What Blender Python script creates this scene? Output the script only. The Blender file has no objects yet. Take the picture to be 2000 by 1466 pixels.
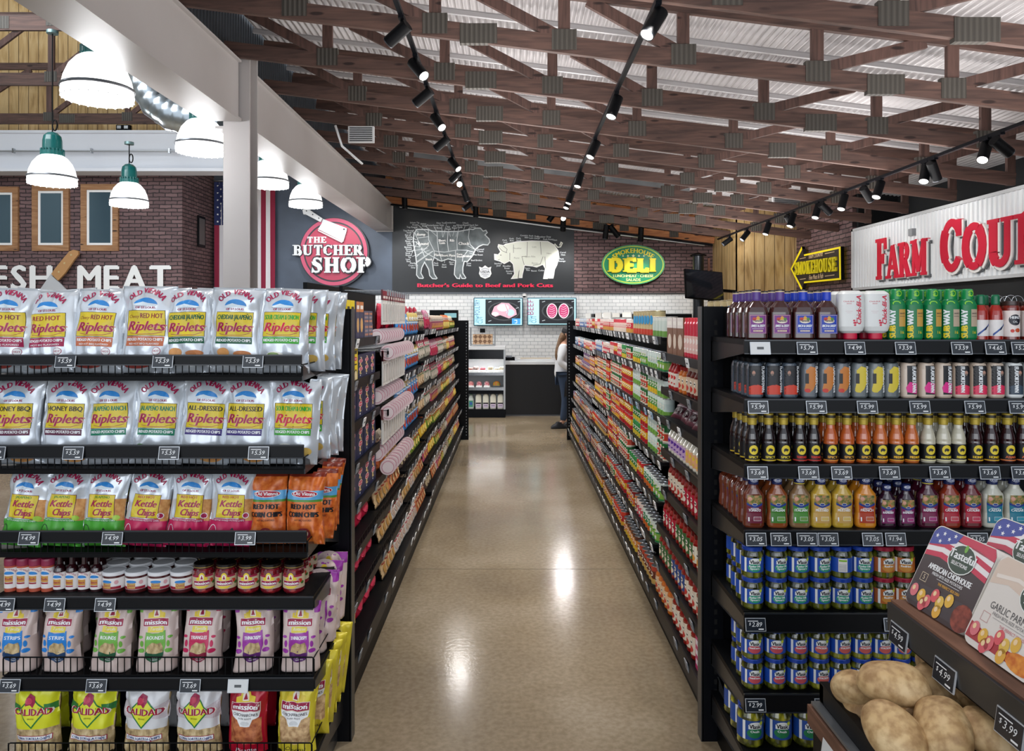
import bpy, math, random
from math import sin, cos, pi, radians, sqrt, atan2
from mathutils import Vector, Matrix, Euler
from mathutils.geometry import tessellate_polygon
random.seed(7)
SC = bpy.context.scene
COL = SC.collection
F = 1450.0; HZ = 620.0; CH = 1.7           # focal length in pixels, horizon row, eye height
# ---------------------------------------------------------------- camera, world, lights, exposure
cam = bpy.data.cameras.new('camera'); co = bpy.data.objects.new('camera', cam); COL.objects.link(co)
co.location = (0, 0, CH); co.rotation_euler = (radians(90), 0, 0)
cam.sensor_width = 36; cam.lens = F / 2000 * 36; cam.shift_y = -(733 - HZ) / 2000; cam.clip_end = 100; cam.clip_start = .05
SC.camera = co
w = bpy.data.worlds.new('world'); SC.world = w; w.use_nodes = True
bg = w.node_tree.nodes['Background']; bg.inputs[0].default_value = (.82, .90, 1, 1); bg.inputs[1].default_value = .8
SC.view_settings.view_transform = 'Standard'; SC.view_settings.look = 'None'
SC.view_settings.exposure = 0.32; SC.view_settings.gamma = 1; SC.view_settings.use_curve_mapping = False
def area(name, loc, rot, sx, sy, power, col=(1, 1, 1)):
    l = bpy.data.lights.new(name, 'AREA'); l.shape = 'RECTANGLE'; l.size = sx; l.size_y = sy; l.energy = power; l.color = col
    o = bpy.data.objects.new(name, l); COL.objects.link(o); o.location = loc; o.rotation_euler = rot
    return o
area('hall_fill', (-8.5, 6.5, 6.5), (radians(75), 0, 0), 6, 2.5, 330, (.9, .95, 1))  # unseen fill light added to brighten the left hall
area('front_fill', (-.5, -3.2, 2.2), (radians(82), 0, 0), 8, 2.6, 110, (.93, .96, 1))  # unseen fill added behind the camera to light the endcap fronts
for _x, _y in ((.1, 4.0), (.1, 8.0), (.1, 12.0), (3.6, 4.0), (3.6, 8.5), (3.6, 12.6)):
    area('ceiling_fill', (_x, _y, 2.75), (radians(180), 0, 0), 1.6, 3.4, 62, (1, .97, .95))  # upward fills added to brighten the roof and trusses, no fixtures
def spot(name, loc, aim, power, angle=70, blend=.7, col=(1, .975, .94)):
    l = bpy.data.lights.new(name, 'SPOT'); l.energy = power; l.spot_size = radians(angle); l.spot_blend = blend
    l.shadow_soft_size = .05; l.color = col
    o = bpy.data.objects.new(name, l); COL.objects.link(o); o.location = loc
    o.rotation_euler = Vector(aim).to_track_quat('-Z', 'Y').to_euler()
    return o
def P(x, y, d):                             # image point at distance d -> world
    return Vector(((x - 1000) / F * d, d, CH - (y - HZ) / F * d))
# ---------------------------------------------------------------- materials
def lin(h):
    h = h.lstrip('#'); c = [int(h[i:i + 2], 16) / 255 for i in (0, 2, 4)]
    return [(x / 12.92 if x <= .04045 else ((x + .055) / 1.055) ** 2.4) for x in c] + [1]
_M = {}
def M(h, r=.5, metal=0, coat=0, emit=0, alpha=None):
    k = (h, r, metal, coat, emit)
    if k in _M: return _M[k]
    m = bpy.data.materials.new('mat_' + h.strip('#')); m.use_nodes = True
    b = m.node_tree.nodes['Principled BSDF']; b.inputs['Base Color'].default_value = lin(h)
    b.inputs['Roughness'].default_value = r; b.inputs['Metallic'].default_value = metal
    b.inputs['Coat Weight'].default_value = coat; b.inputs['Coat Roughness'].default_value = .05
    if emit: b.inputs['Emission Color'].default_value = lin(h); b.inputs['Emission Strength'].default_value = emit
    _M[k] = m; return m
def nodes(name, r=.5, metal=0):
    m = bpy.data.materials.new(name); m.use_nodes = True; nt = m.node_tree; b = nt.nodes['Principled BSDF']
    b.inputs['Roughness'].default_value = r; b.inputs['Metallic'].default_value = metal
    return m, nt, b
def N(nt, t, **kw):
    n = nt.nodes.new(t)
    for k, v in kw.items(): setattr(n, k, v)
    return n
def coords(nt, scale=(1, 1, 1), swz=None):
    tc = N(nt, 'ShaderNodeTexCoord'); out = tc.outputs['Object']
    if swz:
        s = N(nt, 'ShaderNodeSeparateXYZ'); c = N(nt, 'ShaderNodeCombineXYZ'); nt.links.new(out, s.inputs[0])
        for i, a in enumerate(swz): nt.links.new(s.outputs['XYZ'.index(a)], c.inputs[i])
        out = c.outputs[0]
    mp = N(nt, 'ShaderNodeMapping'); mp.inputs['Scale'].default_value = scale; nt.links.new(out, mp.inputs[0])
    return mp.outputs[0]
def ramp(nt, fac, stops):
    r = N(nt, 'ShaderNodeValToRGB'); nt.links.new(fac, r.inputs[0]); e = r.color_ramp.elements
    while len(e) < len(stops): e.new(.5)
    for i, (p, c) in enumerate(stops): e[i].position = p; e[i].color = lin(c)
    return r.outputs[0]
def bump(nt, b, h, s=.3, d=.01):
    n = N(nt, 'ShaderNodeBump'); n.inputs['Strength'].default_value = s; n.inputs['Distance'].default_value = d
    nt.links.new(h, n.inputs['Height']); nt.links.new(n.outputs[0], b.inputs['Normal'])
def noisemat(name, stops, scale=(5, 5, 5), r=.5, metal=0, detail=4, bs=0, swz=None, bd=.01, coat=0):
    m, nt, b = nodes(name, r, metal); v = coords(nt, scale, swz)
    n = N(nt, 'ShaderNodeTexNoise'); n.inputs['Scale'].default_value = 1; n.inputs['Detail'].default_value = detail
    nt.links.new(v, n.inputs[0]); nt.links.new(ramp(nt, n.outputs[0], stops), b.inputs['Base Color'])
    b.inputs['Coat Weight'].default_value = coat
    if bs: bump(nt, b, n.outputs[0], bs, bd)
    return m
def brickmat(name, c1, c2, mort, bw, bh, ms, swz, r=.7, bs=.6, bd=.02, noise=True):
    m, nt, b = nodes(name, r); v = coords(nt, (1, 1, 1), swz)
    t = N(nt, 'ShaderNodeTexBrick'); t.inputs['Scale'].default_value = 1
    t.inputs['Brick Width'].default_value = bw; t.inputs['Row Height'].default_value = bh; t.inputs['Mortar Size'].default_value = ms
    t.inputs['Mortar Smooth'].default_value = .3
    t.inputs['Color1'].default_value = lin(c1); t.inputs['Color2'].default_value = lin(c2); t.inputs['Mortar'].default_value = lin(mort)
    nt.links.new(t.outputs[0], b.inputs['Base Color'])
    if noise:
        n = N(nt, 'ShaderNodeTexNoise'); n.inputs['Scale'].default_value = 9; nt.links.new(v, n.inputs[0])
        ad = N(nt, 'ShaderNodeMixRGB'); ad.inputs[0].default_value = .035; nt.links.new(v, ad.inputs[1]); nt.links.new(n.outputs[1], ad.inputs[2])
        nt.links.new(ad.outputs[0], t.inputs[0])
    else: nt.links.new(v, t.inputs[0])
    inv = N(nt, 'ShaderNodeMath', operation='SUBTRACT'); inv.inputs[0].default_value = 1; nt.links.new(t.outputs['Fac'], inv.inputs[1])
    bump(nt, b, inv.outputs[0], bs, bd); return m
def stripemat(name, stops, freq, axis='X', r=.5, metal=0, bs=.5, bd=.01, prof='SIN', dist=0, swz=None):
    m, nt, b = nodes(name, r, metal); v = coords(nt, (1, 1, 1), swz)
    t = N(nt, 'ShaderNodeTexWave', wave_type='BANDS', bands_direction=axis, wave_profile=prof)
    t.inputs['Scale'].default_value = freq * 2 * pi / 20; t.inputs['Distortion'].default_value = dist
    nt.links.new(v, t.inputs[0]); nt.links.new(ramp(nt, t.outputs[0], stops), b.inputs['Base Color'])
    if bs: bump(nt, b, t.outputs[0], bs, bd)
    return m
BLK = M('#040508', .5); BLK2 = M('#0a0c11', .4)
for _m in (BLK, BLK2): _m.node_tree.nodes['Principled BSDF'].inputs['Specular IOR Level'].default_value = .15; WHT = M('#f2f2f0', .4); CHROME = M('#b8bcc0', .25, 1)
# ---------------------------------------------------------------- mesh builder
_T = {}
def T2D(s, ex=0):
    k = (s, ex)
    if k not in _T:
        c = bpy.data.curves.new('t', 'FONT'); c.body = s; c.resolution_u = 2
        if ex: c.extrude = ex; c.dimensions = '3D' if hasattr(c, 'dimensions') else None
        else: c.dimensions = '2D'; c.fill_mode = 'FRONT'
        o = bpy.data.objects.new('t', c); m = o.to_mesh(); q = 1 / .682
        vs = [(v.co.x * q, v.co.y * q) for v in m.vertices]; fs = [tuple(p.vertices) for p in m.polygons]
        o.to_mesh_clear(); bpy.data.objects.remove(o); bpy.data.curves.remove(c)
        if vs:
            x0 = min(v[0] for v in vs); vs = [(x - x0, y) for x, y in vs]; wd = max(v[0] for v in vs)
        else: wd = .4
        _T[k] = (vs, fs, wd)
    return _T[k]
def outline_offset(vs, fs, b):
    return vs
class MB:
    def __init__(s): s.v = []; s.f = []; s.m = []; s.sm = []; s.mats = []
    def mi(s, mat):
        if mat not in s.mats: s.mats.append(mat)
        return s.mats.index(mat)
    def add(s, vs, fs, mat, smooth=False):
        o = len(s.v); s.v += [tuple(v) for v in vs]; i = s.mi(mat)
        for f in fs: s.f.append(tuple(a + o for a in f)); s.m.append(i); s.sm.append(smooth)
        return s
    def box(s, a, b, mat):
        x0, y0, z0 = a; x1, y1, z1 = b
        return s.add([(x0, y0, z0), (x1, y0, z0), (x1, y1, z0), (x0, y1, z0), (x0, y0, z1), (x1, y0, z1), (x1, y1, z1), (x0, y1, z1)],
              [(3, 2, 1, 0), (4, 5, 6, 7), (0, 1, 5, 4), (1, 2, 6, 5), (2, 3, 7, 6), (3, 0, 4, 7)], mat)
    def cbox(s, a, b, mat, c=.005):          # box with chamfered edges
        (x0, y0, z0), (x1, y1, z1) = a, b; vs = []; 
        for z, i in ((z0, 1), (z0 + c, 0), (z1 - c, 0), (z1, 1)):
            k = c if i else 0
            for x, y in ((x0 + c, y0 + k), (x1 - c, y0 + k), (x1 - k, y0 + c), (x1 - k, y1 - c), (x1 - c, y1 - k), (x0 + c, y1 - k), (x0 + k, y1 - c), (x0 + k, y0 + c)): vs.append((x, y, z))
        fs = [tuple(range(7, -1, -1)), tuple(range(24, 32))]
        for r in range(3):
            for i in range(8): j = (i + 1) % 8; fs.append((r * 8 + i, r * 8 + j, r * 8 + 8 + j, r * 8 + 8 + i))
        return s.add(vs, fs, mat)
    def bar(s, p, q, w, h, mat, up=(0, 0, 1)):
        p = Vector(p); q = Vector(q); d = (q - p).normalized(); u = Vector(up)
        sd = d.cross(u)
        if sd.length < 1e-4: sd = d.cross(Vector((0, 1, 0)))
        sd.normalize(); u = sd.cross(d); a = sd * w / 2; b = u * h / 2
        vs = [p - a - b, p + a - b, p + a + b, p - a + b, q - a - b, q + a - b, q + a + b, q - a + b]
        return s.add(vs, [(0, 3, 2, 1), (4, 5, 6, 7), (0, 1, 5, 4), (1, 2, 6, 5), (2, 3, 7, 6), (3, 0, 4, 7)][:6], mat)
    def tube(s, pts, r, mat, n=8, smooth=True, cap=True):
        pts = [Vector(p) for p in pts]; rs = r if isinstance(r, (list, tuple)) else [r] * len(pts); vs = []; ref = None
        for i, p in enumerate(pts):
            d = (pts[min(i + 1, len(pts) - 1)] - pts[max(i - 1, 0)]).normalized()
            if ref is None: ref = Vector((0, 0, 1)) if abs(d.z) < .9 else Vector((1, 0, 0))
            a = d.cross(ref).normalized(); b = a.cross(d); ref = b
            for k in range(n): t = 2 * pi * k / n; vs.append(p + (a * cos(t) + b * sin(t)) * rs[i])
        fs = []
        for i in range(len(pts) - 1):
            for k in range(n): j = (k + 1) % n; fs.append((i * n + k, i * n + j, i * n + n + j, i * n + n + k))
        s.add(vs, fs, mat, smooth)
        if cap: 
            o = (len(pts) - 1) * n; s.add(vs[:n], [tuple(range(n))], mat); s.add(vs[o:], [tuple(range(n))[::-1]], mat)
        return s
    def lathe(s, prof, mat, n=20, c=(0, 0, 0), smooth=True):
        # prof: list of (r,z) or (r,z,mat)
        for i in range(len(prof) - 1):
            (r0, z0), (r1, z1) = prof[i][:2], prof[i + 1][:2]; m = prof[i][2] if len(prof[i]) > 2 else mat
            if abs(r0 - r1) < 1e-7 and abs(z0 - z1) < 1e-7: continue
            vs = []
            for r, z in ((r0, z0), (r1, z1)):
                if r < 1e-6: vs.append((c[0], c[1], c[2] + z))
                else: vs += [(c[0] + r * cos(2 * pi * k / n), c[1] + r * sin(2 * pi * k / n), c[2] + z) for k in range(n)]
            if r0 < 1e-6: fs = [(0, 1 + (k + 1) % n, 1 + k) for k in range(n)]
            elif r1 < 1e-6: fs = [(k, (k + 1) % n, n) for k in range(n)]
            else: fs = [(k, (k + 1) % n, n + (k + 1) % n, n + k) for k in range(n)]
            s.add(vs, fs, m, smooth and abs(z0 - z1) > 1e-5)
        return s
    def loft(s, secs, mat, n=24, cap=True):   # secs: (z, rx, ry, e [,mat])
        vs = []
        for q in secs:
            z, rx, ry, e = q[:4]
            for k in range(n):
                t = 2 * pi * k / n; a, b = cos(t), sin(t)
                vs.append((rx * math.copysign(abs(a) ** (2 / e), a), ry * math.copysign(abs(b) ** (2 / e), b), z))
        for i in range(len(secs) - 1):
            m = secs[i][4] if len(secs[i]) > 4 else mat
            s.add(vs[i * n:(i + 2) * n], [(k, (k + 1) % n, n + (k + 1) % n, n + k) for k in range(n)], m, True)
        if cap: s.add(vs[:n], [tuple(range(n))[::-1]], mat); s.add(vs[-n:], [tuple(range(n))], secs[-1][4] if len(secs[-1]) > 4 else mat)
        return s
    def grid(s, fn, nu, nv, mat, smooth=True, flip=False):
        vs = [fn(i / nu, j / nv) for j in range(nv + 1) for i in range(nu + 1)]; w = nu + 1
        fs = [(j * w + i, j * w + i + 1, (j + 1) * w + i + 1, (j + 1) * w + i) for j in range(nv) for i in range(nu)]
        if flip: fs = [f[::-1] for f in fs]
        return s.add(vs, fs, mat, smooth)
    def prism(s, pts, mp, t, mat, side=None):    # pts 2D polygon; mp(u,v,off)->3D; thickness t
        tri = tessellate_polygon([[Vector((p[0], p[1], 0)) for p in pts]])
        a = [mp(u, v, t) for u, v in pts]; b = [mp(u, v, 0) for u, v in pts]; n = len(pts)
        s.add(a, [tuple(f) for f in tri], mat)
        if t: s.add(a + b, [(i, (i + 1) % n, n + (i + 1) % n, n + i) for i in range(n)], side or mat)
        return s
    def build(s, name, parent=None, loc=None, rot=None, label=None, cat=None, group=None, kind=None, bevel=0):
        me = bpy.data.meshes.new(name); me.from_pydata(s.v, [], s.f)
        for m in s.mats: me.materials.append(m)
        me.polygons.foreach_set('material_index', s.m); me.polygons.foreach_set('use_smooth', s.sm); me.update()
        o = bpy.data.objects.new(name, me); COL.objects.link(o)
        if parent: o.parent = parent
        if loc is not None: o.location = loc
        if rot is not None: o.rotation_euler = rot
        tag(o, label, cat, group, kind)
        return o
def tag(o, label=None, cat=None, group=None, kind=None):
    if label: o['label'] = label
    if cat: o['category'] = cat
    if group: o['group'] = group
    if kind: o['kind'] = kind
    return o
def empty(name, loc=(0, 0, 0), rot=(0, 0, 0), label=None, cat=None, group=None, parent=None):
    o = bpy.data.objects.new(name, None); COL.objects.link(o); o.location = loc; o.rotation_euler = rot; o.empty_display_size = .1
    if parent: o.parent = parent
    return tag(o, label, cat, group)
KIDS = {}
def kids(o):
    if o.name not in KIDS: KIDS[o.name] = list(o.children)
    return KIDS[o.name]
def dup(o, loc, rot=None, label=None, group=None, scale=None):
    c = o.copy(); COL.objects.link(c); c.location = loc
    if rot is not None: c.rotation_euler = rot
    if scale: c.scale = (scale,) * 3 if not isinstance(scale, tuple) else scale
    if label: c['label'] = label
    if group: c['group'] = group
    for k in kids(o):
        d = k.copy(); COL.objects.link(d); d.parent = c
        for g in kids(k): e = g.copy(); COL.objects.link(e); e.parent = d
    return c
class Place:                                  # prototypes: first use moves the thing itself, later uses copy it
    def __init__(s, root, cat): s.root = root; s.used = False; root['category'] = cat; kids(root); [kids(k) for k in kids(root)]
    def put(s, loc, rot=(0, 0, 0), label=None, group=None, scale=None):
        if s.used: return dup(s.root, loc, rot, label, group, scale)
        s.used = True; o = s.root; o.location = loc; o.rotation_euler = rot
        if scale: o.scale = (scale,) * 3 if not isinstance(scale, tuple) else scale
        if label: o['label'] = label
        if group: o['group'] = group
        return o
# ---------------------------------------------------------------- printing on surfaces
def split(vs, fs, L):
    vs = [tuple(v) for v in vs]; out = []; st = []
    for f in fs:
        for i in range(1, len(f) - 1): st.append((f[0], f[i], f[i + 1], 0))
    cache = {}
    while st:
        a, b, c, dep = st.pop(); e = ((a, b, c), (b, c, a), (c, a, b)); best = None; bl = L * L
        for x, y, z in e:
            l = (vs[x][0] - vs[y][0]) ** 2 + (vs[x][1] - vs[y][1]) ** 2
            if l > bl: bl = l; best = (x, y, z)
        if best is None or dep > 9: out.append((a, b, c)); continue
        x, y, z = best; k = (min(x, y), max(x, y))
        if k not in cache: cache[k] = len(vs); vs.append(((vs[x][0] + vs[y][0]) / 2, (vs[x][1] + vs[y][1]) / 2))
        m = cache[k]; st.append((x, m, z, dep + 1)); st.append((m, y, z, dep + 1))
    return vs, out
class Print:
    """2D artwork laid on a surface: surf(u,v,off)->point."""
    def __init__(s, mb, surf, L=.008, base=.0008, step=.00035): s.mb = mb; s.surf = surf; s.L = L; s.b = base; s.st = step
    def raw(s, vs, fs, mat, lay=0):
        if s.L: vs, fs = split(vs, fs, s.L)
        o = s.b + lay * s.st; s.mb.add([s.surf(u, v, o) for u, v in vs], fs, mat, False)
    def rect(s, u0, v0, u1, v1, mat, lay=0): s.raw([(u0, v0), (u1, v0), (u1, v1), (u0, v1)], [(0, 1, 2, 3)], mat, lay)
    def frame(s, u0, v0, u1, v1, t, mat, lay=0):
        for r in ((u0, v0, u1, v0 + t), (u0, v1 - t, u1, v1), (u0, v0, u0 + t, v1), (u1 - t, v0, u1, v1)): s.rect(*r, mat, lay)
    def poly(s, pts, mat, lay=0):
        tri = tessellate_polygon([[Vector((p[0], p[1], 0)) for p in pts]]); s.raw(pts, [tuple(t) for t in tri], mat, lay)
    def ell(s, u, v, a, b, mat, lay=0, n=20, t0=0, t1=2 * pi):
        k = n if t1 - t0 < 6.28 else n - 1
        s.poly([(u + a * cos(t0 + (t1 - t0) * i / k * (1 if t1 - t0 < 6.28 else (n - 1) / n)), v + b * sin(t0 + (t1 - t0) * i / k * (1 if t1 - t0 < 6.28 else (n - 1) / n))) for i in range(n)], mat, lay)
    def line(s, pts, w, mat, lay=0, closed=False):
        vs, fs = stroke(pts, w, closed); s.raw(vs, fs, mat, lay)
    def text(s, txt, u, v, h, mat, lay=1, w=None, sh=0, al='c', bold=0, rot=0):
        vs, fs, wd = T2D(txt); kx = (w / wd) if w else h
        ca, sa = cos(rot), sin(rot); W = wd * kx
        ox = {'c': -W / 2, 'l': 0, 'r': -W}[al]
        for k in ((-1, 0, 1) if bold else (0,)):
            q = []
            for x, y in vs:
                X = x * kx + ox + sh * y * h + k * bold * h; Y = y * h
                q.append((u + X * ca - Y * sa, v + X * sa + Y * ca))
            s.raw(q, fs, mat, lay + .13 * k)
    def arc(s, txt, u, v, r, h, mat, span, lay=1, bold=0, wk=1, up=True):
        ws = [T2D(c)[2] if c != ' ' else .35 for c in txt]; gap = .16; tot = sum(ws) + gap * (len(txt) - 1); x = 0
        for c, wd in zip(txt, ws):
            t = (x + wd / 2) / tot - .5; a = t * span
            if c != ' ':
                if up: s.text(c, u + r * sin(a), v + r * cos(a), h, mat, lay, w=wd * h * wk, bold=bold, rot=-a)
                else: s.text(c, u + r * sin(a), v - r * cos(a), h, mat, lay, w=wd * h * wk, bold=bold, rot=a)
            x += wd + gap
def stroke(pts, w, closed=False):
    n = len(pts); vs = []; P_ = [Vector(p) for p in pts]
    ww = w if isinstance(w, (list, tuple)) else [w] * n
    for i in range(n):
        a = P_[(i - 1) % n] if (closed or i > 0) else P_[i]; b = P_[(i + 1) % n] if (closed or i < n - 1) else P_[i]
        d1 = (P_[i] - a); d2 = (b - P_[i])
        if d1.length < 1e-9: d1 = d2
        if d2.length < 1e-9: d2 = d1
        d1 = d1.normalized(); d2 = d2.normalized(); t = d1 + d2
        t = t.normalized() if t.length > 1e-6 else d1
        nn = Vector((-t.y, t.x)); k = 1 / max(.45, abs(nn.dot(Vector((-d1.y, d1.x)))))
        q = nn * ww[i] / 2 * k; vs += [tuple(P_[i] + q), tuple(P_[i] - q)]
    fs = [(2 * i, 2 * i + 1, 2 * i + 3, 2 * i + 2) for i in range(n - 1)]
    if closed: fs.append((2 * n - 2, 2 * n - 1, 1, 0))
    return vs, fs
def arcp(cx, cy, rx, ry, a0, a1, n=7): return [(cx + rx * cos(radians(a0 + (a1 - a0) * i / (n - 1))), cy + ry * sin(radians(a0 + (a1 - a0) * i / (n - 1)))) for i in range(n)]
# slab-serif capitals: width, thick strokes, thin strokes, serif centres
GL = {
 'A': (.86, [[(.43, .97), (.76, .04)]], [[(.43, .97), (.13, .04)], [(.24, .33), (.63, .33)]], [(.12, 0), (.76, 0)]),
 'B': (.74, [[(.2, 0), (.2, 1)], arcp(.42, .27, .2, .21, 80, -80)], [[(.2, .94), (.42, .94)] + arcp(.42, .74, .16, .2, 90, -90) + [(.2, .53)], [(.42, .5), (.5, .49)], [(.2, .06), (.44, .06)]], [(.14, 0), (.14, 1)]),
 'C': (.76, [arcp(.42, .5, .3, .44, 140, 220)], [arcp(.42, .5, .3, .44, 35, 145, 9), arcp(.42, .5, .3, .44, 215, 325, 9), [(.68, .98), (.68, .66)]], []),
 'D': (.82, [[(.2, 0), (.2, 1)], arcp(.42, .5, .28, .4, 70, -70)], [[(.2, .94), (.44, .94)] + arcp(.44, .5, .26, .44, 88, 60, 3), [(.2, .06), (.44, .06)] + arcp(.44, .5, .26, .44, -88, -60, 3)], [(.14, 0), (.14, 1)]),
 'E': (.7, [[(.2, 0), (.2, 1)]], [[(.2, .94), (.62, .94), (.64, .74)], [(.2, .5), (.48, .5)], [(.48, .62), (.48, .38)], [(.2, .06), (.64, .06), (.66, .28)]], [(.14, 0), (.14, 1)]),
 'F': (.68, [[(.2, 0), (.2, 1)]], [[(.2, .94), (.62, .94), (.64, .72)], [(.2, .5), (.46, .5)], [(.46, .62), (.46, .38)]], [(.18, 0), (.14, 1)]),
 'H': (.86, [[(.2, 0), (.2, 1)], [(.66, 0), (.66, 1)]], [[(.2, .5), (.66, .5)]], [(.2, 0), (.2, 1), (.66, 0), (.66, 1)]),
 'I': (.4, [[(.2, 0), (.2, 1)]], [], [(.2, 0), (.2, 1)]),
 'K': (.84, [[(.2, 0), (.2, 1)], [(.38, .58), (.7, .02)]], [[(.2, .4), (.68, .96)]], [(.2, 0), (.2, 1), (.7, 0), (.66, 1)]),
 'L': (.66, [[(.2, 0), (.2, 1)]], [[(.2, .06), (.6, .06), (.62, .3)]], [(.2, 0), (.2, 1)]),
 'M': (1.04, [[(.2, 1), (.5, .12)], [(.84, 0), (.84, 1)]], [[(.18, 0), (.18, 1)], [(.5, .12), (.84, 1)]], [(.18, 0), (.84, 0), (.16, 1), (.88, 1)]),
 'N': (.88, [[(.2, 1), (.68, .03)]], [[(.18, 0), (.18, 1)], [(.7, 0), (.7, 1)]], [(.18, 0), (.16, 1), (.7, 1)]),
 'O': (.84, [arcp(.42, .5, .31, .44, 120, 240), arcp(.42, .5, .31, .44, -60, 60)], [arcp(.42, .5, .31, .44, 60, 120, 5), arcp(.42, .5, .31, .44, 240, 300, 5)], []),
 'P': (.74, [[(.2, 0), (.2, 1)], arcp(.42, .71, .2, .2, 75, -75)], [[(.2, .94), (.44, .94)], [(.2, .47), (.44, .47)]], [(.2, 0), (.14, 1)]),
 'R': (.82, [[(.2, 0), (.2, 1)], arcp(.42, .73, .18, .18, 75, -75), [(.42, .48), (.7, .03)]], [[(.2, .94), (.44, .94)], [(.2, .5), (.44, .5)]], [(.2, 0), (.14, 1), (.72, 0)]),
 'S': (.68, [[(.17, .76), (.22, .62), (.45, .46), (.52, .3), (.5, .18)]], [[(.58, .98), (.57, .78), (.5, .9), (.36, .94), (.24, .9), (.17, .76)], [(.5, .18), (.42, .08), (.3, .05), (.18, .1), (.12, .24), (.11, .0)]], []),
 'T': (.76, [[(.38, 0), (.38, 1)]], [[(.08, .7), (.1, .94), (.66, .94), (.68, .7)]], [(.38, 0)]),
 'U': (.86, [[(.2, 1), (.2, .3)] + arcp(.43, .3, .23, .24, 180, 235, 4)], [arcp(.43, .3, .23, .24, 230, 360, 8) + [(.66, 1)]], [(.2, 1), (.66, 1)]),
 'Y': (.84, [[(.18, 1), (.42, .48)], [(.42, 0), (.42, .5)]], [[(.66, 1), (.42, .48)]], [(.42, 0), (.16, 1), (.68, 1)]),
}
def slab(mb, txt, mp, h, mat, t, wx=1, thick=.2, thin=.12, sp=.06, x0=0, sidem=None, small=None):
    """extruded slab-serif word; mp(u,v,off). returns width"""
    x = x0; t0 = t; nst = 0
    for i, c in enumerate(txt):
        if c == ' ': x += .45 * h * wx; continue
        g = GL[c]; hh = h; y0 = 0
        if small and i in small: hh = h * small[i]
        k = hh * wx if not small else h * wx * (hh / h) ** .5
        def q(p): return (x + p[0] * k, y0 + p[1] * hh)
        for lst, tw in ((g[1], thick), (g[2], thin)):
            for pl in lst:
                nst += 1; t = t0 + nst * .0005
                vs, fs = stroke([q(p) for p in pl], tw * k); a = [mp(u, v, t) for u, v in vs]; b = [mp(u, v, 0) for u, v in vs]
                mb.add(a, fs, mat); n = len(vs)
                if t: mb.add(a + b, [(j, j + 2, n + j + 2, n + j) for j in range(n - 2)] + [(0, 1, n + 1, n), (n - 2, n - 1, 2 * n - 1, 2 * n - 2)], sidem or mat)
        for sx, sy in g[3]:
            u0, u1 = x + (sx - .19) * k, x + (sx + .19) * k; v0, v1 = (y0, y0 + .085 * hh) if sy == 0 else (y0 + .915 * hh, y0 + hh)
            mb.prism([(u0, v0), (u1, v0), (u1, v1), (u0, v1)], mp, t + .0007 + .0005 * (sx > .5), mat, sidem)
        x += (g[0] + sp) * k
    return x - x0
def slabw(txt, h, wx=1, sp=.06): return sum((GL[c][0] + sp) * h * wx if c != ' ' else .45 * h * wx for c in txt)
# ---------------------------------------------------------------- room shell
def floor_mat():
    m, nt, b = nodes('polished_concrete', .28); v = coords(nt, (1, 1, 1))
    n = N(nt, 'ShaderNodeTexNoise'); n.inputs['Scale'].default_value = .9; n.inputs['Detail'].default_value = 8; nt.links.new(v, n.inputs[0])
    n2 = N(nt, 'ShaderNodeTexNoise'); n2.inputs['Scale'].default_value = 40; n2.inputs['Detail'].default_value = 4; nt.links.new(v, n2.inputs[0])
    c1 = ramp(nt, n.outputs[0], [(.3, '#7f7260'), (.5, '#93846d'), (.7, '#a99c88')])
    c2 = ramp(nt, n2.outputs[0], [(.35, '#c9c0b2'), (.65, '#ffffff')])
    mx = N(nt, 'ShaderNodeMixRGB', blend_type='MULTIPLY'); mx.inputs[0].default_value = .5; nt.links.new(c1, mx.inputs[1]); nt.links.new(c2, mx.inputs[2])
    # pale scuffs
    n3 = N(nt, 'ShaderNodeTexNoise'); n3.inputs['Scale'].default_value = 1; n3.inputs['Detail'].default_value = 5
    nt.links.new(coords(nt, (7, 19, 1)), n3.inputs[0])
    f3 = N(nt, 'ShaderNodeMapRange'); f3.inputs[1].default_value = .68; f3.inputs[2].default_value = .9; f3.inputs[4].default_value = .7; nt.links.new(n3.outputs[0], f3.inputs[0])
    m2 = N(nt, 'ShaderNodeMixRGB'); nt.links.new(f3.outputs[0], m2.inputs[0]); nt.links.new(mx.outputs[0], m2.inputs[1]); m2.inputs[2].default_value = lin('#c9bfae')
    nt.links.new(m2.outputs[0], b.inputs['Base Color'])
    r = N(nt, 'ShaderNodeMapRange'); r.inputs[3].default_value = .08; r.inputs[4].default_value = .24; nt.links.new(n.outputs[0], r.inputs[0]); nt.links.new(r.outputs[0], b.inputs['Roughness'])
    bump(nt, b, n2.outputs[0], .12, .004); return m
def wallbox(name, a, b, mat, **k): return MB().box(a, b, mat).build(name, kind='structure', **k)
MB().grid(lambda u, v: (-14 + 24 * u, -5 + 24 * v, 0), 4, 4, floor_mat(), False).build('floor', kind='structure')
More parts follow.
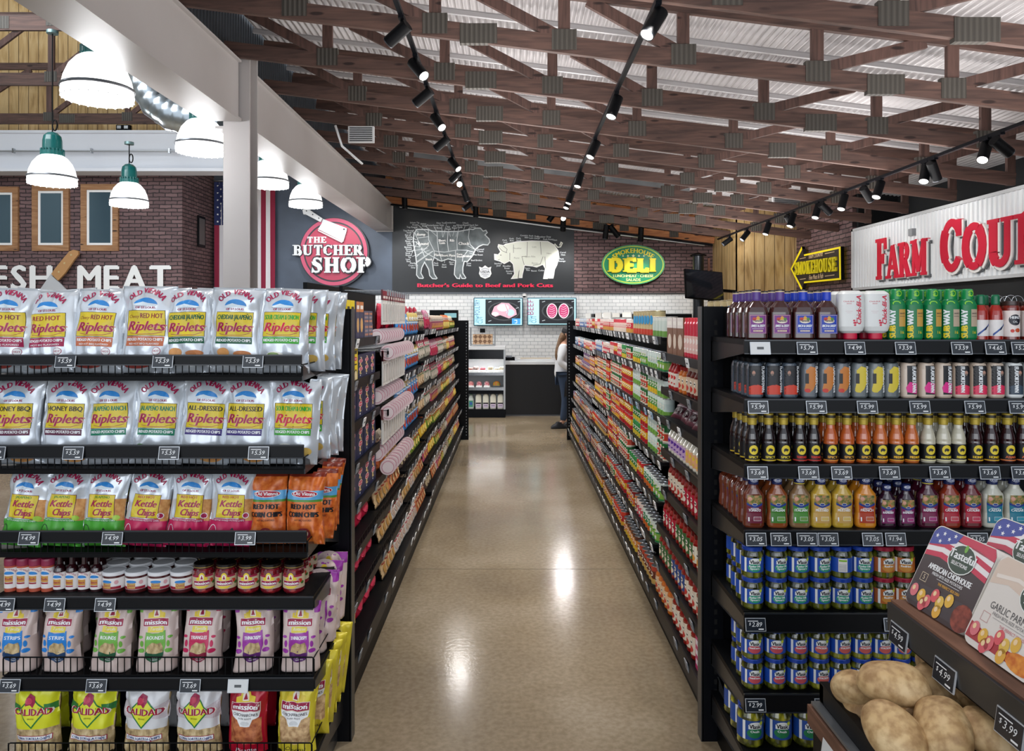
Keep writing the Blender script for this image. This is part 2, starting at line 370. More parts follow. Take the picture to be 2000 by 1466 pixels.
# concrete saw joint across the aisle
jm = M('#6f6350', .6)
MB().box((-.65, 5.02, .0005), (.8, 5.026, .001), jm).box((-.65, 9.9, .0005), (.8, 9.906, .001), jm).build('trim_1', kind='structure')
BRKY = brickmat('dark_brick_frontal', '#7d6262', '#614a4b', '#2b2224', .235, .074, .010, 'XZY')
BRKX = brickmat('dark_brick_side', '#7d6262', '#614a4b', '#2b2224', .235, .074, .010, 'YZX')
TILE = brickmat('white_subway_tile', '#f4f5f5', '#e9ebec', '#aeb3b6', .165, .078, .005, 'XZY', r=.2, bs=.25, bd=.004, noise=False)
SLATE = noisemat('slate_paint', [(.3, '#46505f'), (.7, '#536073')], (1.5, 1.5, 1.5), .55)
CHALK = noisemat('chalkboard_black', [(.3, '#1d2125'), (.7, '#262a2f')], (1.5, 1.5, 1.5), .5)
def plymat(name, swz):
    m, nt, b = nodes(name, .65); v = coords(nt, (1, 1, 1), swz)
    n = N(nt, 'ShaderNodeTexNoise'); n.inputs['Scale'].default_value = 1; n.inputs['Detail'].default_value = 5; n.inputs['Distortion'].default_value = 1.5
    mp = N(nt, 'ShaderNodeMapping'); mp.inputs['Scale'].default_value = (7, .9, 1); nt.links.new(v, mp.inputs[0]); nt.links.new(mp.outputs[0], n.inputs[0])
    c = ramp(nt, n.outputs[0], [(.3, '#a98757'), (.45, '#cba871'), (.6, '#dbbd88'), (.75, '#c09a64')])
    w_ = N(nt, 'ShaderNodeTexBrick'); w_.offset = 0; w_.inputs['Scale'].default_value = 1; w_.inputs['Brick Width'].default_value = .2; w_.inputs['Row Height'].default_value = 50; w_.inputs['Mortar Size'].default_value = .006
    nt.links.new(v, w_.inputs[0]); mx = N(nt, 'ShaderNodeMixRGB'); nt.links.new(w_.outputs['Fac'], mx.inputs[0]); nt.links.new(c, mx.inputs[1]); mx.inputs[2].default_value = lin('#4a3420')
    nt.links.new(mx.outputs[0], b.inputs['Base Color'])
    inv = N(nt, 'ShaderNodeMath', operation='SUBTRACT'); inv.inputs[0].default_value = 1; nt.links.new(w_.outputs['Fac'], inv.inputs[1]); bump(nt, b, inv.outputs[0], .5, .01)
    return m
PLYY = plymat('grooved_plywood_frontal', 'XZY'); PLYX = plymat('grooved_plywood_side', 'YZX')
YB = 16.5
wallbox('wall_back_tile', (-6.6, YB, 0), (4.46, YB + .1, 2.25), TILE)
wallbox('wall_back_slate', (-6.62, YB, 2.25), (-2.66, YB + .1, 6), SLATE)
wallbox('wall_back_chalk', (-2.66, YB - .01, 2.25), (1.38, YB + .1, 6), CHALK)
wallbox('wall_back_brick', (1.38, YB, 2.25), (4.46, YB + .1, 6), BRKY)
MB().box((-4.6, YB - .03, 2.225), (1.4, YB, 2.262), M('#5f656c', .5)).box((1.38, YB - .03, 2.225), (4.46, YB, 2.255), M('#3c3a3c', .5)).build('trim_2', kind='structure')
wallbox('wall_right_plywood', (4.46, 14.7, 0), (4.56, YB, 6), PLYX)
wallbox('wall_right_plywood_front', (4.46, 14.7 - .001, 0), (5.7, 14.8, 6), PLYY)
wallbox('wall_right_brick', (5.63, 12.28, 0), (5.73, 14.7, 6), BRKX)
wallbox('wall_right_upper', (6.35, -2, 0), (6.45, 12.3, 6), M('#15181b', .7))
wallbox('wall_right_lower', (5.68, -2, 0), (5.76, 12.28, 2.25), M('#15181b', .7))
wallbox('wall_right_return', (5.7, 12.22, 0), (6.4, 12.3, 6), M('#15181b', .7))
# left hall: brick box, side return
wallbox('wall_left_brick', (-13, 14.9, 0), (-6.62, 15.0, 5.1), BRKY)
wallbox('wall_left_brick_return', (-6.72, 15.0, 0), (-6.62, YB, 5.1), BRKX)
wallbox('wall_left_plywood', (-13, 15.05, 4.9), (-2.95, 15.15, 9.5), PLYY)
wallbox('wall_left_side', (-13.1, -2, 0), (-13, 15.2, 9.5), M('#8a8880', .7))
# big white beam of the left hall
WM = M('#e9ecf2', .45)
bm = MB(); bm.box((-13, 14.35, 4.92), (-2.95, 14.7, 5.28), WM); bm.box((-13, 14.45, 4.56), (-2.95, 14.7, 4.92), WM); bm.box((-13, 14.3, 4.52), (-2.95, 14.75, 4.58), WM)
bm.box((-13, 14.3, 5.26), (-2.95, 14.75, 5.31), WM)
bm.build('white_header_beam', label='long white steel header beam crossing the left hall above the brick wall', cat='beam')
cd = MB(); cd.tube([(-13, 14.28, 4.9), (-5.1, 14.28, 4.9), (-4.9, 14.28, 4.87), (-3.1, 14.28, 4.84)], .018, M('#c9ccd0', .3, .8), 8)
for x in (-11, -9.6, -8.1, -6.6, -5.3, -3.9): cd.box((x, 14.25, 4.86), (x + .03, 14.31, 4.95), CHROME)
cd.build('electrical_conduit', label='thin metal conduit running along the face of the white header beam', cat='conduit')
# roof deck over the aisle (corrugated, falls to the right), high roof over the left hall
def zc(X): return 3.95 - .125 * X
def corr(name, x0, x1, y0, y1, zf, mat, pitch=.068, amp=.016, nper=8, kind='structure'):
    n = int((x1 - x0) / pitch * nper); vs = []; fs = []
    ys = [y0 + (y1 - y0) * j / 6 for j in range(7)]
    for j, y in enumerate(ys):
        for i in range(n + 1): x = x0 + (x1 - x0) * i / n; vs.append((x, y, zf(x) + amp * cos(2 * pi * x / pitch)))
    wd = n + 1
    for j in range(6):
        for i in range(n): a = j * wd + i; fs.append((a, a + wd, a + wd + 1, a + 1))
    return MB().add(vs, fs, mat, True).build(name, kind=kind)
GALV = noisemat('galvanised_steel', [(.3, '#b7b4b6'), (.7, '#d4d1d2')], (1.2, .6, 1), .42, .35)
corr('ceiling', -2.8, 6.45, -1, 16.6, lambda x: zc(x) + .545, GALV)
wallbox('ceiling_left_hall', (-13, -2, 8.9), (-2.7, 15.2, 9), M('#dfe6ee', .6))
# dark corrugated upstand above the girder, between it and the roof
DSH = stripemat('dark_ribbed_siding', [(.2, '#202429'), (.8, '#343a41')], 14, 'Y', .5, 0, .8, .02)
wallbox('wall_left_upstand', (-2.9, -1, 4.22), (-2.82, YB, 9), DSH)
# ---------------------------------------------------------------- white girder and column
def beammat():
    return noisemat('white_painted_steel', [(.3, '#b1aba8'), (.7, '#c0bbb9')], (.7, .7, .7), .38, 0, 3)
WB = beammat()
def girder(y0, y1, lab, dz=0):
    b = MB(); b.box((-3.0, y0, 3.61 + dz), (-2.63, y1, 3.635 + dz), WB); b.box((-2.84, y0, 3.62 + dz), (-2.8, y1, 4.19 + dz), WB); b.box((-3.0, y0, 4.18 + dz), (-2.63, y1, 4.2 + dz), WB)
    b.box((-2.65, y0, 3.63 + dz), (-2.645, y1, 4.19 + dz), WB) if False else None
    o = b.build('steel_girder', label=lab, cat='beam'); return o
g1 = girder(-1, 7.22, 'white steel girder overhead from the near left corner to the column')
g2 = girder(7.5, 16.45, 'white steel girder overhead running on from the column to the back wall')
MB().box((-3.0, 16.42, 3.6), (-2.63, 16.46, 4.2), WB).build('end_plate', parent=g2)
# web faces brought out flush with the flange tips, as seen from the aisle
MB().box((-2.80, -1, 3.635), (-2.66, 7.22, 4.18), WB).build('web_plate', parent=g1)
MB().box((-2.80, 7.5, 3.635), (-2.66, 16.42, 4.18), WB).build('web_plate', parent=g2)
cl = MB(); cl.box((-2.82, 7.25, 0), (-2.56, 7.265, 4.36), WB); cl.box((-2.70, 7.265, 0), (-2.68, 7.46, 4.36), WB); cl.box((-2.82, 7.46, 0), (-2.56, 7.475, 4.36), WB)
colm = cl.build('steel_column', label='white steel column behind the top row of chip bags', cat='column')
hp = MB()
for k in range(6):
    z = 4.07 - k * .085; hp.prism([(-.02, 0), (.02, 0), (.02, .012), (0, .04), (-.02, .02)], lambda u, v, o: (-2.69 + u, 7.249 - o, z + v), .003, M('#3a3c40', .6))
hp.build('bolt_plate', parent=colm)
# ---------------------------------------------------------------- roof trusses over the aisle
def woodmat(name, a, b_, c, sc=(1.2, 14, 14), r=.7, rot=None):
    m, nt, b = nodes(name, r); v = coords(nt, sc)
    n = N(nt, 'ShaderNodeTexNoise'); n.inputs['Scale'].default_value = 1.6; n.inputs['Detail'].default_value = 6; n.inputs['Distortion'].default_value = 1; nt.links.new(v, n.inputs[0])
    c1 = ramp(nt, n.outputs[0], [(.32, a), (.5, b_), (.7, c)])
    k = N(nt, 'ShaderNodeTexVoronoi'); k.inputs['Scale'].default_value = 1; nt.links.new(coords(nt, (2.3, 9, 9)), k.inputs[0])
    f = N(nt, 'ShaderNodeMapRange'); f.inputs[1].default_value = .1; f.inputs[2].default_value = .16; f.inputs[3].default_value = 1; f.inputs[4].default_value = 0; nt.links.new(k.outputs[0], f.inputs[0])
    mx = N(nt, 'ShaderNodeMixRGB'); nt.links.new(f.outputs[0], mx.inputs[0]); nt.links.new(c1, mx.inputs[1]); mx.inputs[2].default_value = lin('#2a1a16')
    nt.links.new(mx.outputs[0], b.inputs['Base Color']); bump(nt, b, n.outputs[0], .25, .004); return m
WOOD = woodmat('stained_truss_wood', '#3f2e29', '#533d36', '#664b41')
WOODL = woodmat('lit_truss_wood', '#9a5f3b', '#b9784b', '#c98a59')  # truss wood with the light at the back wall put into its colour
WOODV = woodmat('stained_web_wood', '#43302b', '#584039', '#664a42', (14, 14, 1.2))
PLATE = stripemat('toothed_gusset', [(.2, '#48443f'), (.8, '#57534d')], 26, 'X', .6, .3, .6, .01)
def truss(y, xs, x0, x1, k, wood=WOOD, label='', zf=zc, H=.44, name='roof_truss', grp='wooden roof trusses over the aisle', nodes_=None, mirror=1.3, th=.14):
    r = empty(name, (0, y, 0), label=label, cat='truss', group=grp)
    MB().bar((x0, 0, zf(x0)), (x1, 0, zf(x1)), .045, th, wood).build('bottom_chord', r)
    MB().bar((x0, 0, zf(x0) + H), (x1, 0, zf(x1) + H), .045, .13, wood).build('top_chord', r)
    nx = xs
    for i, x in enumerate(nx):
        MB().bar((x, .002, zf(x) + .03), (x, .002, zf(x) + H - .04), .042, .095, WOODV, up=(1, 0, 0)).build('vertical_web', r)
        if x < mirror: q = x - (.78 if i == 0 else (x - nx[i - 1]) * .8)
        else: q = x + (.78 if i == len(nx) - 1 else (nx[i + 1] - x) * .8)
        MB().bar((x + (.03 if q > x else -.03), -.002, zf(x) + .06), (q, -.002, zf(q) + H - .06), .04, .09, WOODV).build('diagonal_web', r)
        g = MB(); g.box((x - .1, -.028, zf(x) - .045), (x + .1, .028, zf(x) + .12), PLATE); g.build('gusset_plate', r)
    for x in (nx[1] + .35, (nx[-2] + nx[-3]) / 2):
        MB().box((x - .15, -.028, zf(x) - .08), (x + .15, .028, zf(x) + .08), PLATE).build('splice_plate', r)
    return r
TY = [3.71, 4.85, 5.99, 7.17, 8.32, 9.42, 10.56, 11.65, 12.8, 14.0, 15.15, 16.3]
ords = ['nearest', 'second', 'third', 'fourth', 'fifth', 'sixth', 'seventh', 'eighth', 'ninth', 'tenth', 'eleventh', 'lit orange']
for i, y in enumerate(TY):
    sh = [0, .02, 0, -.03, .02, 0, .03, -.02, .02, 0, .01, 0][i]
    lim = 5.63
    r = truss(y, [x + sh for x in (-1.75, -.62, .42, 1.38, 2.46, 3.55, 4.6) if y < 14.6 or x < 4], -2.78, lim if y < 14.6 else 4.44, i, WOODL if i == 11 else WOOD,
          'brown wooden roof truss over the aisle, %s from the camera' % ords[i] if i < 11 else 'lighter orange wooden truss against the black back wall', mirror=1.6)
    if y < 12.3: MB().box((5.54, -.022, zc(5.6) - .07), (5.63, .022, zc(5.6) + .5), WOODV).build('end_post', r)
# light purlins / angle irons between trusses
pm = MB()
pu = M('#c9c8ca', .4, .4)
for j, y in enumerate([6.6, 7.75, 8.9, 10.0, 11.1, 12.2]):
    b = MB(); b.bar((-2.7, y, zc(-2.7) + .40), (5.6, y, zc(5.6) + .40), .03, .04, pu); b.bar((-2.7, y + .02, zc(-2.7) + .43), (5.6, y + .02, zc(5.6) + .43), .05, .008, pu)
    b.build('angle_iron', label='pale steel angle iron above the trusses, %s from the camera' % ords[j], cat='bracing', group='steel angle irons above the trusses')
# left hall trusses
zl = lambda x: 5.5
for i, y in enumerate((9.58, 11.85, 14.2)):
    truss(y, [-10.6, -8.85, -7.35, -5.9, -4.3], -13, -2.95, i, WOOD, 'brown wooden truss of the left hall, %s from the camera' % ords[i], zl, 1.0, grp='wooden trusses of the left hall', mirror=-20, th=.2)
# air duct, grille and flexible duct
DU = noisemat('duct_steel', [(.3, '#8f979b'), (.7, '#b5bcbf')], (2, 2, 2), .35, .7)
MB().bar((-1.6, 12.2, zc(-1.6) + .22), (2.9, 12.2, zc(2.9) + .22), .2, .22, DU).build('air_duct', label='grey sheet metal air duct lying above the trusses near the back', cat='duct')
gr = MB(); gr.box((4.2, 11.95, 3.48), (4.75, 12.0, 3.66), M('#d7d9da', .4))
for k in range(6): gr.box((4.22, 11.93, 3.495 + k * .028), (4.73, 11.95, 3.505 + k * .028), M('#4a4d50', .5))
gr.build('air_grille', label='slatted air grille above the right-hand track lights', cat='vent')
gr = MB(); q = P(705, 262, 9.2); gr.box((q.x - .16, q.y, q.z - .1), (q.x + .16, q.y + .05, q.z + .1), M('#d7d9da', .4))
for k in range(7): gr.box((q.x - .14, q.y - .01, q.z - .085 + k * .026), (q.x + .14, q.y, q.z - .075 + k * .026), M('#2a2d30', .5))
gr.build('air_grille', label='small slatted air grille above the trusses beside the white girder', cat='vent')
fd = [P(283, 60, 9.4), P(284, 120, 9.4), P(290, 165, 9.4), P(310, 200, 9.4), P(340, 222, 9.4), P(380, 232, 9.4), P(450, 240, 9.4)]
sp = MB(); pts = []
for i in range(len(fd) - 1):
    for k in range(6): pts.append(fd[i].lerp(fd[i + 1], k / 6))
sp.tube(pts, [.235 if i % 3 == 0 else .225 for i in range(len(pts))], M('#c3ccd2', .22, .9), 20)
sp.build('round_duct', label='shiny round metal duct bending down behind the white girder', cat='duct')
# conduit bent over the girder
MB().tube([P(655, 245, 8.5), P(668, 285, 8.5), P(708, 320, 8.7)], .014, M('#d9dbdd', .3, .6), 8).build('electrical_conduit', label='bent metal conduit dropping beside the white girder under the trusses', cat='conduit')
yb = 16.2
MB().tube([(-2.45, yb, 4.12), (-1.9, yb, 4.06), (.9, yb, 3.68), (4.2, yb, 3.28)], .02, M('#cfd3d6', .3, .6), 8).build('electrical_conduit', label='long metal conduit along the orange truss above the butcher signs', cat='conduit')
b = MB(); b.tube([(-2.6, yb - .3, 4.12), (4.3, yb - .3, 3.25)], .02, BLK2, 8); b.build('track_rail', label='black cross track rail below the orange truss at the back', cat='track light rail')
# ---------------------------------------------------------------- track lighting
LIT = M('#fff8ec', .3, emit=9); DIM = M('#9aa0a8', .2, .4)
def rail(name, a, b, label):
    m = MB(); m.bar(a, b, .035, .03, BLK2)
    return m.build(name, label=label, cat='track light rail')
def tz(X): return zc(X) - .12
rail('track_rail', (-.817, 2, tz(-.817)), (-.817, 15.4, tz(-.817)), 'black track light rail over the left side of the aisle')
rail('track_rail', (.928, 2, tz(.928)), (.928, 12.6, tz(.928)), 'black track light rail over the right side of the aisle')
rail('track_rail', (4.216, 2, tz(4.216)), (4.216, 15.2, tz(4.216)), 'black track light rail nearest the white ribbed sign wall')
def head(X, Z, d, aim, lit, label, power=55, L=.2, R=.048, grp=None):
    aim = Vector(aim).normalized(); r = empty('track_light', (X, d, Z), label=label, cat='spotlight', group=grp)
    MB().tube([(0, 0, -.01), (0, 0, -.075)], .012, BLK2, 8).build('stem', r)
    MB().box((-.02, -.06, -.03), (.02, .06, 0), BLK2).build('adapter', r)
    c = Vector((0, 0, -.1)); a = c - aim * L * .3; b = c + aim * L * .7
    m = MB(); m.tube([a, b], R, BLK, 20); m.tube([b - aim * .002, b + aim * .008], [R, R * .97], M('#5a5d63', .3, .8), 20, cap=False); m.build('housing', r)
    MB().tube([b + aim * .0015, b + aim * .003], R * .86, LIT if lit else DIM, 20).build('lens', r)
    if lit: spot('track_and_fill_spot', Vector((X, d, Z)) + b + aim * .03, aim, power)
# (pixel x, aim, lit)
ord2 = ['first', 'second', 'third', 'fourth', 'fifth', 'sixth', 'seventh', 'eighth', 'ninth', 'tenth', 'eleventh', 'twelfth', 'thirteenth', 'fourteenth', 'fifteenth', 'sixteenth', 'seventeenth', 'eighteenth', 'nineteenth', 'twentieth']
hl = [(785, (-.75, .35, -.5), 0), (812, (.45, -.35, -.6), 1), (833, (-.75, .3, -.5), 0), (852, (.4, -.4, -.6), 1), (868, (-.7, .3, -.5), 0), (884, (.45, -.3, -.55), 1), (893, (-.6, .4, -.5), 0), (899, (-.02, -.93, -.36), 2), (907, (.3, .3, -.9), 1), (916, (-.6, -.3, -.5), 0)]
for i, (px, a, lt) in enumerate(hl):
    d = .817 * F / (1000 - px); head(-.817, tz(-.817), d, a, lt, 'black cylinder spotlight on the left ceiling track, %s from the camera' % ord2[i] if lt < 2 else 'black spotlight shining straight at the camera from the left ceiling track', 60 if lt < 2 else 25, grp='spotlights on the left track')
hl = [(1283, (-.42, -.2, -.7), 1), (1203, (-.3, -.2, -.8), 1), (1162, (-.35, -.2, -.75), 1), (1133, (-.25, -.2, -.85), 1), (1116, (-.3, -.1, -.8), 1), (1111, (-.3, -.2, -.8), 1)]
for i, (px, a, lt) in enumerate(hl):
    d = .928 * F / (px - 1000); head(.928, tz(.928), d, a, lt, 'black cylinder spotlight on the right aisle track, %s from the camera' % ord2[i], 60, grp='spotlights on the right track')
hl = [(1925, (-.4, -.35, -.7), 1), (1950, (.75, .2, -.45), 0), (1808, (-.3, -.3, -.8), 1), (1822, (.4, .3, -.6), 0), (1718, (-.35, -.2, -.8), 1), (1690, (.5, .3, -.5), 0), (1648, (-.3, -.2, -.8), 1), (1597, (-.3, -.2, -.8), 1), (1608, (.7, .3, -.5), 0), (1548, (-.3, -.1, -.8), 1), (1540, (.5, .3, -.6), 0), (1500, (-.3, -.1, -.8), 1), (1458, (-.5, -.1, -.6), 0), (1424, (-.7, .1, -.5), 0)]
for i, (px, a, lt) in enumerate(hl):
    d = 4.216 * F / (px - 1000); head(4.216, tz(4.216), d, (a[0] + (.9 if lt and i < 5 else 0), a[1], a[2]) if False else a, lt, 'black cylinder spotlight on the track by the white sign wall, %s from the camera' % ord2[i], 55, grp='spotlights on the far right track')
# cross-track heads washing the back wall
for i, (px, py, lt, a) in enumerate([(790, 388, 1, (0, .25, -1)), (929, 404, 1, (0, .3, -1)), (1097, 418, 2, (.1, -.75, -.5)), (1083, 415, 0, (-.5, .2, -.7)), (1108, 405, 0, (.5, .1, -.5)), (1100, 432, 1, (0, .4, -1)), (1184, 447, 0, (-.1, .1, -1)), (1196, 447, 0, (.6, .2, -.7)), (1252, 452, 1, (0, .3, -1))]):
    q = P(px, py, 15.9); head(q.x, q.z + .1, 15.9, a, min(lt, 1), 'small black spotlight on the cross track at the back, %s from the left' % ord2[[0, 1, 3, 2, 5, 4, 6, 7, 8][i]], 45, L=.3, R=.06, grp='spotlights on the cross track')
# sign washers on the ribbed wall (lit heads of that track turned to the wall, beyond the right edge of the picture too)
for y in (3.2, 5.2): head(4.216, tz(4.216), y, (.75, .3, -.6), 1, 'black cylinder spotlight above the white sign wall, outside the picture at %s' % ('front' if y < 4 else 'right'), 70, grp='spotlights on the far right track')
for y in (6.2, 7.6, 9.2, 10.8): spot('track_and_fill_spot', (4.25, y, 3.2), (.85, .2, -.55), 38, 95)  # unseen spots without heads, washing the ribbed panel
spot('track_and_fill_spot', (4.2, 13.3, 3.15), (.85, .15, -.35), 45, 100); spot('track_and_fill_spot', (3.4, 13.6, 3.25), (.6, .7, -.5), 45, 100)  # spots without heads, added to brighten the arrow sign and plywood
for x in (-1.6, -.2, 1.0): spot('track_and_fill_spot', (x, 2.6, 3.6), (0, .1, -1), 40, 110)  # unseen spots without heads above the endcap fronts
for y in (4.6, 6.6, 8.8, 11): spot('track_and_fill_spot', (.9, y, 3.55), (-.7, .1, -1), 85, 100); spot('track_and_fill_spot', (-.8, y + .6, 3.7), (.7, .1, -1), 85, 100)  # fill spots without heads, added to brighten the aisle goods
for x in (-3.7, -1.9, -.2, 1.5, 3.2): spot('track_and_fill_spot', (x, 15.0, 3.65 - .12 * x), (0, .75, -1), 60, 110)  # unseen spots without heads, washing the back wall
# ---------------------------------------------------------------- pendant lamps in the left hall
GLASS = M('#fbfbf8', .35, emit=1.35); TEAL = M('#0d5f5c', .3, coat=.5)
def pendant(i, loc, top, label):
    r = empty('pendant_lamp', loc, label=label, cat='lamp', group='white dome pendant lamps in the left hall')
    b = MB(); R = .28
    pr = [(R * 1.0, 0), (R * 1.02, .03), (R * .99, .1), (R * .93, .18), (R * .8, .27), (R * .6, .34), (R * .42, .375)]
    b.lathe(pr, GLASS, 32); b.lathe([(0, .035), (R * .97, .03)], GLASS, 32); b.build('glass_dome', r)
    b = MB(); b.lathe([(R * 1.03, .075), (R * 1.045, .085), (R * 1.03, .1)], M('#7e8288', .3, .6), 32)
    for k in range(24):
        a = 2 * pi * k / 24; b.box((R * cos(a) - .004, R * sin(a) - .004, -.008), (R * cos(a) + .004, R * sin(a) + .004, .004), M('#e8eaea', .3))
    b.build('rim_band', r)
    b = MB(); b.lathe([(.13, .365), (.135, .38), (.135, .42), (.12, .43), (.115, .43), (.112, .56), (.1, .62), (.06, .66), (.025, .67), (0, .68)], TEAL, 24)
    for k in range(20):
        a = 2 * pi * k / 20; b.box((.13 * cos(a) - .006, .13 * sin(a) - .006, .37), (.13 * cos(a) + .006, .13 * sin(a) + .006, .45), TEAL)
    b.build('ballast_housing', r)
    h = top - loc[2]; b = MB(); b.tube([(0, 0, .67), (0, 0, h)], .008, BLK, 6); b.tube([(.03 * cos(t) + .03, 0, .76 + .07 * sin(t)) for t in [k * pi / 6 for k in range(13)]], .009, BLK, 6); b.lathe([(0, h - .04), (.07, h - .04), (.07, h), (0, h)], M('#7e9a9a', .4, .5), 12); b.build('cord', r)
    l = bpy.data.lights.new('pendant_bulb', 'POINT'); l.energy = 48; l.shadow_soft_size = .2; l.color = (.97, .98, 1)
    o = bpy.data.objects.new('pendant_bulb', l); COL.objects.link(o); o.location = (loc[0], loc[1], loc[2] - .1)
pl = [(-3.57, 6.4, 3.58, 'nearest and largest white dome pendant lamp'), (-3.57, 8.55, 3.6, 'white dome pendant lamp in front of the round metal duct'), (-3.57, 10.9, 3.62, 'white dome pendant lamp right behind the white column'), (-3.57, 12.85, 3.62, 'white dome pendant lamp beside the red cleaver sign'),
      (-5.93, 9.58, 3.42, 'leftmost white dome pendant lamp, hanging on a long cord'), (-6.11, 11.85, 3.48, 'white dome pendant lamp in front of the right brick window')]
for i, (x, y, z, l) in enumerate(pl): pendant(i, (x, y, z), (8.88, 8.88, 8.88, 8.88, 5.4, 4.5)[i], l)
# ---------------------------------------------------------------- brick hall windows, lettering, knife, flag
FR = woodmat('window_frame_wood', '#8a6141', '#a27650', '#b38a63'); GL_ = M('#55707f', .04, .0, 1)
GL_.node_tree.nodes['Principled BSDF'].inputs['Metallic'].default_value = .55
for i, (x0, x1, y0, y1) in enumerate([(-40, 38, 365, 490), (65, 137, 362, 490), (160, 233, 360, 490)]):
    a = P(x0, y1, 14.9); b = P(x1, y0, 14.9); m = MB(); t = .115; yy = 14.9
    for c in (((a.x, yy - .05, a.z), (b.x, yy, a.z + t)), ((a.x, yy - .05, b.z - t), (b.x, yy, b.z)), ((a.x, yy - .051, a.z + t), (a.x + t, yy, b.z - t)), ((b.x - t, yy - .051, a.z + t), (b.x, yy, b.z - t))): m.box(*c, FR)
    wn = m.build('window_%d' % (i + 1), kind='structure'); a.x += t; a.z += t; b.x -= t; b.z -= t; t = .045; m = MB()
    for c in (((a.x, yy - .03, a.z), (b.x, yy, a.z + t)), ((a.x, yy - .03, b.z - t), (b.x, yy, b.z)), ((a.x, yy - .031, a.z + t), (a.x + t, yy, b.z - t)), ((b.x - t, yy - .031, a.z + t), (b.x, yy, b.z - t))): m.box(*c, WHT)
    m.build('window_sash', wn); MB().box((a.x + t, yy - .02, a.z + t), (b.x - t, yy - .005, b.z - t), GL_).build('window_pane', wn)
def wallmap(x0, z0, y): return lambda u, v, o: (x0 + u, y - o, z0 + v)
def letters(name, s, x0, x1, ytop, ybot, d, mat, label, bold=1, grp=None, sp=None):
    # individual block letters on the wall, evenly set between image columns x0..x1
    a = P(x0, ybot, d); b = P(x1, ytop, d); h = b.z - a.z; W = b.x - a.x
    ws = [T2D(c)[2] for c in s]; k = W / (sum(ws) + .22 * (len(s) - 1)); x = 0
    r = empty(name, (a.x, d, a.z), label=label, cat='sign')
    for c, wd in zip(s, ws):
        m = MB(); p = Print(m, lambda u, v, o: (u, -o, v), L=0, base=.03, step=0)
        p.text(c, x, 0, h, mat, 0, w=wd * k, al='l', bold=0)
        if bold:
            p.b = .031; p.text(c, x + .055 * h, 0, h, mat, 0, w=wd * k, al='l'); p.b = .032; p.text(c, x - .055 * h, 0, h, mat, 0, w=wd * k, al='l'); p.b = .033; p.text(c, x, .04 * h, h, mat, 0, w=wd * k, al='l')
            for q in range(len(m.v)): pass
        m.build('letter', r); x += (wd + .22) * k
    return r
letters('wall_lettering', 'FRESH', -95, 102, 520, 566, 14.88, WHT, 'big white painted word FRESH on the dark brick wall')
letters('wall_lettering', 'MEAT', 155, 333, 520, 566, 14.88, WHT, 'big white painted word MEAT on the dark brick wall')
kn = empty('knife_sign', P(112, 540, 14.8), label='large wooden-handled knife sign between the white words on the brick wall', cat='sign')
def pxl(pts, o=(112, 540), d=14.8): return [((x - o[0]) / F * d, -(y - o[1]) / F * d) for x, y in pts]
mpk = lambda u, v, o: (u, -o, v)
MB().prism(pxl([(103, 535), (116, 548), (130, 533), (147, 508), (156, 497), (155, 490), (146, 488), (138, 491), (122, 510), (110, 525)]), mpk, .05, M('#b98a58', .5)).build('handle', kn)
b = MB()
for x, y in ((118, 531), (129, 514), (142, 498)): b.prism(pxl([(x + 2 * cos(t * pi / 4), y + 2 * sin(t * pi / 4)) for t in range(8)][::-1]), mpk, .056, M('#e6cf9a', .3, .5))
b.build('rivet', kn)
MB().prism(pxl([(100, 536), (118, 552), (140, 575), (150, 600), (60, 600), (80, 565)]), mpk, .03, M('#d5d7da', .3, .3)).build('blade', kn)
FN = MB(); a = P(375, 440, 15.8)
FN.box((-6.615, 15.6, 3.2), (-6.585, 15.95, 3.85), BLK); FN.box((-6.59, 15.64, 3.25), (-6.58, 15.91, 3.8), M('#5d5a58', .5)); FN.build('picture_frame', label='small dark framed picture on the side of the brick wall', cat='picture')
# emergency light
q = P(241, 249, 15.0); b = MB(); b.box((q.x - .14, 14.98, q.z - .05), (q.x + .14, 15.05, q.z + .05), BLK); b.box((q.x - .11, 14.96, q.z - .03), (q.x - .03, 14.98, q.z + .03), M('#c8ccd0', .2, .5)); b.box((q.x + .03, 14.96, q.z - .03), (q.x + .11, 14.98, q.z + .03), M('#c8ccd0', .2, .5))
b.build('emergency_light', label='small black twin emergency light on the plywood gable', cat='light')
# flag
fr = empty('flag', P(420, 565, 16.4), label='American flag hanging vertically on the slate wall behind the column', cat='flag')
RED = M('#8e1c3c', .8); FW = M('#e4e2e6', .8); NAVY = M('#1e2a5c', .8)
fw = 118 / F * 16.4; fh = (565 - 356) / F * 16.4 + .6
def fl(u, v, o): return (u * fw, -.03 - o - .012 * sin(u * 40 + v * 3), v * fh - .6)
def fl_(u, v, o): return (u, -.03 - o - .012 * sin(u / fw * 40 + v / fh * 3), v)
b = MB()
for k in range(13): b.grid(lambda u, v, k=k: fl((k + u) / 13, v, 0), 2, 24, RED if k % 2 == 0 else FW)
b.build('stripes', fr)
b = MB(); ch = 84 / F * 16.4; b.grid(lambda u, v: fl_(u * fw * 7 / 13, fh - .6 - ch * (1 - v), .006), 14, 8, NAVY); p = Print(b, fl_, .05, .009, 0)
for r_ in range(11):
    for c in range(9):
        if (r_ + c) % 2 == 0:
            cx = (c + 1) * fw * 7 / 13 / 10; cy = fh - .6 - (r_ + 1) * ch / 12
            p.poly([(cx + (.026 if t % 2 == 0 else .011) * sin(t * pi / 5), cy + (.026 if t % 2 == 0 else .011) * cos(t * pi / 5)) for t in range(10)], WHT)
b.build('canton', fr)
MB().tube([(-.03, -.04, fh - .58), (fw + .03, -.04, fh - .58)], .014, CHROME, 8).build('flag_rod', fr)
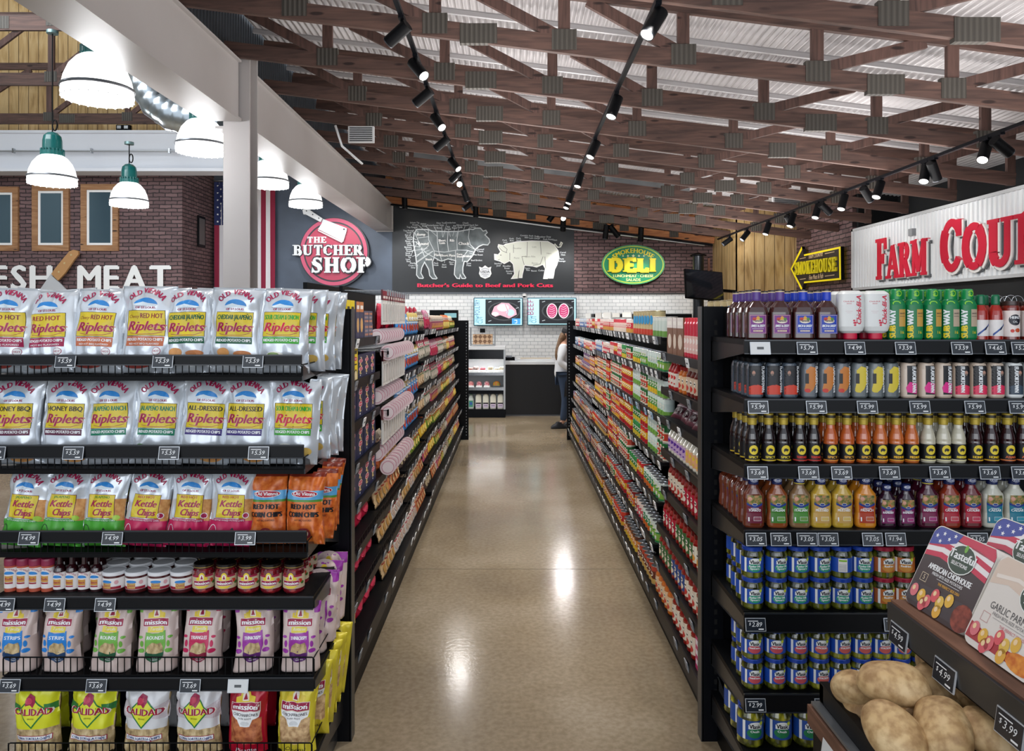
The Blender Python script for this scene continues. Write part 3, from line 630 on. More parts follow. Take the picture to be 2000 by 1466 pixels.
# ---------------------------------------------------------------- round butcher sign
sg = empty('butcher_shop_sign', P(655, 560, 16.45), label='round red sign reading The Butcher Shop with a white cleaver', cat='sign')
s_ = 16.45 / F
def spx(pts): return [((x - 655) * s_, -(y - 560) * s_) for x, y in pts]
def circ(x, y, r, n=56): return [(x + r * cos(2 * pi * k / n), y - r * sin(2 * pi * k / n)) for k in range(n)]
RP = M('#c0405e', .5); RP2 = M('#d5587a', .5); DK = M('#2f333b', .5)
b = MB(); b.prism(spx(circ(654, 493, 68)), mpk, .05, DK); b.build('backing_disc', sg)
b = MB(); b.prism(spx(circ(653, 492, 65.5)), mpk, .06, RP2); b.prism(spx(circ(653, 492, 58.5)), mpk, .063, DK); b.prism(spx(circ(653, 492, 55.5)), mpk, .066, RP); b.build('red_disc', sg)
def sword(txt, x0, x1, yt, yb, t, nm, out=True):
    h = (yb - yt) * s_; W = (x1 - x0) * s_; kx = W / slabw(txt, h)
    if out: b = MB(); slab(b, txt, lambda u, v, o: ((x0 - 655) * s_ + u, -o, (560 - yb) * s_ + v), h, DK, t - .012, wx=kx, thick=.34, thin=.24); b.build(nm + '_outline', sg)
    b = MB(); slab(b, txt, lambda u, v, o: ((x0 - 655) * s_ + u, -o, (560 - yb) * s_ + v), h, M('#eef2f5', .4), t, wx=kx, thick=.25, thin=.11); b.build(nm, sg)
sword('THE', 602, 640, 463, 475, .09, 'word_the', False); sword('BUTCHER', 575, 712, 479, 499, .1, 'word_butcher'); sword('SHOP', 609, 728, 503, 533, .12, 'word_shop')
b = MB(); b.prism(spx([(634, 429), (680, 447), (679, 453), (673, 473), (627, 450), (624, 449), (631, 438)][::-1]), mpk, .13, M('#e9f1f6', .35)); b.prism(spx([(624, 450), (672, 473), (670, 475), (624, 452)][::-1]), mpk, .131, M('#ffffff', .35)); b.prism(spx(circ(674.5, 449, 1.8, 12)), mpk, .133, DK); b.build('cleaver_blade', sg)
b = MB(); b.prism(spx([(594, 412), (598, 409), (604, 409), (633, 428), (629, 435), (600, 420), (596, 420)][::-1]), mpk, .14, M('#f3f6f8', .35))
for x, y in ((602, 413.5), (614, 420.5), (626, 427.5)): b.prism(spx(circ(x, y, 1.3, 10)), mpk, .143, DK)
b.build('cleaver_handle', sg)
# ---------------------------------------------------------------- butcher's guide mural on the black wall
s2 = 16.48 / F; CW = M('#c9cfd2', .6); CG = noisemat('chalk_grey', [(.35, '#4a5155'), (.65, '#7e878a')], (3, 3, 3), .7); CL = M('#e3e6da', .6); CR = M('#f52a55', .5)
mu = empty('butcher_guide_mural', P(940, 562, 16.48), label='white chalk mural of beef and pork cuts on the black wall', cat='mural')
def cp(pts): return [((760 + x * .18 - 940) * s2, (562 - (400 + y * .18)) * s2) for x, y in pts]   # points read off an enlarged view
def mural(name): b = MB(); return b, Print(b, mpk, 0, .004, .0012)
cow = [(300, 265), (420, 268), (480, 285), (640, 290), (750, 288), (850, 270), (880, 262), (910, 268), (940, 252), (990, 252), (1020, 285), (1050, 275), (1065, 300), (1040, 325), (1085, 370), (1092, 405), (1070, 435), (1020, 430), (975, 450), (940, 480), (900, 560), (850, 615), (815, 612), (800, 680), (800, 740), (832, 790), (825, 798), (790, 798), (770, 755), (765, 800), (735, 795), (708, 755), (712, 690), (722, 605), (640, 585), (570, 610), (540, 600), (490, 570), (470, 620), (480, 700), (490, 750), (520, 795), (510, 803), (470, 800), (440, 765), (430, 700), (385, 620), (355, 680), (345, 740), (372, 790), (365, 798), (325, 795), (298, 760), (302, 680), (290, 560), (272, 460), (262, 380), (270, 310)]
b, p = mural('cow'); p.poly(cp(cow)[::-1], CG); p.line(cp(cow), .022, CW, 2, True)
for l in ([(300, 360), (425, 345)], [(425, 268), (430, 380), (490, 500), (490, 570)], [(520, 285), (525, 400), (540, 510), (575, 610)], [(640, 290), (632, 400), (645, 505)], [(750, 290), (735, 380), (740, 490)], [(490, 500), (600, 512), (740, 490), (840, 492), (930, 515)], [(870, 270), (860, 350), (880, 430), (930, 480)], [(720, 495), (720, 605)], [(850, 500), (800, 570), (795, 615)], [(490, 570), (400, 520), (290, 400)], [(280, 640), (480, 500)], [(280, 300), (385, 560)], [(300, 560), (430, 440)]): p.line(cp(l), .014, CW, 3)
for t, x, y, h in (('Rump', 350, 320, 26), ('Round', 372, 420, 30), ('Short', 575, 385, 24), ('Loin', 578, 412, 24), ('Rib', 684, 385, 26), ('Chuck', 812, 418, 30), ('Flank', 530, 542, 24), ('Short Plate', 640, 548, 24), ('Fore', 765, 535, 22), ('Shank', 768, 560, 20), ('Brisket', 850, 555, 24), ('Shank', 432, 590, 22)):
    p.text(t, *cp([(x, y + h / 2)])[0], h * .18 * s2, WHT, 5, bold=.04)
b.build('beef_figure', mu)
b, p = mural('labels')
lb = [('Sirloin Tip', 278, 192), ('Roast', 282, 215), ('Sirloin', 372, 205), ('Steak', 385, 226), ('Porterhouse', 475, 220), ('New York', 568, 195), ('Strip', 570, 218), ('Tenderloin', 668, 192), ('T Bone', 530, 248), ('Rib', 645, 238), ('Steak', 645, 260), ('Rib', 712, 228), ('Roast', 712, 248), ('Ribeye', 765, 218), ('Steak', 770, 240), ('Chuck', 830, 195), ('Roast', 830, 218), ('Chuck Eye', 912, 218), ('Steak', 912, 240), ('Top Round', 248, 240), ('Top Round', 210, 278), ('Steak', 218, 300), ('Ground', 990, 480), ('Chuck', 992, 503), ('Pot Roast', 968, 540), ('Beef Brisket', 950, 600), ('Stew', 865, 632), ('Meat', 865, 655), ('Flank', 510, 630), ('Steak', 510, 652), ('Skirt', 598, 648), ('Steak', 598, 672), ('Short', 678, 620), ('Ribs', 680, 642),
      ('Pork', 1255, 382), ('Jowl', 1260, 404), ('Pork', 1330, 365), ('Butt', 1332, 386), ('Pork', 1405, 362), ('Steak', 1408, 384), ('Country', 1465, 330), ('Ribs', 1492, 352), ('Pork', 1542, 335), ('Loin', 1542, 358), ('Pork', 1602, 340), ('Chops', 1604, 362), ('Boneless Chop', 1680, 345), ('Pork Roast', 1728, 372), ('Ham', 1800, 380), ('Cured', 1885, 515), ('Ham', 1888, 540), ('Pork', 1872, 585), ('Sausage', 1875, 608), ('Smoked', 1182, 635), ('Jowl', 1186, 658), ('Shoulder', 1278, 662), ('Roast', 1280, 686), ('Smoked', 1308, 718), ('Hock', 1308, 742), ('Spare', 1502, 685), ('Ribs', 1508, 706), ('Bacon', 1572, 714), ('Cutlet', 1650, 710)]
lb += [(t, 205 + 8 * (i % 3), 325 + i * 22) for i, t in enumerate(['Eye of', 'Round', 'Rump', 'Roast', 'Cube', 'Steak', 'Bottom', 'Round', 'Round', 'Steak', 'Round', 'Tip', 'Lean', 'Beef'])] + [('Shank', 255, 630), ('Cross Cut', 262, 655), ('Soup', 262, 678)]
for t, x, y in lb: p.text(t, *cp([(x, y + 9)])[0], 17 * .18 * s2, CW, 2, bold=.03)
for a_, c in (((310, 215), (425, 310)), ((400, 235), (520, 340)), ((485, 235), (520, 290)), ((570, 230), (580, 350)), ((625, 205), (585, 350)), ((645, 270), (665, 345)), ((712, 255), (690, 340)), ((760, 250), (725, 345)), ((825, 228), (800, 300)), ((880, 235), (850, 280)), ((275, 250), (320, 300)), ((250, 290), (320, 340)), ((240, 350), (300, 380)), ((240, 400), (330, 400)), ((240, 440), (360, 460)), ((240, 500), (420, 470)), ((250, 560), (440, 490)), ((290, 620), (470, 500)), ((850, 440), (960, 500)), ((870, 520), (940, 540)), ((520, 610), (530, 580)), ((600, 630), (605, 585)), ((675, 605), (670, 570)), ((240, 540), (300, 420))): p.line(cp([a_, c]), .008, CW, 1)
b.build('chalk_caption', mu)
pig = [(1148, 540), (1185, 545), (1215, 510), (1185, 455), (1190, 435), (1240, 445), (1265, 430), (1380, 405), (1550, 395), (1720, 400), (1790, 440), (1830, 500), (1838, 570), (1815, 650), (1790, 700), (1782, 760), (1775, 790), (1735, 790), (1740, 750), (1752, 690), (1725, 740), (1715, 795), (1680, 795), (1690, 740), (1700, 690), (1670, 640), (1600, 670), (1560, 660), (1465, 650), (1455, 700), (1440, 760), (1438, 785), (1405, 785), (1412, 740), (1425, 660), (1400, 740), (1398, 790), (1335, 795), (1365, 750), (1350, 640), (1310, 600), (1250, 632), (1200, 605), (1150, 590)]
b, p = mural('pig'); p.line(cp(pig), .035, WHT, 0, True); p.poly(cp(pig)[::-1], CL, 1)
p.line(cp([(1790, 445), (1800, 425), (1830, 460), (1860, 455), (1880, 415), (1865, 405), (1850, 440)]), .022, CL, 2)
for l in ([(1190, 460), (1230, 500), (1280, 520)], [(1240, 445), (1280, 480), (1270, 520)], [(1310, 520), (1310, 600)], [(1440, 560), (1465, 650)], [(1670, 560), (1640, 640), (1560, 655)], [(1690, 560), (1700, 690)], [(1180, 600), (1200, 590)], [(1350, 520), (1350, 430)], [(1500, 400), (1495, 560), (1440, 560)], [(1640, 400), (1650, 540)]): p.line(cp(l), .009, M('#4a4c44', .6), 3)
for t, x, y in (('Shoulder', 1390, 470), ('Loin', 1575, 455), ('Ham', 1735, 525), ('Picnic', 1385, 575), ('Spare Ribs', 1530, 560), ('Bacon', 1580, 630)): p.text(t, *cp([(x, y + 9)])[0], 18 * .18 * s2, M('#8d8f82', .6), 3)
p.ell(*cp([(1212, 545)])[0], .014, .01, M('#2a2a2a'), 4, 8)
b.build('pork_figure', mu)
b, p = mural('badge'); sh = [(980, 675), (1010, 685), (1042, 660), (1075, 685), (1105, 675), (1098, 705), (1108, 745), (1090, 778), (1042, 798), (995, 778), (978, 745), (988, 705)]
p.poly(cp(sh)[::-1], M('#d6d9dd', .4)); p.line(cp(sh), .012, WHT, 1, True); p.line(cp([(1000 + 0, 700), (1042, 688), (1086, 700)]), .008, M('#3a3f45'), 2)
p.text('USDA', *cp([(1042, 738)])[0], 26 * .18 * s2, M('#3a3f45'), 2, bold=.05); p.line(cp([(1005, 752), (1080, 752)]), .008, M('#3a3f45'), 2); p.line(cp([(1020, 770), (1064, 770)]), .008, M('#3a3f45'), 2); b.build('inspection_badge', mu)
b, p = mural('title')
p.b = .02; p.text("Butcher's Guide to Beef and Pork Cuts", *cp([(1043, 892)])[0], 40 * .18 * s2, CR, 0, w=1465 * .18 * s2, bold=.11); b.build('red_title', mu)
# ---------------------------------------------------------------- oval deli sign
ds = empty('deli_sign', P(1236, 555, 16.45), label='oval green and yellow sign reading Smokehouse Deli on dark brick', cat='sign')
def el(cx, cy, a, b_, n=56): return [((cx + a * cos(2 * pi * k / n) - 1236) * s_, (555 - cy + b_ * sin(2 * pi * k / n)) * s_) for k in range(n)]
YG = M('#c3d94a', .5); GN = M('#0f8a5e', .5); YE = M('#f2e21c', .5)
b = MB(); b.prism(el(1236, 517, 61.5, 38.5), mpk, .06, M('#4ba36a', .5)); b.prism(el(1236, 517, 59, 36.2), mpk, .062, YG); b.prism(el(1236, 517, 57, 34.4), mpk, .064, GN); b.build('oval_panel', ds)
b = MB(); h = 26 * s_; W = 95 * s_; kx = W / slabw('DELI', h); o_ = lambda u, v, o: ((1187 - 1236) * s_ + u, -o, (555 - 531) * s_ + v)
slab(b, 'DELI', o_, h, M('#9a9a20', .5), .085, wx=kx, thick=.36, thin=.25); slab(b, 'DELI', o_, h, YE, .1, wx=kx, thick=.3, thin=.19); b.build('word_deli', ds)
b = MB(); p = Print(b, mpk, 0, .067, .001); p.arc('SMOKEHOUSE', 0, -.5 * 62 * s_ + (555 - 517) * s_ - 10 * s_, 64 * s_, 8.5 * s_, YE, 1.22, bold=.06)
p.text('LUNCHMEAT · CHEESE', 0, (555 - 541.5) * s_, 5.2 * s_, M('#e9f0a0', .5), w=78 * s_, bold=.05); p.text('SALADS', 0, (555 - 549) * s_, 5.2 * s_, M('#e9f0a0', .5), w=28 * s_, bold=.05)
for x, r_ in ((-20, 2.3), (-10.5, 2.8), (0, 3.8), (11, 2.8), (20.5, 2.3)): p.poly([((x + (r_ if t % 2 == 0 else r_ * .42) * sin(t * pi / 5)) * s_, (555 - 500 + (r_ if t % 2 == 0 else r_ * .42) * cos(t * pi / 5)) * s_) for t in range(10)][::-1], M('#e9f0c0', .5))
b.build('small_lettering', ds)
# ---------------------------------------------------------------- ribbed white panel with red wording, arrow sign
RIB = M('#eceff1', .35, .1)
def ribpanel():
    b = MB(); n = 0; y = 2.0; pts = []
    while y < 12.28:
        pts += [(y, 0), (y + .055, 0), (y + .062, .022), (y + .080, .022), (y + .089, 0)]; y += .089
    vs = []; 
    for y_, o in pts: vs += [(5.66 - o, min(y_, 12.28), 2.17), (5.66 - o, min(y_, 12.28), 3.15)]
    b.add(vs, [(2 * i, 2 * i + 1, 2 * i + 3, 2 * i + 2) for i in range(len(pts) - 1)], RIB)
    return b.build('ribbed_panel', sp_)
sp_ = empty('store_name_sign', (0, 0, 0), label='long white ribbed metal fascia with red western letters Farm Country', cat='sign')
ribpanel(); b = MB(); b.box((5.62, 2, 3.12), (5.68, 12.3, 3.16), M('#c9cccf', .4)); b.box((5.62, 2, 2.15), (5.68, 12.3, 2.19), M('#c9cccf', .4)); b.box((5.62, 12.25, 2.15), (5.68, 12.3, 3.16), M('#e6e8ea', .4)); b.build('edge_trim', sp_)
# lettering runs toward the camera: u grows as y falls
def Yat(px, X=5.6): return X * F / (px - 1000)
FR_ = M('#d3163a', .45); SHD = M('#5c6064', .6)
def fword(txt, px0, px1, z0, h, small, nm):
    y0 = Yat(px0); W = y0 - Yat(px1)
    ww = sum((GL[c][0] + .06) * h * ((small[i]) ** .5 if i in small else 1) for i, c in enumerate(txt)); kx = W / ww
    for t, mt, dy, dz, th, tn, nm2 in ((.012, SHD, -.045, -.035, .3, .2, '_shadow'), (.03, WHT, -.008, -.012, .36, .26, '_border'), (.045, FR_, 0, 0, .26, .17, '')):
        b = MB(); slab(b, txt, lambda u, v, o: (5.645 - o, y0 - u + dy, z0 + v + dz), h, mt, t, wx=kx, thick=th, thin=tn, small=small, sidem=mt); b.build(nm + nm2, sp_)
sm = {1: .8, 2: .8, 3: .8}
fword('FARM', 1711, 1812, 2.28, .62, sm, 'word_farm')
fword('COUNTRY', 1836, 2275, 2.29, .66, {i: .84 for i in range(1, 7)}, 'word_country')
b = MB(); b.box((5.6, Yat(1781), 2.85), (5.66, Yat(1781) + .1, 2.95), M('#8c8f93', .5)); b.build('junction_box', sp_)
ar = empty('arrow_sign', (5.6, 13.55, 2.0), label='black arrow sign with yellow border pointing left, reading Smokehouse', cat='sign')
ya = 13.55
def am(u, v, o): return (-.02 - o, -u, v)
def ap(pts): return [(ya - Yat(x, 5.6), CH - 2.0 - (y - HZ) / F * Yat(x, 5.6)) for x, y in pts]
AO = [(1552, 525), (1574, 481), (1577, 497), (1651, 481), (1652, 546), (1577, 553), (1574, 568)]
YB_ = M('#f3dd1a', .5, emit=.25)
cxy = ap([(1605, 522)])[0]
b = MB(); q = ap(AO); b.prism(q[::-1], am, .06, YB_, BLK); q2 = [(cxy[0] + (x - cxy[0]) * (.93 if abs(x - cxy[0]) > .5 else .86), cxy[1] + (y - cxy[1]) * .88) for x, y in q]; b.prism(q2[::-1], am, .065, M('#2a2527', .5)); b.build('arrow_panel', ar)
b = MB(); c0 = ap([(1561, 532)])[0]; c1 = ap([(1646, 532)])[0]; h = .245; kx = (c1[0] - c0[0]) / slabw('SMOKEHOUSE', h)
slab(b, 'SMOKEHOUSE', lambda u, v, o: (-.08 - o, -(c0[0] + u), .525 + v - u * .02), h, YE, .02, wx=kx, thick=.26, thin=.14); b.build('word_smokehouse', ar)
b = MB(); p = Print(b, am, 0, .07, .001); CRM = M('#e6c9a0', .5)
cc = ap([(1603, 507)])[0]; p.text('FARM COUNTRY', cc[0], .79, .07, CRM, w=.62, bold=.05); cc = ap([(1603, 545)])[0]; p.text('Fine Meat & Fish', cc[0], .40, .085, CRM, w=.62, sh=.3, bold=.04)
for yy, dy in ((.825, 0), (.43, -.0)):
    for x0, x1 in ((1571, 1583), (1621, 1640)): a1, a2 = ap([(x0, 520)])[0], ap([(x1, 520)])[0]; p.line([(a1[0], yy), (a2[0], yy)], .012, CRM)
b.build('small_lettering', ar)
# ---------------------------------------------------------------- screens
def screen(px0, px1, py0, py1, d, label):
    a = P(px0, py1, d); b_ = P(px1, py0, d); r = empty('wall_screen', a, label=label, cat='screen'); W = b_.x - a.x; H = b_.z - a.z
    MB().cbox((0, 0, 0), (W, .07, H), M('#2c5f73', .4), .01).build('housing', r)
    return r, W, H
def scr_art(r, W, H, kind):
    E = lambda h, e=.75: M(h, .3, emit=e)
    b = MB(); b.box((.02, -.004, .02), (W - .02, 0, H - .02), E('#a9dbe6')); p = Print(b, mpk, 0, .005, .001); t = .24 * W
    p.rect(t, .06 * H, W - .05, .94 * H, E('#17181c'), 0)
    p.text('FRESH', .085 * W, .12 * H, .05 * W, E('#27506a'), 1, w=.24 * H, rot=pi / 2, al='l'); p.text('CUT', .155 * W + .03, .08 * H, .1 * W, E('#1d4f78' if kind else '#1d4f78'), 1, w=.26 * H, rot=pi / 2, al='l')
    wc = E('#8a2f56') if not kind else E('#32336e')
    p.text('POULTRY' if kind else 'BEEF', .125 * W, .38 * H, (.1 if kind else .12) * W, wc, 1, w=.55 * H, rot=pi / 2, al='l')
    cx, cy = .62 * W, .52 * H; tray = E('#3c3f42')
    p.ell(cx, cy, .33 * W, .34 * H, tray, 1); p.ell(cx, cy, .3 * W, .3 * H, E('#0c0d10'), 2)
    if kind:
        fl1 = E('#c99aa8'); fl2 = E('#ecd0d4'); fl3 = E('#b98a99')
        p.poly([(cx - .26 * W, cy - .1 * H), (cx - .2 * W, cy + .16 * H), (cx - .05 * W, cy + .3 * H), (cx + .1 * W, cy + .28 * H), (cx + .24 * W, cy + .05 * H), (cx + .26 * W, cy - .12 * H), (cx + .1 * W, cy - .26 * H), (cx - .08 * W, cy - .14 * H), (cx - .18 * W, cy - .2 * H)], fl1, 3)
        p.ell(cx - .02 * W, cy + .12 * H, .12 * W, .13 * H, fl2, 4); p.ell(cx + .13 * W, cy - .05 * H, .08 * W, .12 * H, E('#a9c8dc'), 4); p.ell(cx - .18 * W, cy - .1 * H, .07 * W, .07 * H, fl2, 4); p.line([(cx + .02 * W, cy + .25 * H), (cx + .08 * W, cy), (cx + .05 * W, cy - .2 * H)], .02, fl3, 5)
        p.rect(.78 * W, .06 * H, W - .05, .26 * H, E('#3f8fd0'), 6); p.line([(.83 * W, .2 * H), (.88 * W, .2 * H), (.88 * W, .1 * H), (.84 * W, .1 * H)], .012, E('#e6f3fa'), 7)
    else:
        for dx, k in ((-.12, 1), (.12, -1)):
            p.ell(cx + dx * W, cy, .11 * W, .27 * H, E('#f0d6df'), 3); p.ell(cx + dx * W, cy, .095 * W, .24 * H, E('#b03a68'), 4)
            for j in range(5): p.line([(cx + dx * W - .06 * W, cy + (j - 2) * .08 * H), (cx + dx * W + .0 * W, cy + (j - 2.4) * .08 * H), (cx + dx * W + .06 * W, cy + (j - 1.6) * .08 * H)], .008, E('#e7b7c8'), 5)
    for x, y in ((.3, .84), (.9, .85), (.3, .16), (.86, .62)): p.line([(x * W, y * H), ((x + .06) * W, (y + .03) * H)], .014, E('#a6adb2'), 3)
    b.build('display', r)
scr_art(*screen(925, 1021, 581, 636, 16.35, 'lit wall screen showing a raw chicken, fresh cut poultry'), 1)
scr_art(*screen(1030, 1126, 581, 635, 16.35, 'lit wall screen showing marbled steaks, fresh cut beef'), 0)
m = MB(); q = P(1024, 578, 16.45); m.lathe([(0, 0), (.045, 0), (.045, .05), (0, .06)], WHT, 14, (q.x, q.y, q.z)); m.lathe([(0, -.03), (.03, -.02), (.035, 0)], BLK, 14, (q.x, q.y, q.z)); m.build('security_camera', label='tiny dome camera on the tile wall between the two lit screens', cat='camera')
# dark television on an arm by the plywood corner
tv = empty('television', P(1376, 556, 14.2), (radians(-12), radians(4), radians(16)), label='dark switched-off television on an arm beside the plywood corner', cat='television')
W, H = .82, .58; MB().cbox((-W / 2, 0, -H / 2), (W / 2, .05, H / 2), BLK, .01).build('housing', tv); MB().box((-W / 2 + .015, -.004, -H / 2 + .02), (W / 2 - .015, .001, H / 2 - .015), M('#10161c', .06, coat=1)).build('glass', tv)
b = MB(); b.bar((.05, .05, 0), (.35, .45, .05), .05, .05, BLK); b.bar((.35, .45, .05), (.9, .33, .02), .05, .05, BLK); b.box((.36, .4, -.2), (.44, .5, .2), BLK); b.build('wall_arm', tv)
sk = MB(); q = P(1364, 540, 15.3); sk.lathe([(.11, -2.5), (.11, .42), (.13, .43)], M('#2c2f33', .3, .7), 20, (q.x, q.y, q.z)); sk.lathe([(.17, .43), (.17, .445), (0, .5)], BLK, 20, (q.x, q.y, q.z)); sk.box((q.x + .2, q.y, q.z - .3), (q.x + .24, q.y + .04, q.z + .38), M('#6a3f2e', .6))
sk.build('flue_pipe', label='black metal flue pipe with cap rising behind the dark television', cat='pipe')
b = MB(); q = P(1160, 612, 15.9); b.box((q.x, 15.9, 1.6), (q.x + 2.1, 16.5, 1.78), BLK); b.build('menu_shelf', label='long black shelf along the tile wall behind the right shelving', cat='shelf')
# ================================================================ shelving fixtures
TAGB = M('#20262f', .3); TAGE = M('#c9ced4', .3, .3); TW = M('#f1f3f5', .5); PAP = M('#d9dbdc', .5); BLACKG = M('#04060b', .42); BLACKG.node_tree.nodes['Principled BSDF'].inputs['Specular IOR Level'].default_value = .25
_tag = {}
def price_tag(parent, loc, txt, rz=0, white=False, sc=1, tilt=-12, edge=True):
    k = (txt, white, edge)
    if k not in _tag:
        b = MB(); b.box((-.024, 0, -.015), (.024, .002, .015), TAGE if edge else TAGB); b.box((-.0225, -.0006, -.0135), (.0225, 0, .0135), PAP if white else TAGB)
        p = Print(b, mpk, 0, .0009, .0001); c = M('#55585c', .5) if white else TW
        if txt: 
            p.text(txt, .002, -.004, .0095, c, sh=.25)
            p.text('$', -.014 if len(txt) < 5 else -.0165, -.001, .006, c, sh=.2); p.rect(-.018, .0075, .006, .009, c); p.rect(.006, -.011, .018, -.0085, c)
        else: p.rect(-.008, -.003, .008, .003, c)
        o = b.build('price_tag', parent, loc, (radians(tilt), 0, rz)); o.scale = (sc, sc, sc); _tag[k] = o.data; return o
    o = bpy.data.objects.new('price_tag', _tag[k]); COL.objects.link(o); o.parent = parent; o.location = loc; o.rotation_euler = (radians(tilt), 0, rz); o.scale = (sc, sc, sc)
    return o
def fence(parent, x0, x1, y, z0, z1, step=.0229, r=.0013, nm='wire_fence'):
    b = MB(); x = x0
    b.tube([(x0, y, z0), (x0, y, z1 - .006), (x0 + .006, y, z1), (x1 - .006, y, z1), (x1, y, z1 - .006), (x1, y, z0)], .0024, BLK, 6)
    b.tube([(x0, y, z0), (x1, y, z0)], .0024, BLK, 6)
    while x < x1: b.box((x - r, y - r, z0), (x + r, y + r, z1), BLK); x += step
    b.tube([(x1, y, z1), (x1, y + .34, z1)], .0024, BLK, 6)
    return b.build(nm, parent)
def endcap(name, label, x0, x1, yf, yb, ztop, shelves, side):
    """shelves: (z, strip z0, strip z1, [(x, price)], fence(z0,z1)|None, inset of open end)"""
    r = empty(name, ((x0 + x1) / 2, yb, 0), label=label, cat='shelving'); ox = (x0 + x1) / 2; oy = yb
    L = lambda x, y, z: (x - ox, y - oy, z)
    MB().box(L(x0, yb, .0), L(x1, yb + .03, ztop), BLK).build('back_panel', r)
    for xs in ((x0, x0 + .085), (x1 - .085, x1)):
        b = MB(); b.box(L(xs[0], yb - .012, 0), L(xs[1], yb, ztop), BLK2); z = .15; m_ = (xs[0] + xs[1]) / 2 + (.012 if xs[0] == x0 else -.012)
        while z < ztop - .05: b.box(L(m_ - .006, yb - .0125, z), L(m_ + .006, yb - .0119, z + .02), M('#000000', .9)); z += .04
        b.build('slotted_upright', r)
    # gun-metal end panel edge facing the aisle
    xe = x1 if side == 'L' else x0
    MB().box(L(xe - .004, yb - .012, 0), L(xe + .004, yb + .045, ztop), M('#3a3b3c', .35, .3)).build('end_panel_edge', r)
    ax = x1 - .06 if side == 'L' else x0 + .06
    for i, (z, s0, s1, tags, fc, *sp) in enumerate(shelves):
        a, c = (x0 + .03, ax) if side == 'L' else (ax, x1 - .03)
        if sp: a, c = sp[0]
        b = MB(); b.box(L(a, yf, z - .018), L(c, yb - .012, z), BLK); b.box(L(a, yf - .008, s0), L(c, yf, s1), BLACKG); b.box(L(a, yf - .012, s1 - .003), L(c, yf - .006, s1 + .002), M('#24282e', .3)); b.box(L(a, yf - .012, s0 - .002), L(c, yf - .006, s0 + .002), M('#24282e', .3))
        for e in (a, c):
            b.prism([(yf - oy, z - .018), (yf - oy, s0), (yb - oy - .012, z - .1), (yb - oy - .012, z)], lambda u, v, o, e=e: (e - ox + o, u, v), .004, M('#2a2a2c', .3, .3))
        sh = b.build('shelf', r)
        if fc: fence(sh, a - ox, c - ox, yf - .004 - oy, fc[0], fc[1])
        for t in tags: price_tag(sh, L(t[0], yf - .016, (s0 + s1) / 2 - .004), t[1], white=(t[1] == ''), sc=1.45)
    b = MB(); e = x1 - .06 if side == 'L' else x0 + .06
    b.box(L(x0 + .06, yf, 0), L(x1 - .06, yb - .012, .12), BLK); b.prism([(yb - oy - .012, .0), (yb - oy - .012, .26), (yf - oy - .06, 0.13), (yf - oy - .06, 0)], lambda u, v, o: (e - ox + o, u, v), .006, M('#4a4b4d', .3, .4)); b.build('base_deck', r)
    return r
def zpx(y, d): return CH - (y - HZ) / F * d
def xpx(x, d): return (x - 1000) / F * d
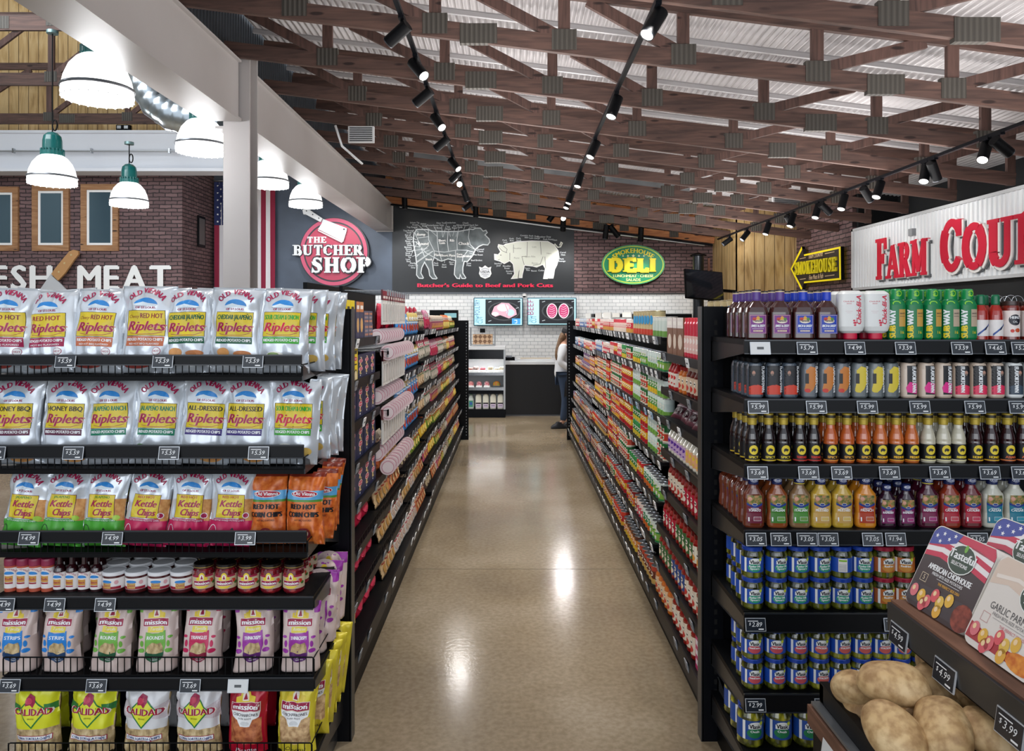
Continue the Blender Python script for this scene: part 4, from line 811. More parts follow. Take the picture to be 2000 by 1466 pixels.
# ================================================================ chip bags
CR1 = M('#a3124a', .4); YEL = M('#dcc42c', .34); DKN = M('#2a2a3a', .45); BLU = M('#2f86d0', .4); SIL = noisemat('silver_film', [(.3, '#c6ced8'), (.7, '#e2e7ec')], (4, 4, 4), .2, .3)
def h2(a, b): x = sin(a * 127.1 + b * 311.7) * 43758.5453; return x - math.floor(x)
class Bag:
    def __init__(s, W, H, T, seed, gusset=False, amp=1.0):
        s.W = W; s.H = H; s.T = T; s.g = gusset; r = random.Random(seed); s.r = [(r.uniform(-1, 1), r.uniform(0, 1), r.uniform(0, 2 * pi), r.uniform(.6, 1.4)) for _ in range(9)]; s.amp = amp
        s.lean = r.uniform(-.012, .012); s.pin = r.uniform(.04, .09); s.cv = r.uniform(-.010, .010)
    def half(s, v): return s.W * .5 * (1 - s.pin * sin(pi * min(max(v, 0), 1)))
    def th(s, u, v):
        v = min(max(v, 0), 1); u = min(max(u, -1), 1)
        if s.g: e = min(1, max(0, (.96 - v) / .5)) ** .6 * (1 if v > .03 else .9); return s.T * .5 * e * (1 - abs(u) ** 8) ** .5
        e = (1 - abs(2 * v - 1) ** 4) ** .7 if 0 < v < 1 else 0
        return s.T * .5 * e * max(0, 1 - abs(u) ** 2.6) ** .75
    def wr(s, u, v):
        t = 0; ed = .35 + .65 * abs(2 * v - 1) ** 1.5 + .5 * abs(u) ** 3
        for i, (a, b, ph, k) in enumerate(s.r):
            d = (u - a) * cos(ph) + (v - b) * sin(ph) * 1.6
            t += .0034 * k * (abs(((d * 2.2 + ph) % 1) * 2 - 1) ** 1.5 - .4) if i < 5 else .0024 * sin(d * 12 + ph)
        return t * ed * s.amp
    def pt(s, x, z, off=0, back=False):
        v = z / s.H; hw = s.half(v); u = x / hw if hw else 0; w = s.wr(max(-1, min(1, u)), v) * (0.15 if (v > .965 or v < .03) else 1)
        t = s.th(u, v); y = -(t + w + off) if not back else (t + w + .002)
        return (x + s.cv * sin(pi * v), y + s.lean * v * v + .5 * s.cv * u, z)
    def body(s, b, fm, zones=None, nu=22, nv=32):
        zones = zones or []
        def zig(u, v, back=False):
            x = (2 * u - 1) * s.half(v); return s.pt(x, v * s.H, 0, back)
        fvs = [zig(i / nu, j / nv) for j in range(nv + 1) for i in range(nu + 1)]; w = nu + 1
        fr = {}
        for j in range(nv):
            for i in range(nu):
                v = (j + .5) / nv; u = 2 * (i + .5) / nu - 1; m = fm
                for z in zones:
                    if z[0] <= v <= z[1] and z[2] <= u <= z[3]: m = z[4]
                fr.setdefault(m, []).append((j * w + i, j * w + i + 1, (j + 1) * w + i + 1, (j + 1) * w + i))
        bk = [zig(i / nu, j / nv, True) for j in range(nv + 1) for i in range(nu + 1)]; n = len(fvs)
        o = len(b.v); b.v += fvs + bk
        for m, fs in fr.items():
            mi = b.mi(m)
            for f in fs:
                b.f.append(tuple(a + o for a in f)); b.m.append(mi); b.sm.append(True)
                g = tuple(a + n + o for a in f[::-1]); b.f.append(g); b.m.append(mi); b.sm.append(True)
        mi = b.mi(fm)
        ring = [i for i in range(w)] + [j * w + nu for j in range(1, nv + 1)] + [nv * w + i for i in range(nu - 1, -1, -1)] + [j * w for j in range(nv - 1, 0, -1)]
        for k in range(len(ring)): a, c = ring[k], ring[(k + 1) % len(ring)]; b.f.append((a + o, a + n + o, c + n + o, c + o)); b.m.append(mi); b.sm.append(True)
def old_vienna(p, v, k=1.0):
    p.arc('OLD VIENNA', 0, v - .05 * k, .06 * k, .0185 * k, CR1, 2.0, 3, bold=.06, wk=.82)
    pts = [(.038 * k * cos(t * pi / 12), v - .032 * k + .024 * k * sin(t * pi / 12)) for t in range(13)]
    p.poly(pts, BLU, 1); p.poly([(-.04 * k, v - .031 * k), (-.01 * k, v - .022 * k), (.008 * k, v - .027 * k), (.04 * k, v - .031 * k), (.03 * k, v - .036 * k), (-.03 * k, v - .036 * k)][::-1], M('#d6e4ee', .4), 2)
    p.text('OF ST.LOUIS', 0, v - .046 * k, .0075 * k, CR1, 2, w=.062 * k, bold=.04)
CHIP = noisemat('potato_chip', [(.3, '#b8743a'), (.7, '#dda867')], (60, 60, 60), .6)
def riplets(seed, flav, fc, band, food, cheesy=False, sub=None, W=.188):
    b = MB(); g = Bag(W, .298, .075, seed); g.body(b, SIL, [(.965, 1, -1, 1, M('#b9c2cb', .3, .4))]); p = Print(b, lambda u, v, o: g.pt(u, v, o)); hw = .062
    old_vienna(p, .262); p.rect(-hw - .0015, .1235, hw + .0015, .2105, DKN, 0); p.rect(-hw, .125, hw, .209, YEL, 1)
    if cheesy: p.text('Cheesy', -.04, .184, .011, fc, 2, w=.036, sh=.3); p.text('RED HOT', .02, .184, .016, fc, 2, w=.072, bold=.04)
    else: p.text(flav, 0, .184, .016, fc, 2, w=min(.116, .0125 * len(flav) + .01), bold=.05)
    p.text('Riplets', 0, .142, .031, M('#d9a08f', .4), 2, w=.122, sh=.28, bold=.075); p.text('Riplets', 0, .142, .031, CR1 if food != 'g' else M('#c8143a', .4), 3, w=.116, sh=.28, bold=.04)
    p.line([(-.05, .134), (-.02, .129), (.03, .13), (.055, .138)], .0016, CR1, 2)
    p.rect(-hw, .09 if sub else .1, hw, .122, band, 1); p.text('RIDGED POTATO CHIPS', 0, .107, .0095, TW, 2, w=.116, bold=.06)
    if sub: p.text(sub, 0, .094, .006, TW, 2, w=.1, bold=.03)
    if food in 'hbo': p.ell(.035, .03, .042, .022, CHIP, 1); p.ell(-.04, .032, .026, .012, M({'h': '#3a1c14', 'b': '#35201a', 'o': '#5d1f3a'}[food], .4), 1)
    if food == 'r': p.ell(.045, .073, .013, .013, CR1, 1); p.ell(.045, .073, .0115, .0115, TW, 2); p.text('HOT', .045, .070, .006, CR1, 3, bold=.04); p.ell(-.02, .03, .05, .016, M('#9a3b34', .6), 1)
    if food == 'c': p.ell(-.035, .07, .022, .016, M('#d99a5a', .5), 1); p.ell(.03, .066, .03, .011, M('#c07b4a', .5), 1)
    if food == 'g': p.ell(-.02, .06, .03, .012, M('#f0efe4', .4), 1); p.ell(-.025, .063, .02, .006, M('#8aa36a', .5), 2); p.ell(.05, .045, .02, .014, M('#d9b45a', .5), 1)
    if food == 'j': p.ell(-.045, .06, .018, .01, M('#4f8a3a', .5), 1); p.ell(.0, .052, .035, .014, M('#ecebe2', .4), 1)
    return b
def kettle(seed, base, txt, fc):
    W = .152; b = MB(); g = Bag(W, .262, .07, seed); top = M('#1f8a4a' if base == 'g' else '#8a1f4f', .3, .2); low = M('#4faa3a' if base == 'g' else '#c7245a', .35)
    g.body(b, SIL, [(.96, 1, -1, 1, top), (0, .33, -1, 1, low), (.33, .64, .45, 1, CHIP)]); p = Print(b, lambda u, v, o: g.pt(u, v, o)); old_vienna(p, .228, .88)
    p.rect(-.046, .098, .046, .178, M('#6a2340', .4), 0); p.rect(-.0445, .0995, .0445, .1765, YEL, 1); p.text(txt, 0, .165, .0085, fc, 2, w=.055, bold=.04)
    p.text('Kettle', 0, .136, .022, CR1, 2, w=.07, sh=.3, bold=.06); p.text('Chips', .004, .107, .022, CR1, 2, w=.06, sh=.3, bold=.06)
    p.rect(-.052, .086, .052, .096, M('#3f9a3a' if base == 'g' else '#b01f55', .4), 1); p.text('KETTLE COOKED POTATO CHIPS', 0, .0885, .005, TW, 2, w=.098)
    if base == 'g': p.ell(.052, .1, .011, .009, M('#a9cf4a', .4), 2)
    else: p.ell(.052, .108, .01, .01, TW, 2); p.ell(.052, .108, .008, .008, CR1, 3)
    dk = M('#232a33', .45); sk = [(-.07, .03), (-.06, .03), (-.06, .045), (-.045, .045), (-.045, .035), (-.02, .035), (-.02, .052), (-.01, .052), (-.01, .04), (.01, .04), (.01, .06), (.015, .067), (.02, .06), (.02, .045), (.035, .045), (.035, .055), (.05, .055), (.05, .038), (.068, .038), (.068, .012), (-.07, .012)]
    p.poly([(x, y - .0) for x, y in sk][::-1], dk, 1); p.line([(-.052 + .016 * cos(t * pi / 8), .03 + .045 * sin(t * pi / 8)) for t in range(9)], .002, TW if base == 'p' else dk, 2)
    p.line([(-.03, .04), (0, .055), (.03, .04)], .004, TW, 2)
    return b
def corn(seed):
    om = noisemat('corn_chip_orange', [(.35, '#b8501c'), (.6, '#dd7a35')], (45, 45, 45), .35); b = MB(); g = Bag(.132, .25, .06, seed); g.body(b, om, [(.93, 1, -1, 1, M('#7a2c1e', .3)), (.6, .76, -1, 1, M('#5fa8d8', .35)), (.6, .635, -1, 1, M('#4f8a3a', .4))]); p = Print(b, lambda u, v, o: g.pt(u, v, o))
    p.ell(0, .176, .046, .0125, TW, 1); p.ell(0, .176, .044, .0108, M('#b3122e', .4), 2); p.text('Old Vienna', 0, .171, .0125, TW, 3, w=.076, bold=.04)
    dk = M('#15131a', .5); p.text('RED HOT', 0, .124, .017, dk, 1, w=.088, bold=.1); p.text('CORN CHIPS', 0, .097, .017, dk, 1, w=.104, bold=.1); p.text('HOT BBQ FLAVORED', 0, .083, .006, dk, 1, w=.06)
    p.ell(0, .04, .024, .02, M('#8a2430', .5), 1); p.ell(0, .04, .015, .013, M('#e7d5c0', .5), 2)
    return b
MAR = M('#9c1242', .4); BEI = noisemat('cream_paper_film', [(.3, '#cbb5b0'), (.7, '#dccac3')], (6, 6, 6), .35); TORT = noisemat('tortilla_chips', [(.3, '#8a7350'), (.5, '#bfa678'), (.7, '#d9c49a')], (70, 70, 40), .6)
def mission_logo(p, v, k=1, lay=1):
    a = M('#e7cc3f', .4); p.poly([(-.03 * k, v), (-.03 * k, v + .018 * k), (-.018 * k, v + .022 * k)] + [(-.016 * k * cos(t * pi / 8), v + .022 * k + .024 * k * sin(t * pi / 8)) for t in range(9)] + [(.018 * k, v + .022 * k), (.03 * k, v + .018 * k), (.03 * k, v)], a, lay)
    p.poly([(-.01 * k, v + .006 * k)] + [(-.01 * k * cos(t * pi / 6), v + .024 * k + .012 * k * sin(t * pi / 6)) for t in range(7)] + [(.01 * k, v + .006 * k)], M('#f3e9dc', .4), lay + 1)
    p.poly([(-.007 * k, v + .01 * k), (0, v + .032 * k), (.007 * k, v + .01 * k)], MAR, lay + 2); p.rect(-.046 * k, v - .026 * k, .046 * k, v + .002 * k, M('#f2e4dc', .4), lay + 1); p.rect(-.0445 * k, v - .0245 * k, .0445 * k, v + .0005 * k, MAR, lay + 2)
    p.text('mission', 0, v - .02 * k, .0165 * k, TW, lay + 3, w=.078 * k, bold=.07)
def mission(seed, name, col, dark, tor='Tortilla'):
    W = .142; b = MB(); g = Bag(W, .25, .085, seed, True, .8); c = M(col, .4); g.body(b, BEI, [(.84, 1, -1, 1, c)]); p = Print(b, lambda u, v, o: g.pt(u, v, o))
    p.ell(0, .21, .05, .045, BEI, 0); mission_logo(p, .190)
    p.rect(-.028, .143, .028, .163, M('#e3d24a', .4), 1); p.text(tor, 0, .15, .01, TW, 2, w=.044, sh=.3)
    p.poly([(-.03, .06), (-.036, .1), (-.034, .145), (-.012, .139), (.012, .141), (.034, .15), (.038, .1), (.03, .06)][::-1], c, 1)
    p.text(name, 0, .119, .0115, TW, 2, w=min(.058, .0095 * len(name) + .004), bold=.04)
    p.ell(0, .07, .033, .03, M(dark, .4), 2); p.poly([(-.03, .075), (-.026, .095), (-.01, .108), (.008, .104), (.022, .108), (.029, .092), (.03, .074), (0, .065)][::-1], TORT, 3)
    for s in (-1, 1):
        p.ell(s * .047, .104, .006, .012, c, 1); p.ell(s * .052, .128, .008, .005, c, 1); p.ell(s * .048, .079, .012, .008, c, 1)
    p.poly([(-.033, .067)] + [(-.033 * cos(t * pi / 8), .067 - .03 * sin(t * pi / 8)) for t in range(9)] + [(.033, .067)], M(dark, .4), 4); p.text('SIMPLE', .003, .052, .0055, TW, 5, w=.022, bold=.04); p.text('INGREDIENTS', .003, .044, .004, TW, 5, w=.028)
    return b
def calidad(seed, base, W=.162):
    c = M(base, .3, .05); b = MB(); g = Bag(W, .27, .08, seed, False, 1.1); g.body(b, TORT, [(.44, 1, -1, 1, c), (0, .09, -1, 1, c)]); p = Print(b, lambda u, v, o: g.pt(u, v, o)); v = .178
    if base == '#d9dadd':
        for s in (-1, 1): p.poly([(s * .03, v + .012), (s * .078, v + .03), (s * .078, v - .03), (s * .03, v - .024)][::-1] if s < 0 else [(s * .03, v - .024), (s * .078, v - .03), (s * .078, v + .03), (s * .03, v + .012)], M('#c9bfc4', .4), 0)
    else:
        for s in (-1, 1): p.rect(min(s * .04, s * .078), v + .0, max(s * .04, s * .078), v + .022, M('#2f7a3c', .4), 0)
    p.poly([(0, v - .058), (.05, v), (0, v + .052), (-.05, v)], M('#1c7a3a', .4), 1); p.poly([(0, v - .051), (.044, v), (0, v + .046), (-.044, v)], M('#dfe23a', .4), 2)
    p.poly([(-.02, v + .02), (-.018, v + .045), (-.004, v + .062), (.012, v + .05), (.014, v + .03), (.004, v + .012), (-.006, v + .022)][::-1], M('#a01f4c', .4), 3); p.ell(-.008, v + .036, .012, .011, M('#c6405c', .4), 4)
    p.text('CALIDAD', 0, v - .012, .022, M('#f0e8e0', .4), 4, w=.135, bold=.1); p.text('CALIDAD', 0, v - .012, .022, M('#a0183c', .4), 5, w=.13, bold=.06); p.text('BRAND', 0, v - .026, .005, M('#7a6a20', .4), 5)
    p.rect(-.062, .078, .062, .096, M('#a0183c', .4), 1); p.rect(-.06, .08, .06, .094, TW, 2); p.text('CORN TORTILLA CHIPS', 0, .083, .0078, M('#1f3f8a', .4), 3, w=.112, bold=.05)
    return b
def chich(seed, base, food, tail):
    c = M(base, .28, .1); fm = noisemat('pork_rinds', [(.3, food[0]), (.6, food[1])], (60, 60, 60), .6); b = MB(); g = Bag(.138, .27, .075, seed, False, 1.1); g.body(b, c, [(.24, .56, -.8, .8, fm)]); p = Print(b, lambda u, v, o: g.pt(u, v, o)); mission_logo(p, .205, 1.08)
    p.poly([(-.05, .176), (-.046, .155), (-.026, .148), (-.016, .125), (.016, .125), (.026, .148), (.046, .155), (.05, .176)], TW, 1); p.text('CHICHARRONES', 0, .161, .0095, M('#2a2430', .4), 2, w=.086, bold=.03); p.text('PORK RINDS', 0, .15, .006, M('#2a2430', .4), 2, w=.044); p.ell(0, .136, .015, .008, M('#d9dde0', .4), 2)
    p.text(tail, 0, .04, .012, TW if base == '#b3122e' else M('#3a2a10', .4), 1, w=.07, sh=.3)
    return b
def bagput(mb, name, px, d, z, label, cat='chip bag', group=None, tilt=6, roll=0, yaw=0, sc=1):
    return mb.build(name, None, (xpx(px, d), d, z), (radians(-tilt), radians(roll), radians(yaw)), label, cat, group).__setattr__('scale', (sc, sc, sc))
# ================================================================ left endcap
YF, YBK = 2.53, 2.99
LX0, LX1 = -1.80, -.647
def strips(row): return row
le = [(zpx(733, YF), zpx(712, YF), zpx(693, YF), [(xpx(x, YF), '5.59') for x in (133, 322, 497)], (zpx(733, YF), zpx(712, YF)), (-1.9, xpx(590, YF))),
      (zpx(915, YF), zpx(893, YF), zpx(868, YF), [(xpx(x, YF), '5.59') for x in (-4, 148, 334, 508)], (zpx(915, YF), zpx(893, YF)), (-1.9, xpx(594, YF))),
      (zpx(1078, YF), zpx(1057, YF), zpx(1035, YF), [(xpx(62, YF), '4.99'), (xpx(224, YF), '4.99'), (xpx(482, YF), '3.99')], (zpx(1078, YF), zpx(1057, YF)), (-1.9, xpx(600, YF))),
      (zpx(1162, YF), zpx(1187, YF), zpx(1163, YF), [(xpx(x, YF), '4.99') for x in (14, 112, 210)], None, (-1.76, xpx(613, YF))),
      (zpx(1318, YF), zpx(1345, YF), zpx(1320, YF), [(xpx(25, YF), '3.69'), (xpx(193, YF), '3.69'), (xpx(375, YF), '3.69'), (xpx(468, YF), '')], (zpx(1317, YF), zpx(1282, YF)), (xpx(8, YF), xpx(614, YF))),
      (zpx(1482, YF), zpx(1505, YF), zpx(1484, YF), [], (zpx(1482, YF), zpx(1449, YF)), (xpx(18, YF), xpx(610, YF)))]
endcap('endcap_shelving', 'black left endcap shelving stacked with bagged chips and salsa jars', LX0, LX1, YF, YBK, 1.735, le, 'L')
z1 = le[0][0] + .004; SC_G = M('#3fa534', .4); GRN = M('#0f5a3c', .4); PUR = M('#3d2a78', .4); TEA = M('#0b7a5a', .4); MARN = M('#5a1238', .4); ORG = M('#c46a45', .4); BK_ = M('#1e1c28', .4)
G1 = 'silver ridged potato chip bags'
pos7 = ['leftmost, half out of the picture', 'second from left', 'third from left', 'fourth from left', 'fifth from left', 'sixth from left', 'seventh from left']
r1 = [(14, 'RED HOT', M('#7a1230', .4), CR1, 'r', 0, 'HOT BBQ FLAVORED'), (95, 'RED HOT', M('#9a1230', .4), CR1, 'r', 0, 'HOT BBQ FLAVORED'), (188, '', M('#8a1230', .4), ORG, 'r', 1, 'RED HOT BBQ FLAVORED'), (283, '', M('#8a1230', .4), ORG, 'r', 1, 'RED HOT BBQ FLAVORED'), (370, 'CHEDDAR JALAPEÑO', GRN, GRN, 'c', 0, ''), (462, 'CHEDDAR JALAPEÑO', GRN, GRN, 'c', 0, ''), (552, 'SOUR CREAM & ONION', SC_G, SC_G, 'g', 0, '')]
nm1 = ['red hot', 'red hot', 'cheesy red hot', 'cheesy red hot', 'cheddar jalapeno', 'cheddar jalapeno', 'sour cream and onion']
for i, (px, fl_n, fc, bd, fd_, ch, sub) in enumerate(r1):
    bagput(riplets(10 + i, fl_n, fc, bd, fd_, ch, sub), 'chip_bag', px, YF + .06, z1, 'silver bag of %s ridged chips on the top shelf, %s' % (nm1[i], pos7[i] if i else 'leftmost, partly cut off'), group=G1, tilt=7 + (i * 37 % 5) - 2, roll=[1, -3, 2, 0, -1, 1.5, 1][i], yaw=[3, -4, 2, -3, 4, 2, 3][i], sc=[1, .98, 1, 1.03, 1, 1, 1][i])
for i, (px, d) in enumerate([(584, .17), (606, .25), (618, .33)]):
    bagput(riplets(30 + i, 'SOUR CREAM & ONION', SC_G, SC_G, 'g'), 'chip_bag', px, YF + d, z1, 'sour cream chip bag behind the front one, top shelf end, %s' % ['first behind', 'second behind', 'rearmost'][i], group=G1, tilt=4, roll=2 + i, yaw=6)
for i, (px, dz, ro) in enumerate([(60, .0, 5), (150, .012, -4), (245, .015, 3), (335, -.002, -3), (425, .0, 2), (515, -.004, -2)]):
    g = Bag(.17, .298, .06, 60 + i); b = MB(); g.body(b, SIL, nu=12, nv=16); bagput(b, 'chip_bag', px, YF + .2, z1 + .002, 'plain silver back-row chip bag peeking over the top shelf, %s' % ordn[i] if False else 'silver chip bag in the back row of the top shelf, %s from left' % ord2[i], group=G1, tilt=2, roll=ro)
z2 = le[1][0] + .004
r2 = [(30, 'HONEY BBQ', BK_, MARN, 'h'), (128, 'HONEY BBQ', BK_, MARN, 'h'), (213, 'JALAPEÑO RANCH', TEA, TEA, 'j'), (302, 'JALAPEÑO RANCH', TEA, TEA, 'j'), (393, 'ALL-DRESSED', BK_, PUR, 'o'), (478, 'ALL-DRESSED', BK_, PUR, 'o'), (568, 'SOUR CREAM & ONION', SC_G, SC_G, 'g')]
nm2 = ['honey barbecue', 'honey barbecue', 'jalapeno ranch', 'jalapeno ranch', 'all-dressed', 'all-dressed', 'sour cream and onion']
for i, (px, fl_n, fc, bd, fd_) in enumerate(r2):
    bagput(riplets(40 + i, fl_n, fc, bd, fd_, W=.18), 'chip_bag', px, YF + .06, z2, 'silver bag of %s ridged chips on the second shelf, %s' % (nm2[i], pos7[i] if i else 'leftmost'), group=G1, tilt=8 + (i * 31 % 5) - 2, roll=[0, 2, -2, 2, 3, 1, 2][i], yaw=[3, 4, -3, 3, 2, -4, 3][i])
for i, (px, d) in enumerate([(594, .17), (612, .25), (622, .33)]):
    bagput(riplets(55 + i, 'SOUR CREAM & ONION', SC_G, SC_G, 'g'), 'chip_bag', px, YF + d, z2, 'sour cream chip bag behind the front one, second shelf end, %s' % ['first behind', 'second behind', 'rearmost'][i], group=G1, tilt=4, roll=2 + i, yaw=6)
for i, px in enumerate([80, 170, 258, 348, 436, 522]):
    g = Bag(.17, .29, .06, 70 + i); b = MB(); g.body(b, SIL, nu=12, nv=16); bagput(b, 'chip_bag', px, YF + .2, z2 + .002, 'silver chip bag, back row of the second shelf, %s from left' % ord2[i], group=G1, tilt=2, roll=3 - i)
z3 = le[2][0] + .004; G3 = 'kettle and corn chip bags'
r3 = [(40, 'g'), (122, 'g'), (203, 'g'), (280, 'p'), (362, 'p'), (443, 'p')]
for i, (px, c) in enumerate(r3):
    bagput(kettle(80 + i, c, 'JALAPENO' if c == 'g' else 'RED HOT', M('#2f8a3a', .4) if c == 'g' else M('#b01f45', .4)), 'chip_bag', px, YF + .055, z3, '%s kettle chip bag on the third shelf, %s' % ('green' if c == 'g' else 'pink', ['leftmost green', 'middle green', 'rightmost green', 'leftmost pink', 'middle pink', 'rightmost pink'][i]), group=G3, tilt=9, roll=[4, 3, 2, 5, 4, 3][i], yaw=[-4, 3, 2, 4, 2, 3][i])
for i, (px, c) in enumerate([(95, 'g'), (175, 'g'), (255, 'g'), (330, 'p'), (400, 'p'), (470, 'p')]):
    bagput(kettle(90 + i, c, 'JALAPENO' if c == 'g' else 'RED HOT', M('#2f8a3a', .4)), 'chip_bag', px, YF + .17, z3, '%s kettle chip bag, back row of the third shelf, %s from left' % ('green' if c == 'g' else 'pink', ord2[i]), group=G3, tilt=5, roll=3)
for i, (px, d, dz) in enumerate([(522, .08, 0), (598, .08, 0), (560, .15, 0), (614, .15, .0), (560, .23, .01), (622, .22, .01), (628, .3, .012)]):
    bagput(corn(100 + i), 'chip_bag', px, YF + d, z3 + dz, 'orange corn chip bag on the third shelf, %s' % ['front left', 'front right', 'second row left', 'second row right', 'third row left', 'third row right', 'rearmost at the right end'][i], group=G3, tilt=5, roll=[0, 1, 2, 4, 2, 5, 6][i], yaw=[2, 3, 4, 6, 3, 8, 8][i])
# --- row 4: shakers, sauce bottles, dip tins, salsa jars
z4 = le[3][0]
def cyl(r, seam=0): return lambda u, v, o: ((r + o) * sin(u / r + seam), -(r + o) * cos(u / r + seam), v)
WL = M('#e9e4e2', .45)
def ov_label(p, v, k, txt):
    p.arc('OLD VIENNA', 0, v - .024 * k, .03 * k, .007 * k, CR1, 1.9, 2, wk=.9); p.poly([(.02 * k * cos(t * pi / 8), v - .012 * k + .013 * k * sin(t * pi / 8)) for t in range(9)], BLU, 1)
    p.rect(-.016 * k, v - .042 * k, .016 * k, v - .018 * k, M('#c9923f', .45), 1); p.text(txt, 0, v - .034 * k, .009 * k, CR1, 2, w=.026 * k, bold=.05); p.rect(-.016 * k, v - .05 * k, .016 * k, v - .044 * k, M('#9a1f35', .4), 1)
r = empty('seasoning_shaker'); b = MB(); R = .0205
b.lathe([(0, 0), (R, 0), (R, .004), (R, .088)], M('#b5523a', .4), 20); b.lathe([(R * 1.02, .012), (R * 1.02, .082)], WL, 24); p = Print(b, cyl(R * 1.02), .006, .0004, .0002); ov_label(p, .07, .85, 'Rub'); b.build('bottle', r)
b = MB(); b.lathe([(R, .088), (R * 1.06, .09), (R * 1.06, .106), (R * .98, .112), (0, .113)], M('#8c2547', .4), 20); b.build('cap', r); PS = Place(r, 'seasoning shaker')
n = 0
for row in range(4):
    for c in range(4):
        d = YF + .05 + row * .07; PS.put((xpx(22 + c * 24 + row * 9, d), d, z4), (0, 0, radians(8 - c * 5)), 'maroon-capped seasoning shaker, %s row, %s from left on the jar shelf' % (['front', 'second', 'third', 'fourth'][row], ord2[c]), 'seasoning shakers')
r = empty('sauce_bottle'); b = MB(); R = .0205; DR = M('#2a0d12', .12, 0, 1)
b.lathe([(0, 0), (R, 0), (R, .07), (R * .85, .08), (.0095, .092), (.0085, .12), (.0085, .128)], DR, 20); b.build('bottle', r); b = MB(); b.lathe([(R * 1.01, .008), (R * 1.01, .066)], WL, 24); p = Print(b, cyl(R * 1.01), .006, .0004, .0002); ov_label(p, .057, .8, 'Sauce'); b.build('label', r)
b = MB(); b.lathe([(.0105, .118), (.0105, .143), (.009, .146), (0, .146)], BLK, 14); b.build('cap', r); PB = Place(r, 'sauce bottle')
for row in range(3):
    for c in range(4): d = YF + .05 + row * .07; PB.put((xpx(117 + c * 24 + row * 8, d), d, z4), (0, 0, 0), 'black-capped sauce bottle beside the shakers, %s row, %s from left' % (['front', 'second', 'third'][row], ord2[c]), 'small dark sauce bottles')
r = empty('dip_tin'); b = MB(); R = .0375
b.lathe([(0, 0), (R * .97, 0), (R, .004), (R, .058)], M('#4a1418', .3, 0, .5), 28); b.build('jar', r); b = MB(); b.lathe([(R * 1.006, .012), (R * 1.006, .05)], WL, 32); p = Print(b, cyl(R * 1.006), .006, .0004, .0002); p.rect(-.045, .013, .045, .022, M('#9a1f35', .4), 0); p.rect(-.018, .016, .012, .036, M('#c9a35a', .4), 1); p.text('Queso', -.003, .022, .01, CR1, 2, w=.026, sh=.2); p.ell(-.003, .038, .018, .006, BLU, 1); p.ell(.03, .036, .007, .007, M('#d9a3a8', .4), 1); b.build('label', r)
b = MB(); b.lathe([(R * .98, .057), (R * 1.03, .058), (R * 1.03, .068), (R * .97, .07), (R * .9, .069), (0, .0695)], M('#e4e5e8', .3), 28); b.build('lid', r); PD = Place(r, 'dip jar')
for row in range(4):
    for c in range(4): d = YF + .055 + row * .085; PD.put((xpx(224 + c * 44 + row * 8, d), d, z4), (0, 0, radians(-10 + c * 9)), 'white-lidded squat dip jar, %s row, %s from left' % (['front', 'second', 'third', 'fourth'][row], ord2[c]), 'squat dip jars')
r = empty('salsa_jar'); b = MB(); R = .0365; SAL = noisemat('chunky_salsa', [(.35, '#4a0d16'), (.55, '#7e1522'), (.7, '#a32b2b')], (80, 80, 80), .12, coat=1)
b.lathe([(0, 0), (R * .9, 0), (R, .006), (R * .99, .03), (R * 1.0, .062), (R * .95, .076), (R * .8, .084)], SAL, 28); b.build('jar', r)
b = MB(); b.lathe([(R * 1.005, .016), (R * 1.01, .062)], M('#cbb89a', .45), 32); p = Print(b, cyl(R * 1.012), .006, .0004, .0002); p.rect(-.04, .056, .04, .062, MAR, 0); mission_logo(p, .043, .62, 1); p.poly([(-.025, .026), (.025, .026), (.01, .018), (-.01, .018)][::-1], M('#e7cc3f', .4), 1); p.ell(.032, .042, .009, .007, M('#c23a2a', .4), 1); p.ell(.042, .034, .007, .005, M('#3f6a2a', .4), 1); b.build('label', r)
b = MB(); b.lathe([(R * .84, .082), (R * .9, .083), (R * .9, .096), (R * .84, .098), (0, .0975)], M('#17120f', .3), 28); b.lathe([(R * .905, .086), (R * .905, .088)], M('#c9a35a', .3, .6), 28); b.build('lid', r); PJ = Place(r, 'salsa jar')
for row in range(4):
    for c in range(5): d = YF + .05 + row * .08; PJ.put((xpx(398 + c * 44 + row * 9, d), d, z4), (0, 0, radians(12 - c * 3)), 'dark-lidded red salsa jar, %s row, %s from left' % (['front', 'second', 'third', 'fourth'][row], ord2[c]), 'red salsa jars')
# --- row 5 and 6
z5 = le[4][0] + .002
r5 = [(38, 'STRIPS', '#1f7fd0', '#1a3f6a', 'blue strips'), (126, 'STRIPS', '#1f7fd0', '#1a3f6a', 'blue strips'), (219, 'ROUNDS', '#6fae45', '#1f5a3c', 'green rounds'), (308, 'ROUNDS', '#6fae45', '#1f5a3c', 'green rounds'), (396, 'TRIANGLES', '#c01f55', '#8a1a3c', 'red triangles'), (495, 'THIN&CRISPY', '#9a35a0', '#5a1f6a', 'purple thin and crispy'), (588, 'THIN&CRISPY', '#9a35a0', '#5a1f6a', 'purple thin and crispy')]
for i, (px, t, c, dk, nm) in enumerate(r5):
    bagput(mission(120 + i, t, c, dk, 'Tortilla' if i < 5 else 'Restaurant'), 'tortilla_chip_bag', px, YF + .05, z5, 'cream bag of %s tortilla chips on the fifth shelf, %s' % (nm, pos7[i] if i else 'leftmost'), group='cream tortilla chip bags', tilt=3, roll=[0, 1, 2, 0, 0, -1, 1][i], yaw=[3, 2, -3, 3, -2, 3, 4][i], sc=.93)
for i in range(7):
    d = YF + .17 + (.06 * i if i > 5 else 0); bagput(mission(130 + i, r5[i][1], r5[i][2], r5[i][3]), 'tortilla_chip_bag', r5[i][0] + 12, YF + .19, z5, 'cream tortilla chip bag in the second row, fifth shelf, %s from left' % ord2[i], group='cream tortilla chip bags', tilt=2, yaw=3)
